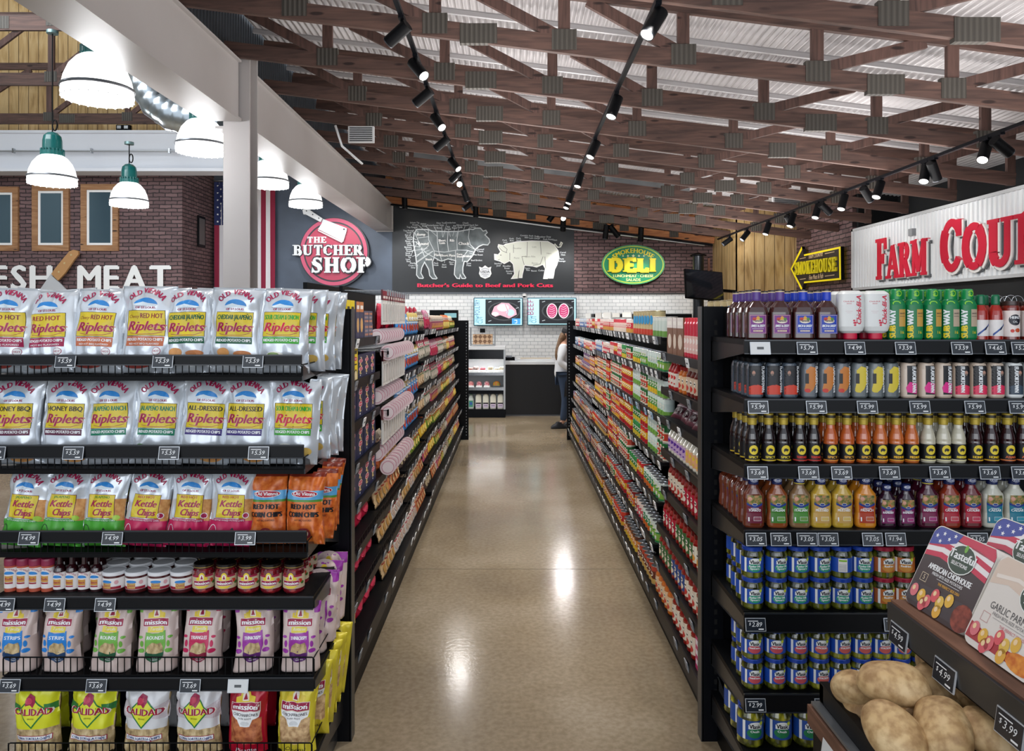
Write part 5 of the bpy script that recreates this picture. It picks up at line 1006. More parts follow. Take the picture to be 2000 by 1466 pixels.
for i in range(3): bagput(mission(140 + i, 'THIN&CRISPY', '#9a35a0', '#5a1f6a'), 'tortilla_chip_bag', 618 + 9 * i, YF + .22 + .07 * i, z5 + .03 + .012 * i, 'purple-topped tortilla bag at right end, fifth shelf, %s' % ['nearest of three behind', 'middle of three behind', 'rearmost of three behind'][i], group='cream tortilla chip bags', tilt=2, yaw=8, roll=3)
z6 = le[5][0] + .002
bagput(calidad(150, '#d9dc2a'), 'tortilla_chip_bag', 78, YF + .06, z6 - .035, 'yellow tortilla chip bag on the bottom shelf, leftmost', group='printed tortilla chip bags', tilt=3, roll=-2)
bagput(calidad(151, '#d9dc2a'), 'tortilla_chip_bag', 178, YF + .06, z6 - .035, 'yellow tortilla chip bag on the bottom shelf, second from left', group='printed tortilla chip bags', tilt=3, roll=2)
bagput(calidad(152, '#d9dadd'), 'tortilla_chip_bag', 288, YF + .06, z6 - .035, 'white tortilla chip bag on the bottom shelf beside the yellow ones', group='printed tortilla chip bags', tilt=3, roll=1)
bagput(calidad(153, '#d9dadd'), 'tortilla_chip_bag', 392, YF + .06, z6 - .035, 'white tortilla chip bag on the bottom shelf beside the red bag', group='printed tortilla chip bags', tilt=3, roll=-1)
bagput(chich(154, '#b3122e', ('#8a3a20', '#c87a4a'), 'Picante'), 'pork_rind_bag', 487, YF + .06, z6 - .035, 'red pork rind bag on the bottom shelf', group='pork rind bags', tilt=3)
bagput(chich(155, '#dccb3a', ('#9a7048', '#dbb98a'), 'Original'), 'pork_rind_bag', 582, YF + .06, z6 - .035, 'front yellow pork rind bag on the bottom shelf', group='pork rind bags', tilt=3, roll=1)
for i in range(5): bagput(chich(156 + i, '#dccb3a', ('#9a7048', '#dbb98a'), 'Original'), 'pork_rind_bag', 605 + 8 * i, YF + .15 + .055 * i, z6 + .01 * i, 'yellow pork rind bag behind the front one, %s behind' % ord2[i], group='pork rind bags', tilt=1, yaw=10, roll=3 + i)
for i, (px, bs) in enumerate([(95, '#d9dc2a'), (195, '#d9dc2a'), (305, '#d9dadd'), (405, '#d9dadd'), (495, '#b3122e')]):
    g = Bag(.16, .265, .06, 170 + i); b = MB(); g.body(b, M(bs, .3, .1), nu=12, nv=14); bagput(b, 'tortilla_chip_bag', px, YF + .2, z6, 'chip bag in the second row of the bottom shelf, %s from left' % ord2[i], group='printed tortilla chip bags', tilt=1)
# ================================================================ right endcap
RF, RB = 2.56, 2.99; RX0, RX1 = .763, 2.08
def rx(x): return xpx(x, RF)
re_ = []
for s, a, b_, tg in [(663, 664, 690, [(1482, ''), (1573, '5.79'), (1666, '4.99'), (1764, '3.59'), (1873, '3.59'), (1939, '4.65'), (1990, '5.29')]),
                  (778, 779, 804, [(1478, '5.99'), (1591, '5.99'), (1690, '5.99'), (1792, '5.99'), (1899, '5.99'), (1985, '5.99')]),
                  (905, 906, 932, [(1477, '3.69'), (1576, '3.69'), (1640, '3.69'), (1733, '3.69'), (1831, '3.69'), (1928, '3.69'), (1990, '3.69')]),
                  (1033, 1034, 1062, [(1474, '3.05'), (1522, '3.05'), (1573, '3.05'), (1614, '3.05'), (1700, '3.05'), (1745, '1.94'), (1905, '3.05'), (1955, '3.05')]),
                  (1193, 1195, 1232, [(1473, '2.89'), (1742, '2.89')]), (1350, 1352, 1388, [(1473, '2.99'), (1608, '2.99')]), (1466, 1468, 1500, [])]:
    re_.append((zpx(s, RF), zpx(b_, RF), zpx(a, RF), [(rx(x), p) for x, p in tg], None, (rx(1452), RX1)))
endcap('endcap_shelving', 'black right endcap shelving stacked with sauces, dressings and pickle jars', RX0, RX1, RF, RB, 1.745, re_, 'R')
def planar(prof):                            # front surface of a lofted bottle
    def f(u, v, o):
        i = 0
        while i < len(prof) - 2 and v > prof[i + 1][0]: i += 1
        a, b = prof[i], prof[i + 1]; t = min(1, max(0, (v - a[0]) / (b[0] - a[0] + 1e-9))); rx_, ry, e = [a[k] + (b[k] - a[k]) * t for k in (1, 2, 3)]
        q = min(.999, abs(u) / rx_); return (u, -ry * (1 - q ** e) ** (1 / e) - o, v)
    return f
def rows(pl, xs, d0, z, dd, n, lab, grp, kw=None, yaw=0, dz=0, sh=0):
    for r_ in range(n):
        for i, x in enumerate(xs):
            d = d0 + r_ * dd
            pl.put((xpx(x, d0) + sh * r_, d, z + dz * r_), (0, 0, radians(yaw + (h2(i, r_) - .5) * 8)), lab % ((['front row', 'second row', 'third row', 'rear row', 'fifth row', 'sixth row'][r_]), (['leftmost', 'second', 'third', 'fourth', 'fifth', 'sixth', 'seventh', 'eighth', 'ninth', 'tenth'][i])), grp)
# --- barbecue bottles
def bbq(lab, l2, c, cm, name):
    r = empty(name); G = M('#3a1410', .1, 0, 1)
    pr = [(0, .034, .022, 4), (.006, .0375, .025, 4), (.05, .037, .024, 4), (.095, .0375, .025, 4), (.112, .034, .022, 3), (.13, .018, .016, 2.2), (.137, .0135, .0135, 2), (.165, .0135, .0135, 2)]
    MB().loft(pr, G, 28).build('bottle', r)
    b = MB(); p = Print(b, planar(pr), .006, .0005, .0002); m = M(c, .4); p.rect(-.029, .02, .029, .086, m, 0); p.frame(-.0275, .0215, .0275, .0845, .0012, M('#d9b9a0', .4), 1)
    p.ell(0, .064, .018, .008, M('#f0e6d2', .4), 1); p.ell(-.012, .071, .007, .006, M('#c8342a', .4), 2); p.ell(.0, .074, .006, .007, M('#e0a83a', .4), 2); p.ell(.01, .071, .006, .005, M('#4f8a3a', .4), 2); p.text('Famous', 0, .0615, .008, M('#3a1a14', .4), 3, w=.03, bold=.05)
    p.text(lab, 0, .043, .0085, TW, 2, w=.046, sh=.15, bold=.06); p.rect(-.02, .037, .02, .038, TW, 2); p.rect(-.016, .027, .016, .0325, M('#e3cda8', .4), 2); p.text('BBQ SAUCE', 0, .028, .0035, m, 3, w=.026); b.build('label', r)
    b = MB(); b.lathe([(.0145, .134), (.0155, .14), (.0155, .165)], M(cm, .35), 20); b.lathe([(.0155, .165, M('#e0c9a0', .4)), (.0155, .168, M('#e0c9a0', .4)), (.0155, .169, M('#1c1316', .3)), (.0155, .174, M('#1c1316', .3)), (0, .175)], M('#1c1316', .3), 20); b.build('neck_wrap', r); return Place(r, 'barbecue sauce bottle')
zr = [q[0] for q in re_]
rows(bbq('SWEET & ZESTY', '', '#7a2a86', '#5b3f8e', 'barbecue_sauce_bottle'), [1477, 1523], RF + .045, zr[0], .075, 4, 'purple-labelled dark barbecue sauce bottle, %s, %s of two', 'purple-label barbecue bottles')
rows(bbq('RICH & SASSY', '', '#1c3fb0', '#1f3fc0', 'barbecue_sauce_bottle'), [1568, 1614], RF + .045, zr[0], .075, 4, 'blue-labelled dark barbecue sauce bottle, %s, %s of two', 'blue-label barbecue bottles')
# --- inverted squeeze bottle
r = empty('squeeze_bottle'); W_ = M('#dfe0de', .32, 0, .3); pr = [(.022, .03, .02, 3), (.03, .04, .028, 3), (.045, .045, .03, 3.2), (.12, .0455, .03, 3.4), (.158, .044, .029, 3.2), (.166, .036, .022, 3), (.17, .03, .012, 3)]
MB().loft(pr, W_, 28).build('bottle', r); b = MB(); RC = M('#d0143f', .4); b.loft([(0, .021, .017, 2.5), (.003, .023, .019, 2.5), (.022, .023, .019, 2.5), (.026, .02, .016, 2.5)], RC, 24); b.build('cap', r)
b = MB(); p = Print(b, planar(pr), .006, .0006, .0002); p.text('Chick-fil-A', .027, .052, .016, RC, 1, w=.1, sh=.25, al='l', rot=pi / 2, bold=.05); p.ell(.006, .058, .006, .004, RC, 1); p.ell(.003, .066, .004, .003, RC, 1); p.ell(.006, .05, .004, .003, RC, 1); p.text('Chick-fil-A', -.014, .13, .0045, RC, 1, w=.036); p.text('SAUCE', -.014, .123, .0035, RC, 1, w=.016); p.rect(-.026, .098, -.002, .0985, M('#d99aa5', .4), 1); p.rect(-.022, .092, -.006, .0925, M('#d99aa5', .4), 1); b.build('printing', r)
rows(Place(r, 'sauce bottle'), [1660, 1709], RF + .04, zr[0], .07, 4, 'white upside-down squeeze bottle with red cap, %s, %s of two', 'white squeeze bottles')
# --- green squeeze bottles
def subway(pan):
    r = empty('squeeze_bottle'); G = M('#0a7a45', .35); pr = [(0, .026, .02, 3), (.006, .029, .022, 3), (.12, .029, .022, 3), (.136, .023, .019, 2.5), (.142, .017, .017, 2)]
    MB().loft(pr, G, 24).build('bottle', r); b = MB(); b.loft([(.14, .019, .019, 2), (.172, .018, .018, 2), (.176, .014, .014, 2)], M('#0d8a48', .3), 20); LG = M('#8fd03a', .4); p = Print(b, lambda u, v, o: (u, -sqrt(max(0, .019 ** 2 - u * u)) - o, v), .005, .0008, .0002); p.line(arcp(.002, .16, .009, .009, 200, 520, 9), .004, LG); p.text('S', -.002, .15, .012, LG, 1, bold=.1); b.build('cap', r)
    b = MB(); p = Print(b, planar(pr), .006, .0006, .0002); p.text('SUB', -.011, .006, .0165, M('#f2d21c', .4), 1, w=.042, al='l', rot=pi / 2, bold=.1); p.text('WAY', -.011, .051, .0165, TW, 1, w=.052, al='l', rot=pi / 2, bold=.1); p.rect(.001, .045, .024, .105, M(pan, .4), 0); p.text('SAUCE', .0125, .088, .005, BK_, 1, w=.018, bold=.06); p.rect(.003, .08, .021, .0815, BK_, 1); p.text('16', .012, .02, .01, M('#f2d21c', .4), 1); p.line(arcp(-.006, .125, .012, .008, 0, 200), .003, LG); b.build('printing', r); return Place(r, 'sauce bottle')
s1 = subway('#c79a45'); s2_ = subway('#b9a58e')
rows(s1, [1750, 1784, 1820], RF + .04, zr[0], .055, 5, 'green squeeze bottle with tan panel, %s, %s of three', 'green squeeze bottles')
rows(s2_, [1855, 1889], RF + .04, zr[0], .055, 5, 'green squeeze bottle with beige panel, %s, %s of two', 'green squeeze bottles')
r = empty('hot_sauce_bottle'); b = MB(); R = .024; b.lathe([(0, 0), (R, 0), (R, .085), (R * .9, .1), (.012, .122), (.011, .14)], M('#a3241a', .12, 0, 1), 22); b.build('bottle', r); b = MB(); b.lathe([(R * 1.01, .012), (R * 1.01, .068)], WL, 24); p = Print(b, cyl(R * 1.012), .006, .0004, .0002); p.poly([(-.02, .012), (.02, .05), (.02, .056), (-.02, .02)], M('#2a4f9a', .4), 1); p.poly([(-.002, .03), (.008, .045), (.014, .047), (.006, .034)], BK_, 2); b.build('label', r)
b = MB(); b.lathe([(.0125, .118), (.014, .124), (.013, .15), (.011, .156), (0, .156)], M('#0f6a45', .3), 18); b.build('cap', r); rows(Place(r, 'sauce bottle'), [1915, 1944], RF + .04, zr[0], .06, 4, 'red hot sauce bottle with green cap, %s, %s of two', 'red hot sauce bottles')
r = empty('chili_oil_jar'); b = MB(); R = .0275; b.lathe([(0, 0), (R, 0), (R, .11), (R * .9, .12)], M('#7a241a', .15, 0, 1), 22); b.build('jar', r); b = MB(); b.lathe([(R * 1.01, .01), (R * 1.01, .1)], M('#e9ddd8', .4), 24); p = Print(b, cyl(R * 1.012), .006, .0004, .0002); p.ell(0, .068, .02, .019, BK_, 1); p.text('HEINZ', 0, .072, .009, TW, 2, w=.03, bold=.05); p.text('OIL', 0, .058, .007, TW, 2); p.ell(.008, .032, .009, .007, M('#c8502a', .4), 2); p.ell(-.009, .03, .006, .006, M('#c8342a', .4), 2); b.build('label', r)
b = MB(); b.lathe([(R * .93, .118), (R * .95, .12), (R * .95, .133), (0, .134)], M('#3a2420', .3), 20); b.tube([(.02 * cos(t * pi / 8), 0, .134 + .02 * sin(t * pi / 8)) for t in range(9)], .0015, CHROME, 6); b.build('lid', r); rows(Place(r, 'jar'), [1974, 2012], RF + .04, zr[0], .065, 3, 'chili oil jar with round black emblem, %s, %s of two', 'chili oil jars')
# --- row 2
def flav(bodyc, blobc, side, mir=False, alt=0):
    r = empty('dressing_bottle'); pr = [(0, .024, .021, 3), (.005, .0275, .0235, 3), (.1, .0275, .0235, 3), (.118, .024, .021, 2.6), (.124, .018, .017, 2)]
    MB().loft(pr, M(bodyc, .25, 0, .6), 24).build('bottle', r); b = MB(); b.lathe([(.0195, .12), (.0205, .124), (.0205, .136), (.017, .142), (.007, .15), (.004, .165), (0, .166)], BLK, 20); b.build('cap', r)
    b = MB(); p = Print(b, planar(pr), .006, .0006, .0002); s = -1 if mir else 1
    if alt == 0:                             # dark label with a man's portrait
        p.rect(-.024, .012, .024, .112, M('#17171c', .4), 0); p.poly([(-.024, .012), (.024, .012), (.024, .04), (.0, .048), (-.024, .04)], M(blobc, .4), 1); q = -s * .009
        p.poly([(q - .012, .045), (q - .013, .07), (q - .006, .078), (q + .006, .078), (q + .013, .07), (q + .012, .045)][::-1], M('#2c2c32', .5), 2); p.ell(q, .087, .0055, .0075, M('#b98a78', .5), 3); p.ell(q, .081, .004, .004, M('#7a6a60', .5), 4); tx = s * .014
    elif alt == 1:                           # translucent side with curling flame
        p.poly([(-.02, .03), (-.012, .07), (-.016, .095), (.0, .11), (.02, .104), (.022, .06), (.01, .03), (-.004, .018)][::-1], M(blobc, .4), 0); p.rect(-.018, .05, -.006, .085, M('#17171c', .4), 1); p.ell(-.01, .026, .01, .007, M('#c8342a' if blobc != '#d9c23a' else '#d9c23a', .4), 1); tx = .012
    else:
        p.rect(-.012, .012, .022, .112, M('#17171c', .4), 0); p.poly([(-.012, .02), (.022, .014), (.022, .05), (-.004, .056), (-.016, .036)][::-1], M(blobc, .4), 1); tx = .0
    p.text('FLAVORTOWN', tx + .0045, .108, .0135, TW, 5, w=.088, al='l', rot=-pi / 2, bold=.07); b.build('label', r); return Place(r, 'dressing bottle')
fl_sets = [(flav('#46505c', '#d0402a', 1), [1474, 1509, 1541], 'grey-blue bottle with portrait label and red band'), (flav('#5a5f66', '#c87a30', 1, alt=1), [1579, 1613, 1643], 'grey bottle with orange flame label'),
           (flav('#5f6668', '#d9c23a', 1, alt=1), [1677, 1709, 1739], 'grey bottle with yellow splash label'), (flav('#cdb9a6', '#e0248a', 1, alt=2), [1773, 1808, 1841], 'cream bottle with pink splash label'), (flav('#cdb9a6', '#e0325a', 1, True), [1875, 1909, 1943], 'cream bottle with portrait label and pink band'), (flav('#e2e4e2', '#3a4a5a', 1, True), [1979, 2014], 'white bottle with portrait label')]
for pl_, xs, nm in fl_sets: rows(pl_, xs, RF + .04, zr[1], .06, 4, nm + ', %s, %s of the set', 'vertical-lettered dressing bottles')
# --- row 3
def bww(liq, txt, c, band):
    r = empty('wing_sauce_bottle'); b = MB(); R = .0245; b.lathe([(0, 0), (R * .95, 0), (R, .004), (R, .068), (R * .98, .074), (R, .082), (R * .85, .1), (.0145, .118), (.0135, .14), (.0135, .15)], M(liq, .12, 0, 1), 22); b.build('bottle', r)
    b = MB(); L_ = R * 1.008; b.lathe([(L_, .006), (L_, .064)], M('#131216', .4), 26); p = Print(b, cyl(L_ + .0002), .006, .0004, .0002); p.ell(0, .045, .0155, .0165, M('#e8cf3a', .4), 1); bf = [(x * .75, .045 + (y - .045) * .75) for x, y in [(-.011, .042), (-.008, .051), (-.001, .053), (.006, .05), (.011, .046), (.01, .041), (.006, .041), (.005, .036), (.003, .036), (.002, .04), (-.005, .04), (-.006, .036), (-.009, .036)]]; p.poly(bf[::-1], BK_, 2)
    p.text(txt, 0, .016, .008, M(c, .4), 1, w=.034, bold=.08); p.rect(-.035, .007, .035, .011, M(band, .4), 1); b.build('label', r)
    b = MB(); b.lathe([(.0145, .13), (.0155, .132), (.0155, .148), (.0165, .15), (.0165, .168), (.015, .171), (0, .171)], M('#b9a03a', .3, .3), 20); b.lathe([(.0168, .154), (.0168, .164)], M('#2a2418', .4), 20); b.build('cap', r); return Place(r, 'sauce bottle')
bs = [(bww('#1a0d10', 'SPICY', '#e8cf3a', '#d9b82a'), [1469, 1501, 1530], 'near-black wing sauce bottle with yellow wording', 'y'), (bww('#1a0d10', 'TERIYAKI', '#d0342a', '#c8342a'), [1562, 1589], 'near-black wing sauce bottle with red wording', 'r'), (bww('#c05a24', 'SPICY', '#e8a83a', '#e08a2a'), [1622, 1654, 1686], 'orange wing sauce bottle, gold wording', 'o'), (bww('#c8682c', 'MEDIUM', '#f0b81c', '#e8a02a'), [1719, 1750, 1780], 'bright orange wing sauce bottle with bold yellow wording', 'm'),
      (bww('#c9c3ae', 'PARMESAN', '#e8cf3a', '#e8e0b0'), [1812, 1842, 1871], 'cream wing sauce bottle', 'p'), (bww('#2e1216', 'HONEY', '#f0c81c', '#e8b02a'), [1904, 1935], 'dark maroon wing sauce bottle with yellow wording', 'h'), (bww('#2e1216', 'ASIAN', '#d86a3a', '#e07a3a'), [1967, 1998], 'dark maroon wing sauce bottle, orange wording', 'a')]
for pl_, xs, nm, _ in bs: rows(pl_, xs, RF + .035, zr[2], .06, 4, nm + ', %s, %s of the set', 'buffalo-emblem wing sauce bottles')
# --- row 4
def kraft(liq, lab, pc, name, k=1.0, coll=False):
    r = empty('salad_dressing_bottle'); pr = [(0, .033, .022, 3), (.006, .036, .0235, 3), (.028, .0355, .023, 3), (.05, .0325, .021, 3), (.085, .0345, .022, 3), (.1, .036, .023, 3), (.116, .034, .022, 2.8), (.134, .02, .017, 2.2), (.145, .0155, .0155, 2), (.153, .0155, .0155, 2)]
    pr = [(a * k, b_ * k, c * k, e) for a, b_, c, e in pr]
    MB().loft(pr, noisemat('liq_' + liq.strip('#'), [(.35, liq), (.7, liq)], (50, 50, 50), .15, coat=.8), 28).build('bottle', r)
    b = MB(); b.lathe([(.0175 * k, .148 * k), (.018 * k, .15 * k), (.018 * k, .172 * k), (.016 * k, .175 * k), (0, .175 * k)], M('#16245a', .3), 20)
    if coll: b.lathe([(.0182 * k, .15 * k), (.0182 * k, .153 * k)], M('#e8cf3a', .4), 20)
    p = Print(b, lambda u, v, o: (u, -sqrt(max(0, (.018 * k) ** 2 - u * u)) - o, v), .005, .0006, .0002); p.ell(0, .163 * k, .0135 * k, .0062 * k, TW, 0); p.ell(0, .163 * k, .012 * k, .005 * k, M('#1c3a8a', .4), 1); p.text('Kraft', 0, .1605 * k, .0055 * k, TW, 2, w=.018 * k, bold=.06); b.build('cap', r)
    b = MB(); p = Print(b, planar(pr), .006, .0006, .0002); K = k; P_ = lambda pts: [(x * K, y * K) for x, y in pts]; c = M(pc, .4)
    p.poly(P_([(-.026, .016), (-.025, .05), (-.027, .085), (-.024, .112), (.024, .112), (.027, .085), (.025, .05), (.026, .016)][::-1]), c, 0); sal = noisemat('salad_photo', [(.3, '#3a2a20'), (.45, '#6f7a3a'), (.6, '#b98a5a'), (.7, '#c8502a')], (90, 90, 90), .5)
    p.poly(P_([(-.0265, .084), (-.024, .112), (.024, .112), (.0265, .084), (.0, .076)][::-1]), sal, 1); p.ell(-.016 * K, .1 * K, .007 * K, .007 * K, M('#d9a08a', .4), 2); p.poly(P_([(-.027, .086), (-.01, .078), (.01, .078), (.027, .086), (.026, .078), (.0, .068), (-.026, .078)][::-1]), M('#1c3a8a', .4), 2); p.ell(0, .08 * K, .009 * K, .0045 * K, TW, 3); p.ell(0, .08 * K, .0078 * K, .0035 * K, M('#1c3a8a', .4), 4)
    p.text(name, 0, .056 * K, .0085 * K, TW, 2, w=.042 * K, bold=.05); p.rect(-.014 * K, .066 * K, .014 * K, .068 * K, TW, 2); p.rect(-.004 * K, .024 * K, .022 * K, .038 * K, M('#ffffff', .5) if False else M(lab, .4), 2); p.frame(-.004 * K, .024 * K, .022 * K, .038 * K, .0008, TW, 3); p.rect(-.022 * K, .022 * K, -.018 * K, .036 * K, TW, 2); b.build('label', r); return Place(r, 'salad dressing')
ks = [(kraft('#6a2f1c', '#8a4a5a', '#6a1230', 'TOMATO'), [1471], 6, 'brown salad dressing bottle with maroon label'), (kraft('#8f4a24', '#6f9a4a', '#3f7a2a', 'ITALIAN'), [1517], 4, 'orange-brown salad dressing bottle with green label'), (kraft('#8a6a48', '#6f9a4a', '#4a8a35', 'ITALIAN', coll=True), [1561], 4, 'tan salad dressing bottle with green label'), (kraft('#c9a43a', '#d9bb6a', '#c9a058', 'MUSTARD'), [1602, 1644], 4, 'yellow honey mustard dressing bottle'), (kraft('#d98a24', '#c0603a', '#b03a1c', 'FRENCH'), [1689], 4, 'bright orange dressing bottle with red label'),
      (kraft('#2e1224', '#a83a7a', '#7a1a5a', 'RASPBERRY', .85), [1731, 1769], 4, 'small dark purple raspberry dressing bottle'), (kraft('#4a1428', '#a83a7a', '#7a1a4a', 'RASPBERRY', coll=True), [1811], 4, 'tall dark raspberry dressing bottle'), (kraft('#8f3420', '#c8505a', '#b01f35', 'CATALINA'), [1853], 4, 'rust-red dressing bottle'), (kraft('#6a1a22', '#c8405a', '#b01f3a', 'CATALINA'), [1895], 4, 'deep red dressing bottle'), (kraft('#cfcdbe', '#3a9ab0', '#1f7a92', 'CAESAR'), [1937, 1980], 4, 'white caesar dressing bottle with teal label')]
for pl_, xs, n, nm in ks: rows(pl_, xs, RF + .04, zr[3], .06, n, nm + ', %s, %s from left', 'salad dressing bottles')
# --- rows 5-7 pickles
PK = []
def pickmat(nm, a, b_, c):
    m, nt, b = nodes(nm, .08); v = coords(nt, (26, 26, 15)); t = N(nt, 'ShaderNodeTexVoronoi'); t.inputs['Scale'].default_value = 1.6; t.inputs['Randomness'].default_value = .9; nt.links.new(v, t.inputs[0])
    nt.links.new(ramp(nt, t.outputs[0], [(.1, c), (.35, b_), (.62, a)]), b.inputs['Base Color']); b.inputs['Coat Weight'].default_value = 1; b.inputs['Coat Roughness'].default_value = .04; bump(nt, b, t.outputs[0], .3, .004); return m
PG = pickmat('pickles_in_brine', '#23260a', '#5e6218', '#8b8a2c'); PG2 = pickmat('sliced_pickles_in_brine', '#3a3c10', '#8a8a24', '#c4b83a')
def vlasic(lid, l1, l2, t1, R=.038, H=.108, pm=PG, back=False):
    r = empty('pickle_jar'); b = MB(); b.lathe([(0, 0), (R * .9, 0), (R, .006), (R, H * .72), (R * .9, H * .82), (R * .84, H * .87)], pm, 26); b.build('jar', r)
    b = MB(); b.lathe([(R * .87, H * .86), (R * .93, H * .87), (R * .93, H * .97), (R * .88, H), (0, H * .995)], M(lid, .28, .2), 26); b.build('lid', r)
    b = MB(); L_ = R * 1.006; z0, z1 = H * .2, H * .66; b.lathe([(L_, z0), (L_, z1)], M(l1, .38), 30); p = Print(b, cyl(L_ + .0003), .006, .0004, .0002); zc_ = (z0 + z1) / 2; k = R / .038
    if not back:
        p.ell(.002, zc_ + .012 * k, .021 * k, .0125 * k, M('#eef0ee', .4), 0); p.ell(.0, zc_ - .008 * k, .0235 * k, .014 * k, M(l2, .4), 1); p.poly([(-.019 * k, zc_ + .004 * k), (-.019 * k, zc_ + .016 * k), (0, zc_ + .022 * k), (.021 * k, zc_ + .016 * k), (.021 * k, zc_ + .004 * k)][::-1], M('#eef0ee', .4), 2); p.text('Vlasic', .001, zc_ + .006 * k, .012 * k, BK_, 3, w=.034 * k, bold=.06); p.ell(.02 * k, zc_ + .02 * k, .006 * k, .006 * k, M('#b8d04a', .4), 3); p.ell(.02 * k, zc_ + .02 * k, .0025 * k, .0025 * k, YE, 4)
        for j, s in enumerate(t1.split('|')): p.text(s, 0, zc_ - (.006 + .008 * j) * k, .0065 * k, TW, 3, w=min(.036, .0052 * len(s)) * k, bold=.07)
        p.rect(-.036 * k, z0, -.028 * k, z1, M('#f0f0ee', .5), 1)
    else: p.rect(-.024, z0 + .002, .006, z1 - .002, WL, 0); p.rect(-.022, z1 - .012, .004, z1 - .006, M('#8ac03a', .4), 1); [p.rect(-.022, z0 + .006 + j * .005, .002, z0 + .0075 + j * .005, M('#8a9096', .5), 1) for j in range(5)]
    b.build('label', r); return Place(r, 'pickle jar')
VB = '#1f4fb0'; dill = vlasic('#1f45a8', VB, '#2f9a7a', 'Kosher Dill|Spears'); dback = vlasic('#1f45a8', VB, '#2f9a7a', '', back=True); red = vlasic('#a01f3a', '#b8622a', '#c98a3a', 'RedHot'); snack = vlasic('#1f45a8', VB, '#c8505a', "Snack'mms", R=.037, H=.104); stack = vlasic('#1f45a8', VB, '#d0605a', 'STACKERS', R=.037, H=.104, pm=PG2); ovals = vlasic('#1f45a8', '#1f4a9a', '#1f7a4a', 'Ovals', R=.045, H=.142, pm=PG2)
def jars(pl, xs, z, H, nl, nd, nm, grp, dd=.08, d0=None):
    for lv in range(nl):
        for r_ in range(nd):
            for i, (x, *q) in enumerate(xs):
                pp = q[0] if q and q[0] and lv == nl - 1 and r_ == 0 else pl; d = (d0 or RF + .045) + r_ * dd
                pp.put((xpx(x, d0 or RF + .045) + .006 * r_, d, z + lv * H), (0, 0, radians((h2(x, lv + r_) - .5) * 24)), nm % (['lower', 'upper'][lv] if nl > 1 else 'single', ['front', 'second', 'third', 'rear'][r_], ['first', 'second', 'third', 'fourth', 'fifth', 'sixth', 'seventh'][i]), grp)
jars(dill, [(1469,), (1516,), (1558,), (1600,), (1642, dback), (1683,)], zr[4], .108, 2, 4, 'blue-lidded dill pickle jar, %s layer, %s row, %s from left', 'blue-labelled pickle jars on the fifth shelf')
jars(red, [(1724,), (1763,)], zr[4], .108, 2, 3, 'red-lidded orange-labelled pickle jar, %s layer, %s row, %s of two', 'orange-labelled pickle jars')
jars(snack, [(1469,), (1513,), (1556,)], zr[5], .104, 2, 3, 'blue-lidded small pickle jar left of the sliced pickles, %s layer, %s row, %s', 'snack pickle jars on the sixth shelf')
jars(stack, [(1599,), (1640,), (1681,), (1719,), (1757,), (1797,)], zr[5], .104, 2, 3, 'blue-lidded jar of sliced pickles, sixth shelf, %s layer, %s row, %s', 'sliced pickle jars on the sixth shelf')
jars(ovals, [(1465,), (1520,), (1574,)], zr[6], .142, 1, 3, 'large blue-lidded jar of oval pickles on bottom shelf, %s layer, %s row, %s', 'large pickle jars on the bottom shelf', .1, RF + .06)
# ================================================================ long gondolas along the aisle
side_cfg = {
 'L': dict(s=-1, face=-.755, base=-.69, rot=90, spine=-1.17),
 'R': dict(s=1, face=.86, base=.80, rot=-90, spine=1.3)}
FAR = 10.33
tagm = [M('#f4f6f8', .4), M('#b9c4d0', .4), M('#8a9098', .4), M('#a9cbe8', .4)]
def fo(lv, n): return {0: .065, 1: .045, 2: .025}.get(n - 1 - lv, 0)      # lower shelves stand further out
def bay(side, y0, y1, levels, idx, dens, ztop):
    c = side_cfg[side]; s = c['s']; r = empty('shelving_bay', (c['spine'], (y0 + y1) / 2, 0), label='%s bay of black aisle shelving on the %s side, counted from the camera' % (ord2[idx], 'left' if side == 'L' else 'right'), cat='shelving', group='black shelving bays of the %s side' % ('left' if side == 'L' else 'right'))
    cy = (y0 + y1) / 2; X = lambda x: x - c['spine']; Y = lambda y: y - cy
    MB().box((min(X(c['spine']), -.012), Y(y0), 0), (.012, Y(y1), ztop), BLK).build('spine_panel', r)
    b = MB()
    b.box((min(X(c['base'] + s * .02), 0), Y(y0), 0), (max(X(c['base'] + s * .02), 0), Y(y1), .1), BLK); b.build('base_deck', r)
    for i, (z, kind) in enumerate(levels):
        fx = X(c['face'] - s * fo(i, len(levels)))
        b = MB(); b.box((min(fx, 0), Y(y0) + .002, z - .02), (max(fx, 0), Y(y1) - .002, z), BLK)
        hgt = .038 if kind != 'base' else .075
        b.box((min(fx, fx - s * .008), Y(y0) + .002, z - hgt), (max(fx, fx - s * .008), Y(y1) - .002, z + .004), BLACKG)
        if kind == 'lip': fence_b(b, fx - s * .004, Y(y0), Y(y1), z)
        sh = b.build('shelf', r); n = max(2, int((y1 - y0) * dens)); tl = []
        for k in range(n):
            y = y0 + (k + .5 + (h2(k + i * 7, idx) - .5) * .7) * (y1 - y0) / n
            m = tagm[0] if h2(k * 3 + 1, i * 5 + idx) > (.35 if idx else .8) else tagm[2]
            if side == 'R' and i == 2 and idx in (1, 2) and k % 2: m = tagm[3]
            key = ('atag', m.name, side)
            if key not in _tag:
                t = MB(); t.box((-.002, -.028, -.032), (.002, .028, .014), m); t.box((-.0026 if s > 0 else .002, -.016, -.014), (-.002 if s > 0 else .0026, .016, -.006), M('#50555c', .5)); o = t.build('price_tag'); _tag[key] = o.data; bpy.data.objects.remove(o)
            o = bpy.data.objects.new('price_tag', _tag[key]); COL.objects.link(o); o.parent = sh; o.location = (fx - s * .013, Y(y), z - .012); o.rotation_euler = (0, radians(-12 * s), 0)
    return r
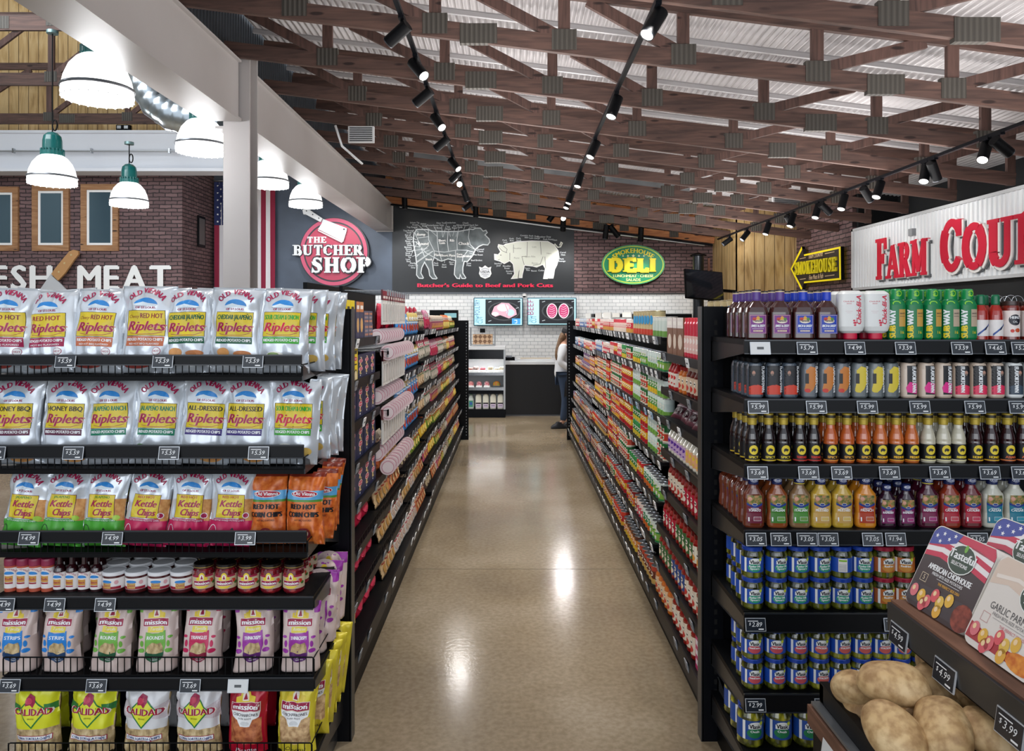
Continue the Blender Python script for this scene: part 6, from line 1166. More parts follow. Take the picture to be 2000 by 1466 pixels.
def fence_b(b, x, y0, y1, z):
    b.box((x - .002, y0, z + .035), (x + .002, y1, z + .039), BLK); n = int((y1 - y0) / .06)
    for k in range(n): b.box((x - .0015, y0 + k * .06, z), (x + .0015, y0 + k * .06 + .003, z + .037), BLK)
RL = [(1.50, ''), (1.305, ''), (1.14, ''), (.955, ''), (.735, ''), (.53, ''), (.345, ''), (.16, 'base')]
RL2 = [(1.585, ''), (1.385, ''), (1.125, ''), (.87, ''), (.64, ''), (.40, ''), (.16, 'base')]
RY = [3.04, 4.25, 5.46, 6.68, 7.9, 9.1, FAR]
bay('R', RY[0], RY[1], RL, 0, 3.2, 1.66)
for i in range(1, 6): bay('R', RY[i], RY[i + 1], RL2 if i < 3 else [(a - (.02 if i == 3 else .05) * (0 < j < 6), b_) for j, (a, b_) in enumerate(RL2)], i, 7, 1.66)
LL = [(1.595, ''), (1.395, ''), (1.195, ''), (.995, ''), (.795, ''), (.61, 'lip'), (.42, 'lip'), (.21, 'base')]
LL3 = [(1.56, ''), (1.30, ''), (1.07, ''), (.85, ''), (.64, 'lip'), (.43, 'lip'), (.19, 'base')]
LY = [3.04, 4.2, 5.12, 6.3, 7.3, 8.6, FAR]
bay('L', LY[0], LY[1], LL, 0, 3.2, 1.66)
bay('L', LY[1], LY[2], [(.79, ''), (.60, 'lip'), (.41, 'lip'), (.2, 'base')], 1, 4, 1.9)
for i in range(2, 6): bay('L', LY[i], LY[i + 1], [(a + (0 if i == 2 else (.03 if i == 3 else .0)), b_) for a, b_ in LL3], i, 6.5, 1.9 if i == 2 else 1.66)
# end panels at the far end
for side, x0, x1, z in (('left', -1.17, -.605, 1.66), ('right', .765, 1.3, 1.66)):
    b = MB(); b.box((x0, FAR, 0), (x1, FAR + .03, z), BLK2)
    for k in range(38): xx = x1 - .03 if side == 'left' else x0 + .03; b.box((xx - .006, FAR - .003, .06 + k * .042), (xx + .006, FAR + .001, .075 + k * .042), M('#8a8f95', .4))
    b.build('end_frame', label='slotted black end frame closing the far end of the %s shelving' % side, cat='shelving')
b = MB(); b.box((-1.1, 9.9, 1.66), (-.72, 10.0, 1.80), BLK2); b.box((-.9, 9.893, 1.70), (-.74, 9.9, 1.76), M('#9fdcea', .4)); b.build('header_sign', label='small black header with pale blue strip at the far end of the left shelving', cat='sign')
# ---------------------------------------------------------------- small goods
KC = {}
def place_item(pl, side, y, z, off, label, group, yawj=0, depth=0, sc=None, roll=0, pitch=0):
    c = side_cfg[side]; s = c['s']; x = c['face'] - s * off + s * depth
    return pl.put((x, y, z), (radians(pitch), radians(roll), radians(c['rot'] + yawj)), label, group, sc)
def can(bands, lid='#b9bcc0', R=.036, H=.105, name='food_can', cat='can'):
    b = MB(); pr = [(0, 0, M(lid, .3, .8)), (R, 0, M(lid, .3, .8)), (R, .003)]
    z = .003
    for h_, c in bands: pr[-1] = (pr[-1][0], pr[-1][1], M(c, .4)); z = h_ * H; pr.append((R * 1.0, z))
    pr[-1] = (R, z, M(lid, .25, .8)); pr += [(R * 1.01, H - .002, M(lid, .25, .8)), (R * .97, H, M(lid, .25, .8)), (R * .96, H - .003, M(lid, .25, .8)), (0, H - .003)]
    b.lathe(pr, M(lid, .3, .8), 14); p = Print(b, cyl(R), .012, .0008, .0004)
    return b, p, R, H, name, cat
def fin(t, **k): b, p, R, H, name, cat = t; o = b.build(name); pl = Place(o, cat); pl.w = 2 * R; pl.h = H; pl.d = R; return pl
def vegcan(c, mid, dot, nm='vegetable_can', txt=None):
    t = can([(.3, dot), (.72, c), (.97, mid)], name=nm); t[1].ell(0, .058, .022, .014, M('#f0ece0', .4), 0, 10); t[1].rect(-.016, .052, .016, .062, M(c, .4), 1); t[1].ell(.0, .026, .02, .012, M(dot, .4), 1, 10); return fin(t)
def pouch(cs, W=.13, H=.17, T=.03, name='food_pouch', cat='pouch', dark=False):
    b = MB(); c = [M(x, .35) for x in cs]; g = Bag(W, H, T, hash(cs[0]) % 97 if False else sum(map(ord, cs[0] + cs[1])) % 97, amp=.8); g.body(b, c[0], [(.62, .97, -1, 1, c[1])], nu=8, nv=10); p = Print(b, lambda u, v, o: g.pt(u, v, o), .02, .003, .0005)
    p.ell(0, H * .72, W * .3, H * .09, M('#f2efe8', .4), 0, 12); p.rect(-W * .2, H * .69, W * .2, H * .75, c[2], 1); p.ell(0, H * .33, W * .33, H * .17, c[-1], 0, 12); p.rect(-W * .34, H * .52, W * .34, H * .57, c[2], 0)
    o = b.build(name); pl = Place(o, cat); pl.w = W; pl.h = H; pl.d = T; return pl
def carton(cs, W=.1, H=.17, D=.04, name='food_box', cat='box', art='e', txt=None):
    b = MB(); c = [M(x, .45) for x in cs]; b.box((-W / 2, -D / 2, 0), (W / 2, D / 2, H), c[0]); p = Print(b, lambda u, v, o: (u, -D / 2 - o, v), 0, .0006, .0004)
    if art == 'e': p.rect(-W * .5, H * .72, W * .5, H, c[1]); p.ell(0, H * .36, W * .34, H * .2, c[2], 0, 14); p.rect(-W * .36, H * .8, W * .36, H * .9, M('#f3efe8', .4), 1)
    if art == 'p':                           # pasta carton: red oval with a white rim, food pictures, pale text lines
        for k in ((-.25, .25) if W > .18 else (0,)):
            for vv in ((.62,) if W < .14 else (.72, .38)):
                q_ = min(W, .15); p.ell(W * k, H * vv, q_ * .3, H * .085, M('#f4eeee', .4), 1, 16); p.ell(W * k, H * vv, q_ * .27, H * .07, M('#c81f45', .4), 2, 16); p.text('Barilla', W * k, H * (vv - .02), H * .05, TW, 3, w=q_ * .42)
                p.poly([(W * k - .03, H * (vv - .18)), (W * k + .01, H * (vv + .16)), (W * k + .03, H * (vv + .14)), (W * k, H * (vv - .2))][::-1], M('#d8b878', .5), 0)
            p.poly([(W * k - .012, H * .3), (W * k + .006, H * .56), (W * k + .018, H * .54), (W * k + .004, H * .28)][::-1], M('#d8b878', .5), 0); p.rect(W * k - .02, H * .16, W * k + .02, H * .2, M('#d8c890', .4)); p.rect(W * k - .015, H * .08, W * k + .0, H * .13, M('#dfe3e8', .4)); p.rect(W * k - .012, H * .86, W * k + .012, H * .89, M('#dfe3e8', .4))
    if art == 'y':
        p.ell(0, H * .6, W * .32, H * .06, M('#c81f45', .4), 0, 16); p.text('Barilla', 0, H * .585, H * .035, TW, 1, w=W * .44); p.ell(0, H * .1, W * .42, H * .2, M('#2a2418', .5), 0, 16); p.ell(0, H * .09, W * .36, H * .17, M('#e3cfa0', .5), 1, 16); p.rect(-W * .3, H * .74, W * .3, H * .84, M('#3a3418', .5), 0); p.rect(-W * .28, H * .42, W * .28, H * .46, M('#3a3418', .5), 0)
    if art == 's':
        for j in range(3): p.rect(-W * .4, H * (.15 + j * .28), W * .4, H * (.3 + j * .28), c[1 + j % 2]); p.ell(-W * .15, H * (.22 + j * .28), W * .13, H * .05, c[2 - j % 2], 1, 10)
    o = b.build(name); pl = Place(o, cat); pl.w = W; pl.h = H; pl.d = D / 2; return pl
def jar(cont, lab, lid, R=.037, H=.15, name='sauce_jar', cat='jar', l2='#c83a2a'):
    b = MB(); b.lathe([(0, 0), (R * .9, 0), (R, .006), (R, H * .72), (R * .75, H * .84), (R * .72, H * .87)], M(cont, .12, 0, 1), 16); b.lathe([(R * .8, H * .86), (R * .82, H * .99), (0, H)], M(lid, .3, .3), 16); b.lathe([(R * 1.012, H * .15), (R * 1.012, H * .66)], M(lab, .4), 18)
    p = Print(b, cyl(R * 1.012), .012, .0005, .0004); p.ell(0, H * .5, R * .5, H * .08, M('#f2ece0', .4), 0, 12); p.rect(-R * .4, H * .48, R * .4, H * .52, M('#2a2a2a', .4), 1); p.ell(0, H * .3, R * .6, H * .1, M(l2, .4), 0, 12); o = b.build(name); pl = Place(o, cat); pl.w = 2 * R; pl.h = H; pl.d = R; return pl
def bottle(cont, lab, cap, R=.033, H=.2, name='dressing_bottle', cat='bottle', l2='#ffffff', cyl_=False):
    b = MB(); b.lathe([(0, 0), (R * .92, 0), (R, .006), (R, H * (.85 if cyl_ else .62)), (R * (.9 if cyl_ else .45), H * (.9 if cyl_ else .82)), (R * (.8 if cyl_ else .42), H * .9)], M(cont, .25, 0, .5), 16); b.lathe([(R * (.85 if cyl_ else .48), H * .88), (R * (.85 if cyl_ else .48), H * .99), (0, H)], M(cap, .35), 16); b.lathe([(R * 1.015, H * .12), (R * 1.015, H * .55)], M(lab, .4), 18); p = Print(b, cyl(R * 1.015), .012, .0005, .0004); p.ell(0, H * .42, R * .7, H * .07, M(l2, .4), 0, 12); p.rect(-R * .5, H * .2, R * .5, H * .25, M(l2, .4), 0)
    o = b.build(name); pl = Place(o, cat); pl.w = 2 * R; pl.h = H; pl.d = R; return pl
RDN = ['top', 'second', 'third', 'fourth', 'fifth', 'sixth', 'seventh', 'eighth']
CNT = {}
ALT = {}
def fill(side, y0, y1, z, lv, items, desc, nst=1, gap=.006, last=2, top=None, dep=1, pitch=0, jit=6, bayn=0):
    """a run of facings from y0 to y1; items is a list of (prototype, width of its block in m)"""
    y = y0 + .01; bi = 0; base = fo(lv, last + 1)
    seq = items; tot = sum(q[1] for q in seq); y = y0 + .01
    for ii, (pl, wd, ds, *o) in enumerate(seq):
        pl0, ds0 = pl, ds
        ye = y0 + .01 + (y1 - y0 - .02) * (sum(q[1] for q in seq[:ii]) + wd) / tot; y = y + pl.w / 2
        ns = o[0] if o else nst; grp = '%s on %s side, %s shelf' % (ds, 'left' if side == 'L' else 'right', RDN[lv]); k = 0
        while y + pl.w / 2 <= ye + .012:
            g3 = int(k / 3); alts = ALT.get(id(pl0)); pl, ds = (alts[int(h2(g3 * 5 + lv, bayn * 9 + wd * 10) * len(alts))] if alts and h2(g3 + lv * 3, bayn + wd) > .45 else (pl0, ds0)); grp = '%s on %s side, %s shelf' % (ds, 'left' if side == 'L' else 'right', RDN[lv])
            for dk in range(dep):
                for st in range(ns if dk == 0 else max(1, ns)):
                    if pl.h * 0 + dk and st < ns - 1: continue
                    nmx = pl.root.name.split('.')[0]
                    lab = '%s, %s shelf from top, %s bay of %s shelving' % (ds, RDN[lv], ord2[bayn], 'left' if side == 'L' else 'right')
                    c = side_cfg[side]; place_item(pl, side, y + (h2(k, lv) - .5) * .003, z + st * (pl.h + .0005) + (.0 if dk == 0 else 0), base, lab, grp + ', %s bay' % ord2[bayn], (h2(k + st, lv * 3 + 1) - .5) * jit, .014 + pl.d + dk * (2 * pl.d + .012), pitch=pitch)
            y += pl.w + gap; k += 1
        y = ye
# --- prototypes
grn = vegcan('#1f7a3a', '#2a8f48', '#d9c23a'); corn_ = vegcan('#5aa04a', '#cfe0d8', '#e8c02a'); peas = vegcan('#cfe3dc', '#dfeee8', '#7ab04a'); redc = vegcan('#b81f2a', '#d8402a', '#e8b03a', 'tomato_can'); redy = vegcan('#e0b02a', '#c8282a', '#b81f2a', 'tomato_can'); carr = vegcan('#2a8a5a', '#dfeee8', '#e0702a')
orac = vegcan('#d98a3a', '#5a2f20', '#e8c03a', 'bean_can'); brn = vegcan('#6a3020', '#b8402a', '#d9b060', 'bean_can'); pnk = vegcan('#e6b0a8', '#d83a4a', '#f0e0d0', 'soup_can'); pink2 = vegcan('#d83a4a', '#f2e6e0', '#d8a04a', 'soup_can'); blu = vegcan('#7aa0c8', '#d8dfe8', '#4a6a9a', 'tuna_can'); pur = vegcan('#5a3a6a', '#8a6a9a', '#c87a4a', 'fruit_can')
spray = bottle('#1f9a92', '#d8ece8', '#19a8a8', .026, .17, 'cooking_spray_can', 'spray can', '#2a2a8a', True)
redspray = bottle('#d0354a', '#e8c0b8', '#e03a4a', .027, .2, 'cooking_spray_can', 'spray can', '#f4e8e0', True)
popc = can([(.25, '#c8402a'), (.8, '#cdb98a'), (.96, '#bfae82')], '#d9cfa8', .05, .16, 'breadcrumb_canister', 'canister'); popc[1].ell(.02, .1, .018, .03, M('#3a9ad0', .4), 0, 12); popc[1].rect(-.035, .06, -.01, .14, M('#1f1c20', .4), 0); crumb = fin(popc)
tub = can([(.3, '#6fa04a'), (.8, '#cfdcd4'), (.96, '#dfe6e0')], '#dfe4e0', .045, .12, 'seasoning_tub', 'tub'); tub = fin(tub)
brownb = carton(['#7a4f36', '#e8e0dc', '#d8c8b8'], .12, .2, .05, 'mix_box', 'box')
ketch = bottle('#b01f20', '#e8dcd0', '#c81f20', .031, .17, 'ketchup_bottle', 'bottle', '#c81f20'); bbqj = jar('#6a1c14', '#d8c0a8', '#c8b8a8', .036, .15, 'sauce_jar', 'jar'); hbbq = bottle('#5a1410', '#1c1a1c', '#d8d4d0', .034, .19, 'barbecue_bottle', 'bottle', '#e8e0d8'); orab = jar('#c86a24', '#e8c8a0', '#a82a24', .036, .14, 'sauce_jar', 'jar')
wht = bottle('#e6e2d6', '#e8e4dc', '#e8e8e4', .034, .165, 'ranch_bottle', 'bottle', '#d0303a'); ranch = bottle('#e8e2d0', '#c8a8d0', '#e8e8e4', .032, .15, 'dressing_bottle', 'bottle', '#5a2a9a'); ranch2 = bottle('#ece6d4', '#e8b080', '#f0f0ec', .032, .15, 'dressing_bottle', 'bottle', '#e8c83a')
psj = [jar('#8a1a14', l, '#6a1414', .035, .155, 'pasta_sauce_jar', 'jar', q) for l, q in (('#e4d8c4', '#c8302a'), ('#b81f3a', '#e8e0d0'), ('#3a6a3a', '#e8d8c0'), ('#2a4a8a', '#e8d8c0'), ('#e8d878', '#e0b02a'), ('#eee8d4', '#e8a03a'))]
pchp = pouch(['#5a1f2f', '#8a4a5a', '#c8b0b8', '#3a1420'], .15, .13, .04, 'gravy_pouch', 'pouch'); pchw = pouch(['#ddd6d0', '#b82a3a', '#8a2a3a', '#c8a890'], .13, .15, .04, 'gravy_pouch', 'pouch')
noodle = carton(['#c81f6a', '#f0e8ee', '#e8e0e8'], .1, .15, .08, 'noodle_box', 'box', 's')
def vegcan2(c, mid, dot, nm='vegetable_can'):
    t = can([(.12, mid), (.5, dot), (.58, mid), (.97, c)], name=nm); t[1].rect(-.02, .06, .02, .085, M('#f0ece0', .4), 0); t[1].rect(-.014, .066, .014, .078, M(dot, .4), 1); t[1].rect(-.018, .02, .018, .04, M('#f0ece0', .4), 0); t[1].ell(.004, .03, .01, .008, M(c, .4), 1, 10); return fin(t)
grn2 = vegcan2('#1a6a32', '#e8e0c8', '#c8402a'); pea2 = vegcan2('#d8e4de', '#2a8a4a', '#8ab84a'); red2 = vegcan2('#c8322a', '#f0e4c8', '#2a7a3a', 'tomato_can'); red3 = vegcan2('#8a1a1a', '#e8c83a', '#d85a2a', 'tomato_can'); or2 = vegcan2('#c8702a', '#f0e8d0', '#7a2a1a', 'bean_can'); br2 = vegcan2('#4a2a24', '#d8b878', '#a83a24', 'bean_can'); pk2 = vegcan2('#f0dcd4', '#c8283a', '#d85a6a', 'soup_can'); pu2 = vegcan2('#6a4a5a', '#d8c0a8', '#c86a3a', 'fruit_can'); bl3 = vegcan2('#c8d4e4', '#3a5a9a', '#6a8ac0', 'tuna_can')
for k_, v_ in {grn: [(grn2, 'green vegetable can with red band'), (redy, 'yellow and red tomato can')], corn_: [(pea2, 'white and green vegetable can'), (peas, 'pale green vegetable can')], peas: [(pea2, 'white and green vegetable can'), (grn2, 'green vegetable can with red band')], redc: [(red2, 'red tomato can with green band'), (redy, 'yellow and red tomato can'), (red3, 'dark red tomato can')], redy: [(red2, 'red tomato can with green band'), (grn2, 'green vegetable can with red band')], orac: [(or2, 'orange can with brown band'), (red3, 'dark red tomato can'), (br2, 'dark brown bean can')], brn: [(br2, 'dark brown bean can'), (or2, 'orange can with brown band'), (pk2, 'white soup can with rose band')], pnk: [(pk2, 'white soup can with rose band'), (pink2, 'red and white soup can'), (redy, 'yellow and red tomato can')], pink2: [(pk2, 'white soup can with rose band'), (pnk, 'pink soup can')], pur: [(pu2, 'brown-mauve fruit can'), (br2, 'dark brown bean can'), (or2, 'orange can with brown band')], blu: [(bl3, 'blue-banded tuna can'), (pk2, 'white soup can with rose band')], carr: [(pea2, 'white and green vegetable can')]}.items(): ALT[id(k_)] = v_
# right, bay 1
B = RL; z = [q[0] for q in B]; y0, y1 = RY[0] + .02, RY[1] - .01
fill('R', y0, y1, z[0], 0, [(spray, .42, 'teal cooking spray can', 1), (redspray, .3, 'pink-red cooking spray can', 1), (brownb, .42, 'brown baking mix box', 1)], '', dep=1, last=7)
for i in range(9):
    y = 3.12 + i * .122; place_item(crumb, 'R', y, z[0] + .13, 0, 'gold canister standing at the back of the top shelf, %s from the camera' % ord2[i], 'gold canisters on the top right shelf', depth=.27)
for i in range(9): place_item(tub, 'R', 3.12 + i * .122, z[0] + .005, 0, 'pale green tub below the gold canisters, %s from the camera' % ord2[i], 'pale tubs under the gold canisters', depth=.265)
fill('R', y0, y1, z[1], 1, [(wht, .15, 'white dressing bottle', 1), (hbbq, .3, 'dark barbecue bottle', 1), (bbqj, .25, 'brown sauce jar', 1), (orab, .2, 'orange sauce jar', 1), (ketch, .25, 'red ketchup bottle', 1)], '', dep=2, last=7)
fill('R', y0, y1, z[2], 2, [(pchw, .3, 'white gravy packet', 1), (pchp, .7, 'maroon gravy packet', 1)], '', dep=2, last=7, pitch=-38, jit=30)
fill('R', y0, y1, z[3], 3, [(ranch2, .6, 'cream dressing bottle with orange label', 1), (ranch, .4, 'cream dressing bottle with purple label', 1)], '', dep=2, last=7)
fill('R', y0, y1, z[4], 4, [(psj[4], .35, 'pasta sauce jar with yellow label', 1), (psj[1], .35, 'pasta sauce jar with crimson label', 1), (psj[0], .4, 'pasta sauce jar with cream label', 1)], '', dep=2, last=7)
fill('R', y0, y1, z[5], 5, [(psj[5], .4, 'pasta sauce jar with ivory label', 1), (psj[2], .35, 'pasta sauce jar with green label', 1), (psj[1], .3, 'pasta sauce jar with crimson label', 1)], '', dep=2, last=7)
fill('R', y0, y1, z[6], 6, [(psj[0], .5, 'pasta sauce jar with cream label', 1), (psj[3], .3, 'pasta sauce jar with blue label', 1), (psj[2], .3, 'pasta sauce jar with green label', 1)], '', dep=2, last=7)
fill('R', y0, y1, z[7], 7, [(noodle, .25, 'pink and white noodle box', 1), (psj[0], .5, 'pasta sauce jar with cream label', 1), (orab, .4, 'orange sauce jar', 1)], '', dep=1, last=7)
# right, bays 2-6
zR = [q[0] for q in RL2]
plan = {1: [[(tub, .3, 'pale green tub', 1), (crumb, .6, 'gold canister', 1)], [(peas, .5, 'pale green vegetable can', 1), (corn_, .5, 'yellow corn can', 1)], [(corn_, .5, 'corn can with yellow base', 2), (peas, .5, 'pale green vegetable can', 2)], [(peas, .5, 'pale green vegetable can', 2), (grn, .5, 'dark green vegetable can', 2)], [(carr, .5, 'carrot can', 1), (grn, .5, 'dark green vegetable can', 1)], [(carr, .4, 'carrot can', 1), (brn, .3, 'brown bean can', 1), (redc, .3, 'red tomato can', 1)], [(brn, .5, 'brown bean can', 1), (orac, .5, 'orange bean can', 1)]],
        2: [[(pnk, .4, 'pink soup can', 1), (pink2, .6, 'red and white soup can', 1)], [(grn, .4, 'dark green vegetable can', 1), (pnk, .6, 'pink soup can', 1)], [(grn, .5, 'dark green vegetable can', 2), (redy, .5, 'yellow and red tomato can', 2)], [(grn, .3, 'dark green vegetable can', 2), (redc, .7, 'red tomato can', 2)], [(redy, .5, 'yellow and red tomato can', 2), (redc, .5, 'red tomato can', 2)], [(redc, .5, 'red tomato can', 1), (redy, .5, 'yellow and red tomato can', 1)], [(redc, .5, 'red tomato can', 1), (orac, .5, 'orange bean can', 1)]],
        3: [[(pink2, .6, 'red and white soup can', 1), (pnk, .4, 'pink soup can', 1)], [(pink2, .5, 'red and white soup can', 1), (blu, .5, 'pale blue tuna can', 1)], [(redc, .4, 'red tomato can', 2), (orac, .6, 'orange bean can', 2)], [(redc, .4, 'red tomato can', 2), (orac, .6, 'orange bean can', 2)], [(brn, .6, 'brown bean can', 1), (redc, .4, 'red tomato can', 1)], [(brn, .5, 'brown bean can', 1), (orac, .5, 'orange bean can', 1)], [(orac, 1, 'orange bean can', 1)]],
        4: [[(pnk, .5, 'pink soup can', 1), (blu, .5, 'pale blue tuna can', 1)], [(pnk, .4, 'pink soup can', 1), (pink2, .6, 'red and white soup can', 1)], [(orac, .4, 'orange bean can', 2), (pur, .6, 'purple fruit can', 2)], [(pur, .5, 'purple fruit can', 1), (brn, .5, 'brown bean can', 1)], [(brn, 1, 'brown bean can', 1)], [(pur, .5, 'purple fruit can', 1), (brn, .5, 'brown bean can', 1)], [(brn, .5, 'brown bean can', 1), (pur, .5, 'purple fruit can', 1)]],
        5: [[(blu, .5, 'pale blue tuna can', 1), (pnk, .5, 'pink soup can', 1)], [(blu, 1, 'pale blue tuna can', 1)], [(pur, .5, 'purple fruit can', 1), (orac, .5, 'orange bean can', 1)], [(pur, .5, 'purple fruit can', 1), (orac, .5, 'orange bean can', 1)], [(pur, 1, 'purple fruit can', 1)], [(pur, .5, 'purple fruit can', 1), (orac, .5, 'orange bean can', 1)], [(orac, 1, 'orange bean can', 1)]]}
for bi, rws in plan.items():
    for lv, it in enumerate(rws):
        zz = zR[lv] - ((.02 if bi == 3 else .05 if bi > 3 else 0) if 0 < lv < 6 else 0)
        fill('R', RY[bi] + .01, RY[bi + 1] - .01, zz, lv, it, '', dep=1 if lv < 2 else 1, last=6, bayn=bi)
# open white trays and folded leaflets on the far top shelf
for i, (x, y, c) in enumerate([(1.0, 7.2, '#e6e4de'), (1.02, 8.1, '#dcdad4'), (1.0, 9.0, '#e2e2de')]):
    b = MB(); b.box((-.1, -.28, 0), (.1, .28, .012), M(c, .5)); b.box((-.1, -.28, .012), (-.09, .28, .06), M(c, .5)); b.box((.09, -.28, .012), (.1, .28, .06), M(c, .5)); b.build('cardboard_tray', None, (x + .02, y, 1.585 + .107), label='white cardboard tray on top of the right shelving, %s from the camera' % ord2[i], cat='tray', group='white trays on top of the right shelving')
# --- left goods
navy = carton(['#1b2348', '#1b2348', '#c8a868'], .088, .178, .045, 'pasta_box', 'pasta box', 'p'); navyw = carton(['#1b2348', '#1b2348', '#c8a868'], .165, .178, .045, 'pasta_box', 'pasta box', 'p'); yel = carton(['#e8cf1c', '#e8cf1c', '#e8cf1c'], .085, .188, .045, 'pasta_box', 'pasta box', 'y')
yels = carton(['#e8cf1c', '#e8cf1c', '#e8cf1c'], .085, .17, .045, 'pasta_box', 'pasta box', 'y'); low = carton(['#262c4c', '#30365a', '#c8a0a0'], .15, .118, .045, 'pasta_box', 'pasta box', 'p')
bluetop = carton(['#3f7fd0', '#3f7fd0', '#3f7fd0'], .11, .165, .05, 'pasta_box', 'pasta box', 'n'); orab_ = carton(['#3a3a58', '#c87a45', '#d8a868'], .085, .185, .05, 'pasta_box', 'pasta box', 'e'); grey_ = carton(['#5a5a70', '#c8805a', '#8a8a9a'], .11, .07, .05, 'pasta_box', 'pasta box', 's')
zL = [q[0] for q in LL]; y0, y1 = LY[0] + .01, LY[1] - .01
fill('L', y0, y1, zL[0], 0, [(navy, .40, 'navy pasta box', 1), (yel, .22, 'yellow pasta box', 1), (orab_, .21, 'orange-topped pasta box', 1), (grey_, .32, 'small grey and orange carton', 2)], '', last=7, jit=3)
for i in range(3): place_item(bluetop, 'L', 3.10 + i * .125, zL[0] + .004, 0, 'bright blue pasta box behind the navy ones on top, %s from camera' % ord2[i], 'blue pasta boxes on the top left shelf', depth=.16 if i else .03, sc=(1, 1 if i else 2.2, 1.13))
fill('L', y0, y1, zL[1] + .0, 1, [(navy, .38, 'navy pasta box', 1), (yels, .28, 'yellow pasta box', 1), (low, .5, 'low dark pasta box', 1)], '', last=7, jit=3)
fill('L', y0, y1, zL[2], 2, [(navy, .3, 'navy pasta box', 1), (navyw, .9, 'wide navy pasta box', 1)], '', last=7, jit=3)
fill('L', y0, y1, zL[3], 3, [(navy, .3, 'navy pasta box', 1), (navyw, .9, 'wide navy pasta box', 1)], '', last=7, jit=3)
fill('L', y0, y1, zL[4], 4, [(navy, .3, 'navy pasta box', 1), (navyw, .9, 'wide navy pasta box', 1)], '', last=7, jit=3)
pasta = pouch(['#c4143a', '#d8c8a0', '#8a1028', '#d8c070'], .17, .16, .07, 'pasta_bag', 'pasta bag'); past2 = pouch(['#b8143a', '#e0d0b0', '#f0e8e0', '#d83a5a'], .16, .155, .07, 'pasta_bag', 'pasta bag')
for lv in (5, 6, 7): fill('L', y0, y1, zL[lv] + .006, lv, [(pasta, .6, 'red pasta bag with tan top', 1), (past2, .6, 'crimson pasta bag with cream top', 1)], '', last=7, pitch=-12, jit=14, dep=2)
# bay 2: hook wall with cards and round packs
def peg(y, z, kind, lab, grp):
    place_item(kind, 'L', y, z, 0, lab, grp, 0, .0)
bc = MB(); bc.box((-.038, -.004, 0), (.038, .004, .2), M('#dcdad6', .4)); bc.box((-.038, -.0048, .14), (.038, .0048, .2), M('#8a2438', .4)); bc.box((-.02, -.008, .02), (.02, -.004, .12), M('#c8c4c0', .35)); bc.box((-.03, -.0052, .15), (.03, -.0048, .165), M('#e8d8d4', .4)); card = Place(bc.build('gadget_card'), 'card pack'); card.w = .08
bc = MB(); bc.tube([(0, .002, .045), (0, .012, .045)], .044, M('#7a3a4c', .4), 20); bc.tube([(0, -.012, .045), (0, .002, .045)], .045, M('#e3cdd0', .4), 20); bc.tube([(0, -.0135, .045), (0, -.012, .045)], .036, M('#c88a9a', .4), 18); bc.tube([(0, -.0145, .045), (0, -.0135, .045)], .032, M('#ecdcde', .4), 16); disc = Place(bc.build('round_pack'), 'round pack')
hk = empty('hook_panel', (-.98, 4.66, 0), label='black hook panel with rods holding cards and round packs on left side', cat='shelving'); b = MB(); b.box((0, -.45, .8), (.02, .45, 1.88), BLK); b.build('back_board', hk)
def hooks(z, n):
    b = MB()
    for i in range(n): y = -.42 + i * .084; b.tube([(0, y, z), (.27, y, z)], .0025, CHROME, 5); b.box((.27, y - .018, z - .03), (.274, y + .018, z + .005), tagm[2])
    b.build('hook_row', hk)
for j, (z, lv) in enumerate([(1.66, 'top'), (1.31, 'middle'), (.975, 'bottom')]):
    for i in range(10): card.put((-.74 + (.0 if j == 0 else .0), 4.27 + i * .088, z), (0, 0, radians(90 + (h2(i, j) - .5) * 6)), 'white hanging card with maroon top, %s row, %s from camera' % (lv, ord2[i]), 'white and maroon hanging cards', (1, 1, 1.0))
    hooks(z + .195, 11)
for j, (z, x) in enumerate([(1.545, -.78), (1.455, -.715), (1.20, -.78), (1.11, -.715), (.875, -.78), (.785 + .012, -.715)]):
    for i in range(10): disc.put((x, 4.27 + i * .088, z), (0, 0, radians(14)), 'pink and white round pack, %s row down, %s from camera' % (ord2[j], ord2[i]), 'pink and white round packs')
hooks(1.52, 11); hooks(1.17, 11)
sn = [pouch(c, .1, .15, .03, 'snack_pouch', 'pouch') for c in (['#d87a45', '#e8c8a8', '#c8402a', '#c8622a'], ['#d8b88a', '#e8dcc8', '#a8302a', '#b88a4a'], ['#dedad6', '#e8e4e0', '#b02a3a', '#c8b0a0'], ['#c87a50', '#d8a888', '#8a2a2a', '#e0c090'])]
dn = ['orange snack pouch', 'tan snack pouch', 'white snack pouch', 'copper snack pouch']
for lv, (z, a) in enumerate([(.79, (0, 1)), (.60, (1, 3)), (.41, (1, 2)), (.2, (1, 2))]):
    fill('L', LY[1] + .01, LY[2] - .01, z + .01, lv, [(sn[a[0]], .5, dn[a[0]], 1), (sn[a[1]], .5, dn[a[1]], 1)], '', last=3, pitch=-12, dep=2, bayn=1)
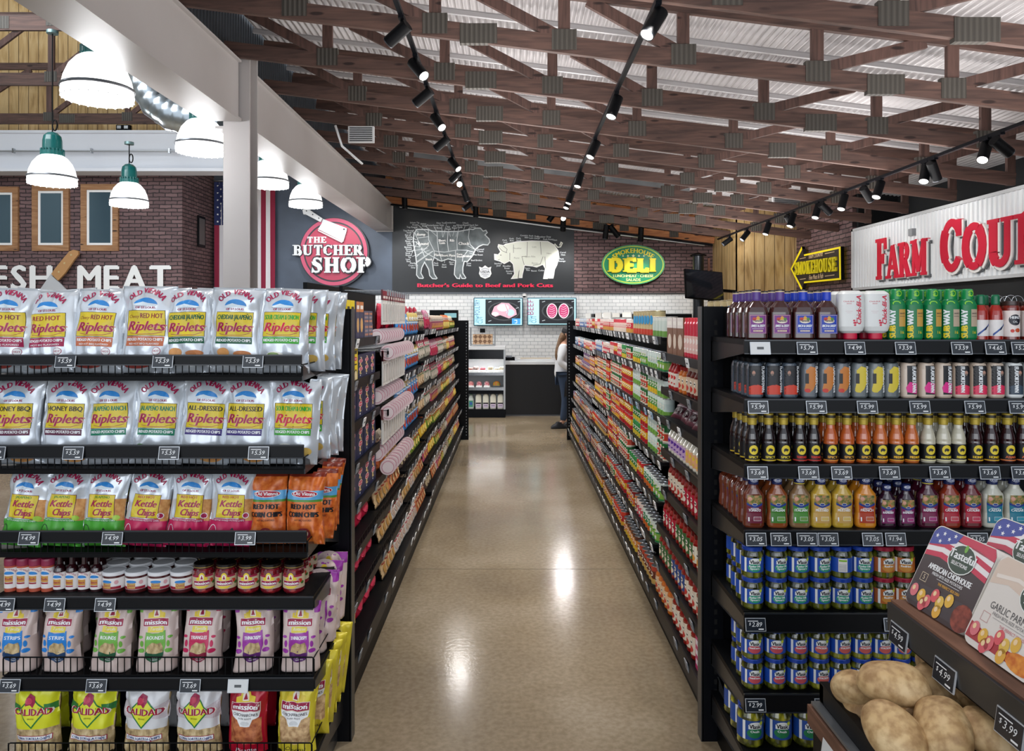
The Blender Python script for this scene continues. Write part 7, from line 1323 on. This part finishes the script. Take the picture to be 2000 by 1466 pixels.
# bays 3-6
bl = pouch(['#3f8fd8', '#5aa8e8', '#f0e8d8', '#c8402a'], .14, .175, .035, 'rice_pouch', 'pouch'); bl2 = pouch(['#4a9ae0', '#e0c878', '#d8e8f0', '#a83a2a'], .14, .175, .035, 'rice_pouch', 'pouch'); dkp = pouch(['#c8a880', '#3a3a34', '#5a7a4a', '#e0c8a0'], .13, .18, .035, 'dinner_pouch', 'pouch'); pkp = pouch(['#d83a6a', '#e8a0c0', '#f2e0ea', '#c8204a'], .12, .18, .035, 'candy_pouch', 'pouch'); grp_ = pouch(['#b8b8a8', '#d85a7a', '#4a6a4a', '#d8d0c0'], .12, .18, .03, 'seasoning_pouch', 'pouch')
ylw = pouch(['#e0b83a', '#e87a3a', '#b83a2a', '#f0d870'], .13, .17, .035, 'snack_bag', 'pouch'); mix = pouch(['#c8607a', '#e0d0c0', '#8a3a6a', '#e8b060'], .12, .16, .035, 'snack_bag', 'pouch'); gnp = pouch(['#7a9a3a', '#e8e0c0', '#c8402a', '#e0d070'], .12, .16, .035, 'snack_bag', 'pouch'); drk = pouch(['#5a4a44', '#8a7a6a', '#d8c8a8', '#b8a888'], .12, .16, .035, 'snack_bag', 'pouch')
N_ = {bl: 'blue rice pouch', bl2: 'blue and yellow rice pouch', dkp: 'tan and black dinner pouch', pkp: 'pink candy pouch', grp_: 'grey-green seasoning pouch', ylw: 'yellow snack bag', mix: 'rose and cream snack bag', gnp: 'green snack bag', drk: 'dark brown snack bag', sn[2]: 'white snack pouch', sn[0]: 'orange snack pouch', sn[1]: 'tan snack pouch', sn[3]: 'copper snack pouch'}
for k_, v_ in {ylw: (mix, gnp), mix: (ylw, drk), gnp: (drk, mix), drk: (gnp, grp_), dkp: (grp_, drk), pkp: (mix,), sn[2]: (sn[1], sn[3]), sn[3]: (sn[1], sn[2])}.items(): ALT[id(k_)] = [(q_, N_[q_]) for q_ in v_]
lp = {2: [(bl, bl2), (bl, bl2), (bl2, bl), (bl, bl2), (mix, ylw), (sn[2], sn[3]), (sn[2], sn[3])], 3: [(drk, pkp), (dkp, dkp), (dkp, grp_), (dkp, grp_), (ylw, gnp), (ylw, mix), (drk, sn[3])], 4: [(pkp, pkp), (pkp, grp_), (grp_, pkp), (pkp, mix), (drk, sn[2]), (gnp, drk), (gnp, drk)], 5: [(mix, drk), (mix, pkp), (ylw, mix), (ylw, sn[3]), (ylw, mix), (mix, sn[3]), (gnp, ylw)]}
for bi, rws in lp.items():
    for lv, (a, c) in enumerate(rws):
        z = LL3[lv][0] + (.03 if bi == 3 else 0) + .004
        fill('L', LY[bi] + .01, LY[bi + 1] - .01, z, lv, [(a, .5, N_[a], 1), (c, .5, N_[c] + ('' if a is not c else ' again'), 1)], '', last=6, pitch=-6 if lv < 4 else -12, dep=1 if lv < 4 else 2, bayn=bi)
for k_, v_ in {}.items(): pass
crim = pouch(['#c81f3a', '#d8405a', '#f0d8dc', '#a8142a'], .16, .22, .05, 'rice_bag', 'rice bag')
for i in range(7): crim.put((-.93, 5.25 + i * .3, LL3[0][0] + .02), (radians(0), 0, radians(90 + (h2(i, 2) - .5) * 20)), 'crimson bag standing behind the pouches on the top left shelf, %s from camera' % ord2[i], 'crimson bags on top of the left shelving')
# ================================================================ service counter and open cooler at the end of the aisle
ct = empty('service_counter', (.35, 12.86, 0), label='black-fronted service counter with a white top at the end of the aisle', cat='counter')
MB().cbox((-.47, 0, .0), (.75, .75, .885), M('#07080c', .4), .006).build('front_panel', ct)
MB().cbox((-.47, -.03, .885), (.8, .78, .945), M('#dfe3e6', .3), .008).build('countertop', ct)
MB().box((-.48, -.004, 0), (.75, 0, .02), M('#4a4e54', .4)).box((-.485, -.006, 0), (-.465, 0, .885), M('#8a9098', .3, .6)).build('metal_trim', ct)
b = MB(); b.box((-.12, 13.1, .945), (.05, 13.3, 1.0), BLK); b.box((-.1, 13.08, 1.0), (.0, 13.12, 1.03), M('#8a9098', .3)); b.build('counter_scale', label='small black scale on the left end of the white counter', cat='scale')
b = MB(); b.lathe([(0, 0), (.02, 0), (.02, .09), (.012, .1), (.012, .12), (0, .12)], M('#c8a070', .4), 12, (.9, 13.1, .945)); b.build('small_bottle', label='tiny tan bottle near the right end of the white counter', cat='bottle')
b = MB()
b.box((.1, 13.2, .945), (.75, 13.5, .965), M('#e9eaea', .4)); b.box((.15, 13.22, .965), (.7, 13.48, .975), M('#d8c9b0', .5)); b.build('wrapping_paper', label='flat stack of wrapping paper on the white counter', cat='paper')
# cooler
cx0, cx1 = xpx(914, 12.64), xpx(987, 12.64); cw = cx1 - cx0
cl_ = empty('open_cooler', ((cx0 + cx1) / 2, 12.64, 0), label='open refrigerated display case with lit shelves left of the counter', cat='display case')
b = MB(); STL = M('#b9bec2', .3, .4); CWH = M('#e3e6e8', .4)
b.box((-cw / 2 - .25, .6, 0), (cw / 2, .66, 1.18), CWH); b.box((cw / 2 - .03, 0, 0), (cw / 2, .66, 1.2), STL); b.box((-cw / 2 - .28, 0, 0), (-cw / 2 - .25, .66, 1.2), STL); b.build('cabinet', cl_)
b = MB(); b.box((-cw / 2 - .28, -.01, 1.155), (cw / 2, .66, 1.21), CWH); b.box((-cw / 2 - .25, .0, .99), (cw / 2 - .03, .03, 1.155), M('#0c0e12', .2)); b.build('canopy', cl_)
MB().box((-cw / 2 - .25, .05, .985), (cw / 2 - .04, .09, .995), M('#ffffff', .3, emit=1.5)).build('light_tube', cl_)
for z, d in ((.75, .08), (.50, .03)):
    MB().box((-cw / 2 - .25, d, z - .02), (cw / 2 - .03, .6, z), CWH).box((-cw / 2 - .25, d - .01, z - .04), (cw / 2 - .03, d, z + .01), CHROME).build('shelf', cl_)
MB().box((-cw / 2 - .25, .02, .40), (cw / 2 - .03, .06, .46), BLK2).build('bumper', cl_)
MB().box((-cw / 2 - .25, .3, .15), (cw / 2 - .03, .32, .46), M('#8d9296', .3, .6)).build('lower_back', cl_)
MB().box((-cw / 2 - .25, -.02, 0), (cw / 2 - .0, .58, .14), BLK2).build('kick_base', cl_)
l = bpy.data.lights.new('cooler_lamp', 'AREA'); l.shape = 'RECTANGLE'; l.size = .6; l.size_y = .08; l.energy = 3; o = bpy.data.objects.new('cooler_lamp', l); COL.objects.link(o); o.location = ((cx0 + cx1) / 2, 12.8, .98)
mx = (cx0 + cx1) / 2
pk = [(xpx(919, 12.8), '#c8a090', '#b03a3a'), (xpx(930, 12.8), '#e0d0c8', '#8a2a2a'), (xpx(943, 12.8), '#d03a4a', '#e05a6a'), (xpx(958, 12.8), '#e8dcc0', '#d8c8a0'), (xpx(971, 12.8), '#e4dcc8', '#d0c090'), (xpx(981, 12.8), '#ece6d8', '#c8b890')]
for i, (x, c1, c2) in enumerate(pk):
    b = MB(); b.cbox((-.05, -.07, 0), (.05, .07, .05), M('#f0efec', .3), .01); b.cbox((-.044, -.06, .035), (.044, .06, .085 + .02 * (i % 2)), noisemat('meat' + str(i), [(.35, c1), (.65, c2)], (30, 30, 30), .3), .012); b.build('meat_tray', None, (x, 12.82, .752), label='wrapped tray on the upper cooler shelf, %s from left' % ord2[i], cat='food tray', group='wrapped trays in the cooler')
for i, (px, c1, c2) in enumerate([(920, '#d86a70', '#e8c0b8'), (936, '#b82a4a', '#e8c8c8'), (951, '#c83a50', '#e8d8d8'), (970, '#c8502a', '#8a9a3a')]):
    b = MB(); k = .075 if i == 3 else .055; b.cbox((-k, -.08, 0), (k, .08, .03), M('#f0efec' if i < 3 else '#3a4044', .3), .01); b.lathe([(0, .03), (k * .9, .03), (k * .8, .08), (k * .4, .1), (0, .105)], noisemat('meatb' + str(i), [(.35, c1), (.65, c2)], (40, 40, 40), .3), 16); b.build('meat_tray', None, (xpx(px, 12.8), 12.8, .503), label='food tray on the lower cooler shelf, %s from left' % ord2[i], cat='food tray', group='wrapped trays in the cooler')
b = MB(); b.loft([(0, .04, .04, 4), (.02, .042, .042, 4), (.15, .042, .042, 4), (.2, .03, .03, 2.5), (.23, .018, .018, 2), (.235, .018, .018, 2)], M('#d8dcd8', .35), 20); b.loft([(.04, .0428, .0428, 4), (.13, .0428, .0428, 4)], M('#3a9a8a', .4), 20, cap=False)
jugp = [(0, .045, .045, 5), (.01, .047, .047, 5), (.16, .047, .047, 5), (.22, .03, .03, 3), (.25, .02, .02, 2), (.262, .02, .02, 2)]
t = MB(); t.loft(jugp[:4] + [(.24, .02, .02, 2)], M('#d4dcd4', .35), 20); t.loft([(.24, .021, .021, 2), (.262, .021, .021, 2)], M('#0f6a50', .35), 14); p = Print(t, lambda u, v, o: (u, -.0475 - o, v), 0); p.rect(-.035, .03, .035, .14, M('#4a9a78', .4)); p.ell(0, .09, .025, .03, M('#3a6ab0', .4), 1, 12)
t.build('juice_bottle', None, (xpx(920, 12.72), 12.74, .142), label='green-capped bottle at the left of the cooler bottom', cat='bottle')
jug = MB(); jug.loft([(0, .05, .05, 5), (.01, .052, .052, 5), (.2, .052, .052, 5), (.24, .04, .05, 4), (.255, .022, .045, 4), (.26, .022, .045, 4)], M('#eceadb', .35), 20); p = Print(jug, lambda u, v, o: (u, -.0525 - o, v), 0); p.rect(-.045, .02, .045, .1, M('#d8c8dc', .4)); p.rect(-.045, .085, .045, .105, BLK, 1); p.rect(-.03, .05, .03, .06, M('#7a6a8a', .4), 1)
J = Place(jug.build('milk_carton'), 'carton')
for i in range(4): J.put((xpx(934.5 + i * 14.3, 12.72), 12.74, .142), (0, 0, 0), 'cream milk carton with lilac label at cooler bottom, %s from left' % ord2[i], 'milk cartons at the cooler bottom')
# wire rack with a patterned basket on top of the cooler
wr = empty('wire_rack', (xpx(943, 12.9), 12.9, 1.212), label='metal wire rack holding a brown patterned bin on top of the cooler', cat='rack'); b = MB(); q = .21; WRM = M('#a8adb2', .3, .5)
for x in (-q, q):
    for y in (-.12, .12): b.tube([(x, y, 0), (x, y, .32)], .008, WRM, 6)
for z in (.02, .32): b.tube([(-q, -.12, z), (q, -.12, z), (q, .12, z), (-q, .12, z), (-q, -.12, z)], .007, WRM, 6)
b.build('wire_frame', wr)
def lattice():
    m, nt, bb = nodes('brown_lattice', .6); v = coords(nt, (18, 18, 18)); c = N(nt, 'ShaderNodeTexChecker'); mp = N(nt, 'ShaderNodeMapping'); mp.inputs['Rotation'].default_value = (0, radians(45), 0); nt.links.new(v, mp.inputs[0]); nt.links.new(mp.outputs[0], c.inputs[0]); c.inputs['Scale'].default_value = 1; c.inputs[1].default_value = lin('#7a5a42'); c.inputs[2].default_value = lin('#c8a888'); nt.links.new(c.outputs[0], bb.inputs['Base Color']); return m
MB().box((-.17, -.1, .015), (.17, .1, .2), lattice()).build('patterned_bin', wr); MB().box((-.045, -.13, .23), (.045, -.1, .3), BLK).build('price_holder', wr)
# ================================================================ person at the counter
def skin(name, V, E_, R, mat, parent=None, lv=2, root=0):
    me = bpy.data.meshes.new(name); me.from_pydata(V, E_, []); me.materials.append(mat); o = bpy.data.objects.new(name, me); COL.objects.link(o)
    if parent: o.parent = parent
    md = o.modifiers.new('skin', 'SKIN'); md.use_smooth_shade = True
    if not me.skin_vertices: me.attributes.new('skin_vertex', 'FLOAT_VECTOR', 'POINT') if False else None
    me.update()
    bpy.context.view_layer.objects.active = o
    if not me.skin_vertices: 
        with bpy.context.temp_override(object=o, active_object=o, selected_objects=[o]): bpy.ops.mesh.customdata_skin_add()
    for i, r_ in enumerate(R): me.skin_vertices[0].data[i].radius = (r_, r_) if not isinstance(r_, tuple) else r_
    for i in range(len(V)): me.skin_vertices[0].data[i].use_root = (i == root)
    s = o.modifiers.new('sub', 'SUBSURF'); s.levels = lv; s.render_levels = lv
    return o
SK = M('#c99a82', .5); CO = M('#dfe2e6', .7); JE = M('#33455f', .8); HR = noisemat('brown_hair', [(.3, '#5a4230'), (.7, '#8a6a4c')], (8, 8, 40), .5)
px_, py_ = .80, 11.5
# head bowed to the right; near arm bent forward over the bag
V = [(0, 0, .84), (.0, 0, 1.0), (.01, 0, 1.16), (.02, 0, 1.26), (.05, 0, 1.34), (.07, -.01, 1.43), (.10, -.02, 1.47),
     (0, -.15, 1.24), (-.07, -.19, 1.02), (.12, -.2, .9), (.19, -.2, .87), (0, .15, 1.24), (-.04, .19, 1.02), (.14, .17, .9), (.21, .16, .87),
     (0, -.09, .8), (.03, -.1, .45), (-.02, -.1, .09), (0, .09, .8), (.06, .1, .45), (.06, .1, .09), (-.13, -.13, .035), (.17, .1, .035)]
E_ = [(0, 1), (1, 2), (2, 3), (3, 4), (4, 5), (5, 6), (3, 7), (7, 8), (8, 9), (9, 10), (3, 11), (11, 12), (12, 13), (13, 14), (0, 15), (15, 16), (16, 17), (0, 18), (18, 19), (19, 20), (17, 21), (20, 22)]
R = [.12, .10, .115, .09, .05, .085, .07, .055, .04, .028, .026, .055, .04, .028, .026, .085, .055, .038, .085, .055, .038, .03, .03]
# fingers
for hi, y0 in ((10, -.2), (14, .16)):
    bx = V[hi][0]
    for k, (dy, L_) in enumerate([(-.03, .06), (-.01, .075), (.01, .07), (.03, .055)]):
        a = len(V); V += [(bx + .05, y0 + dy, .86), (bx + .05 + L_ * .6, y0 + dy, .845), (bx + .05 + L_, y0 + dy, .82)]; E_ += [(hi, a), (a, a + 1), (a + 1, a + 2)]; R += [.011, .009, .008]
    a = len(V); V += [(bx + .02, y0 + .045 * (1 if y0 < 0 else -1), .87), (bx + .06, y0 + .06 * (1 if y0 < 0 else -1), .855)]; E_ += [(hi, a), (a, a + 1)]; R += [.012, .009]
per = skin('person', V, E_, R, SK, None, 2); per.location = (px_, py_, 0); tag(per, 'person in a white coat and dark cap with a long ponytail, standing by the counter', 'person')
skin('coat', [(0, 0, .72), (0, 0, .9), (.0, 0, 1.05), (.01, 0, 1.18), (.02, 0, 1.28), (0, -.15, 1.24), (-.075, -.19, 1.02), (.11, -.2, .905), (0, .15, 1.24), (-.045, .19, 1.02), (.13, .17, .905)],
     [(0, 1), (1, 2), (2, 3), (3, 4), (3, 5), (5, 6), (6, 7), (3, 8), (8, 9), (9, 10)], [.17, .155, .14, .14, .07, .075, .06, .045, .075, .06, .045], CO, per)
skin('jeans', [(0, 0, .84), (0, -.09, .78), (.03, -.1, .45), (-.02, -.1, .1), (0, .09, .78), (.06, .1, .45), (.06, .1, .1)], [(0, 1), (1, 2), (2, 3), (0, 4), (4, 5), (5, 6)], [.13, .1, .07, .055, .1, .07, .055], JE, per)
for (x, y, s) in ((-.02, -.1, -1), (.06, .1, 1)):
    b = MB(); b.loft([(0, .13, .045, 2.6), (.02, .135, .048, 2.6), (.045, .12, .045, 2.4), (.08, .06, .042, 2.2), (.1, .05, .04, 2)], M('#1c1f26', .5), 20); o = b.build('shoe', per, (x + s * .055, y - .01, 0), (0, 0, radians(10)))
b = MB(); b.lathe([(.102, 0), (.105, .03), (.095, .075), (.06, .105), (0, .115)], M('#1a1a1f', .7), 24); b.grid(lambda u, v: (.07 + .1 * v, (u - .5) * .15 * (1 - .3 * v * v), .005 - .03 * v), 8, 5, M('#1a1a1f', .7)); o = b.build('cap', per, (.065, -.01, 1.455), (0, radians(18), radians(-35)))
skin('hair', [(.02, -.01, 1.43), (-.02, -.02, 1.40), (-.07, -.04, 1.32), (-.10, -.06, 1.2), (-.115, -.07, 1.1), (-.11, -.07, 1.04)], [(i, i + 1) for i in range(5)], [.098, .06, .035, .038, .028, .012], HR, per)
b = MB(); b.grid(lambda u, v: (.01 + .1 * cos((u - .5) * 2.2), -.01 + .085 * sin((u - .5) * 2.2), -.05 + .085 * v), 10, 5, BLK2); b.build('face_mask', per, (.06, -.01, 1.40), (0, radians(15), radians(-35)))
b = MB()
for s in (-1, 1): b.lathe([(0, -.008), (.009, 0), (0, .008)], M('#f4f4f4', .2), 10, (.098, s * .03, 1.475)); b.lathe([(0, -.004), (.005, 0), (0, .004)], M('#2a1c14', .2), 8, (.105, s * .03, 1.475)); b.lathe([(0, -.02), (.012, -.01), (.012, .015), (0, .025)], SK, 8, (.03, s * .092 - .01, 1.44))
b.build('face_details', per)
b = MB(); b.grid(lambda u, v: (-.01 + .13 * u + .02 * v, -.235 - .03 * sin(pi * u) * sin(pi * v), .48 + .24 * v + .03 * sin(u * 9)), 12, 12, M('#15161b', .35)); b.grid(lambda u, v: (-.01 + .13 * u + .02 * v, -.205 + .01 * sin(pi * u), .48 + .24 * v + .03 * sin(u * 9)), 12, 12, M('#15161b', .35), flip=True); b.build('black_bag', None, (px_, py_, .0), label='black bag hanging from the arm of the person in the white coat', cat='bag')
# ================================================================ sloped produce stand in the near right corner
ps = empty('produce_stand', (.9, 1.1, 0), label='black produce stand with wood-trimmed shelf edges in the near right corner', cat='display stand')
def pb(a, c, m, nm='', b=None): b = b or MB(); b.box((a[0] - .9, a[1] - 1.1, a[2]), (c[0] - .9, c[1] - 1.1, c[2]), m); return b
TW_ = woodmat('shelf_edge_wood', '#54382a', '#6f4c3a', '#855f4b', (14, 2, 14)); Y0, Y1 = .35, 1.75
b = pb((.893, Y0, 1.0), (.945, Y1, 1.036), TW_); b.build('wood_trim', ps)
b = pb((.885, Y0, .965), (.9, Y1, 1.03), M('#3b3e42', .3, .4)); pb((.9, Y0, .95), (1.35, Y1, 1.0), BLK, b=b); pb((.9, Y1 - .01, .95), (1.4, Y1, 1.03), BLK2, b=b)
b.prism([(.94 - .9, 1.0), (1.35 - .9, 1.0), (1.35 - .9, 1.16)], lambda u, v, o: (u, Y0 - 1.1 + o, v), Y1 - Y0 - .02, BLK2); us = b.build('upper_shelf', ps)
b = pb((.725, Y0, .80), (.745, Y1, .843), BLK2); pb((.745, Y0, .76), (1.25, Y1, .795), BLK, b=b); pb((.725, Y1 - .02, .76), (1.25, Y1, .84), BLK2, b=b); pb((.705, Y0, .79), (.726, Y1, .797), M('#7b7f84', .3, .6), b=b); b.build('potato_bin', ps)
b = pb((.70, Y0, .74), (.725, Y1 + .01, .785), TW_); b.build('wood_trim', ps)
b = pb((.71, Y0, .0), (1.4, Y1 + .0, .76), BLK); pb((1.25, Y0, .76), (1.4, Y1, 1.12), BLK, b=b); b.build('body', ps)
for px, py, x_, z_, t_, sc_ in [(1757, 1214, .884, .985, '4.99', 1.55), (1847, 1288, .884, .985, '4.99', 1.55), (1975, 1392, .884, .985, '3.99', 1.55)]:
    d = x_ * F / (px - 1000); o = price_tag(ps, (x_ - .9 - .004, d - 1.1, z_ - .012), t_, radians(-90), sc=sc_, tilt=-8)
o = price_tag(ps, (.698 - .9, .698 * F / 620 - 1.1 + .0, .735), '', radians(-90), white=True, sc=1.7, tilt=-8)
def potmat():
    m, nt, b = nodes('russet_skin', .6); v = coords(nt, (1, 1, 1)); n = N(nt, 'ShaderNodeTexNoise'); n.inputs['Scale'].default_value = 55; n.inputs['Detail'].default_value = 7; nt.links.new(v, n.inputs[0]); n2 = N(nt, 'ShaderNodeTexNoise'); n2.inputs['Scale'].default_value = 14; n2.inputs['Detail'].default_value = 3; nt.links.new(v, n2.inputs[0])
    mx = N(nt, 'ShaderNodeMixRGB', blend_type='MULTIPLY'); mx.inputs[0].default_value = .6; nt.links.new(ramp(nt, n2.outputs[0], [(.3, '#b08d62'), (.5, '#c9a878'), (.7, '#d9be92')]), mx.inputs[1]); nt.links.new(ramp(nt, n.outputs[0], [(.35, '#b09a80'), (.6, '#ffffff')]), mx.inputs[2]); nt.links.new(mx.outputs[0], b.inputs['Base Color']); bump(nt, b, n.outputs[0], .35, .003); return m
PM = potmat()
def potato(seed, L_=.072, R=.047):
    r = random.Random(seed); ph = [(r.uniform(0, 6.28), r.uniform(.6, 1.4)) for _ in range(6)]; eyes = [(r.uniform(.15, .85), r.uniform(0, 1)) for _ in range(7)]
    b = MB()
    def fn(u, v):
        t = pi * v; a = 2 * pi * u; x = -cos(t); rr = sin(t) ** .82 * (1 + .05 * sin(2 * a + ph[0][0]) + .05 * sin(x * 2.4 + ph[1][0]) + .03 * sin(3 * a + x * 3 + ph[2][0]))
        e = 0
        for ev, eu in eyes:
            du = min(abs(u - eu), 1 - abs(u - eu)); q = (du * 6) ** 2 + ((v - ev) * 9) ** 2; e += .04 * math.exp(-q * 9)
        rr *= 1 - e
        return (L_ * x * (1 + .04 * sin(a + ph[3][0])), R * rr * cos(a) * 1.04, R * .9 * rr * sin(a) + .006 * sin(x * 2 + ph[4][0]))
    return b.grid(fn, 40, 28, PM)
pots = [Place(potato(s, l_, r_).build('potato'), 'potato') for s, l_, r_ in ((1, .070, .049), (2, .064, .047), (3, .074, .043))]
pd = [(1668, 1352, 1.66, 2, (0, 35, 60), 'russet potato at the left of the pile by the black rim'), (1746, 1336, 1.55, 0, (0, 12, -20), 'largest russet potato lying on top of the pile'), (1838, 1350, 1.60, 1, (10, 30, -40), 'russet potato behind the top one, toward the shelf'), (1746, 1430, 1.44, 1, (10, 20, -68), 'russet potato in the front row, leftmost'), (1843, 1422, 1.44, 0, (20, 24, -100), 'russet potato in the front row, middle'), (1946, 1440, 1.42, 0, (0, 30, -35), 'russet potato in the front row, rightmost'), (1838, 1298, 1.70, 1, (0, 10, 80), 'shaded russet potato partly hidden by a price tag'), (1918, 1366, 1.58, 2, (0, 20, 30), 'shaded russet potato under the wood-trimmed shelf'), (1990, 1385, 1.5, 1, (0, 10, 30), 'shaded russet potato farthest right under the shelf')]
for x, y, d, k, rr, lb_ in pd: q = P(x, y, d); pots[k].put(q, tuple(radians(a) for a in rr), lb_, 'russet potatoes in the bin')
for i, (x, y, z) in enumerate([(.80, 1.64, .838), (.86, 1.55, .838), (.95, 1.62, .84), (1.04, 1.5, .84), (.82, 1.42, .84), (.93, 1.4, .84), (1.05, 1.35, .84), (.84, 1.27, .86), (.98, 1.25, .87)]): pots[i % 3].put((x, y, z), (radians(i * 40), radians(10 * i), radians(37 * i)), 'russet potato buried lower in the bin, %s of the lower layer' % ord2[i], 'russet potatoes in the bin')
def ptray(kind, label, loc, rot):
    W, H, D = .205, .195, .04; r = empty('potato_tray', loc, rot, label=label, cat='potato tray', group='trays of small potatoes on the shelf'); b = MB()
    def rr_(w, h, c, k=.022): 
        o = []
        for cx_, cy_, a0 in ((w / 2 - k, k, -90), (w / 2 - k, h - k, 0), (-w / 2 + k, h - k, 90), (-w / 2 + k, k, 180)): o += arcp(cx_, cy_, k, k, a0, a0 + 90, 5)
        return o
    b.prism(rr_(W, H, 0), lambda u, v, o: (u, D - o, v), D, M('#e8e4dc', .35)); b.build('tray', r); b = MB(); p = Print(b, lambda u, v, o: (u, -o, v), 0, .0006, .0003)
    dk = M('#2f1a20', .35); cr_ = M('#ded8d2', .35)
    p.poly(rr_(W - .004, H - .002, 0), dk if kind == 0 else cr_, 0)
    if kind == 0:
        p.poly([(-.1, .16), (-.1, .175), (-.085, .192), (-.01, .193), (-.03, .17), (-.06, .16)][::-1], M('#2f3f9a', .35), 1); stp = [M('#c8204a', .35), M('#ece6e8', .35)]
        for j in range(5):
            p.poly([(-.1 + j * .0, .118 + j * .012), (-.05, .126 + j * .012), (.0, .12 + j * .014), (.05, .128 + j * .012), (.1, .118 + j * .012), (.1, .13 + j * .012), (.05, .14 + j * .012), (.0, .133 + j * .014), (-.05, .139 + j * .012), (-.1, .13 + j * .012)][::-1] if j < 4 else [(-.02, .178), (.1, .166), (.1, .178), (.09, .193), (-.01, .193)], stp[j % 2], 1)
        p.poly([(-.1, .145), (-.1, .175), (-.085, .192), (-.01, .193), (-.02, .17), (-.05, .158)], M('#2f3f9a', .35), 2)
        for x, y in ((-.085, .17), (-.065, .18), (-.045, .172), (-.07, .16), (-.03, .184)): p.poly([(x + (.006 if t % 2 == 0 else .0025) * sin(t * pi / 5), y + (.006 if t % 2 == 0 else .0025) * cos(t * pi / 5)) for t in range(10)], TW, 3)
    else:
        p.poly([(-.1, .13), (-.05, .142), (0, .132), (.1, .15), (.1, .175), (.085, .193), (-.085, .193), (-.1, .178)], M('#d9c4b4', .35), 1)
        p.line([(-.09, .15), (-.03, .16), (.04, .15), (.09, .17)], .008, M('#eadfd6', .35), 2)
    bx = .015 if kind == 0 else .03; by = .142; G_ = M('#1f3a2a', .35); p.ell(bx, by, .042, .034, M('#e8ece8', .35), 4); p.ell(bx, by, .0395, .0315, G_, 5); p.text('Tasteful', bx, by - .002, .0185, TW, 6, w=.08, bold=.06); p.text('SELECTIONS', bx, by - .016, .008, TW, 6, w=.05, bold=.04); p.ell(bx + .002, by + .026, .005, .009, M('#6fae3a', .35), 6)
    if kind == 0:
        p.text('AMERICAN CHOPHOUSE', .0, .094, .013, TW, 2, w=.14, bold=.06); p.text('FRESH BITE-SIZE POTATOES', 0, .084, .0065, TW, 2, w=.1, bold=.03); p.rect(-.03, .079, .045, .0798, TW, 2); p.text('THE PERFECT SIDE DISH', .015, .068, .006, M('#e0a83a', .4), 2, w=.07, bold=.04); p.frame(-.08, .06, -.058, .08, .0012, M('#d8c8a8', .4), 2); p.text('5', -.069, .065, .011, M('#d8c8a8', .4), 2)
        p.poly([(-.1, .052), (.1, .06), (.1, .01), (-.1, .01)][::-1], M('#3a3036', .4), 1); p.ell(.082, .03, .03, .03, noisemat('grilled_meat', [(.35, '#5a2420'), (.65, '#9a4a3a')], (50, 50, 50), .5), 2, 16)
    else:
        p.text('GARLIC PARMESAN', 0, .086, .0145, M('#4a4648', .4), 2, w=.14); p.text('FRESH BITE-SIZE POTATOES', .0, .076, .0065, M('#6a6668', .4), 2, w=.11); p.rect(-.05, .071, .06, .0718, M('#8a8688', .4), 2); p.text('THE PERFECT SIDE DISH', .015, .06, .006, M('#c85a6a', .4), 2, w=.08); p.frame(-.08, .055, -.058, .075, .001, M('#c88a8a', .4), 2); p.poly([(-.098, .012), (-.098, .045), (.0, .03), (.1, .04), (.1, .012)][::-1], M('#a82a34', .4), 1); p.ell(.06, .022, .04, .018, noisemat('carrot_dish', [(.35, '#c8641c'), (.65, '#e89a3a')], (60, 60, 60), .5), 2, 16)
    for j, (x, y, c) in enumerate([(-.08, .034, '#d9707a'), (-.052, .03, '#e0b03a'), (-.03, .024, '#d8606a'), (-.012, .045, '#d8505a'), (.008, .036, '#e0b848'), (.01, .016, '#e0a838'), (.032, .05, '#e0b03a'), (-.04, .014, '#d85a64')]): p.ell(x, y, .0125, .0155, M(c, .35), 4, 14); p.ell(x - .003, y + .004, .005, .006, M('#f0d0a0', .3), 5, 10)
    b.build('printed_film', r)
TR = (radians(-25), 0, radians(-90))
for i, (k, x, y, z, yaw, lb_) in enumerate([(0, .925, 1.64, 1.04, 4, 'dark potato tray with stars and stripes top, front of the shelf'), (1, .925, 1.425, 1.04, 0, 'white garlic parmesan potato tray beside the dark one'), (0, 1.03, 1.58, 1.075, 4, 'dark potato tray behind the front one, its flag top showing'), (1, 1.03, 1.37, 1.075, 0, 'white potato tray behind the front white one'), (1, .925, 1.2, 1.04, 0, 'white potato tray at the right edge of the picture')]):
    r_ = Matrix.Rotation(radians(-90 + yaw), 3, 'Z') @ Matrix.Rotation(radians(-26), 3, 'X'); ptray(k, lb_, (x, y, z), r_.to_euler())
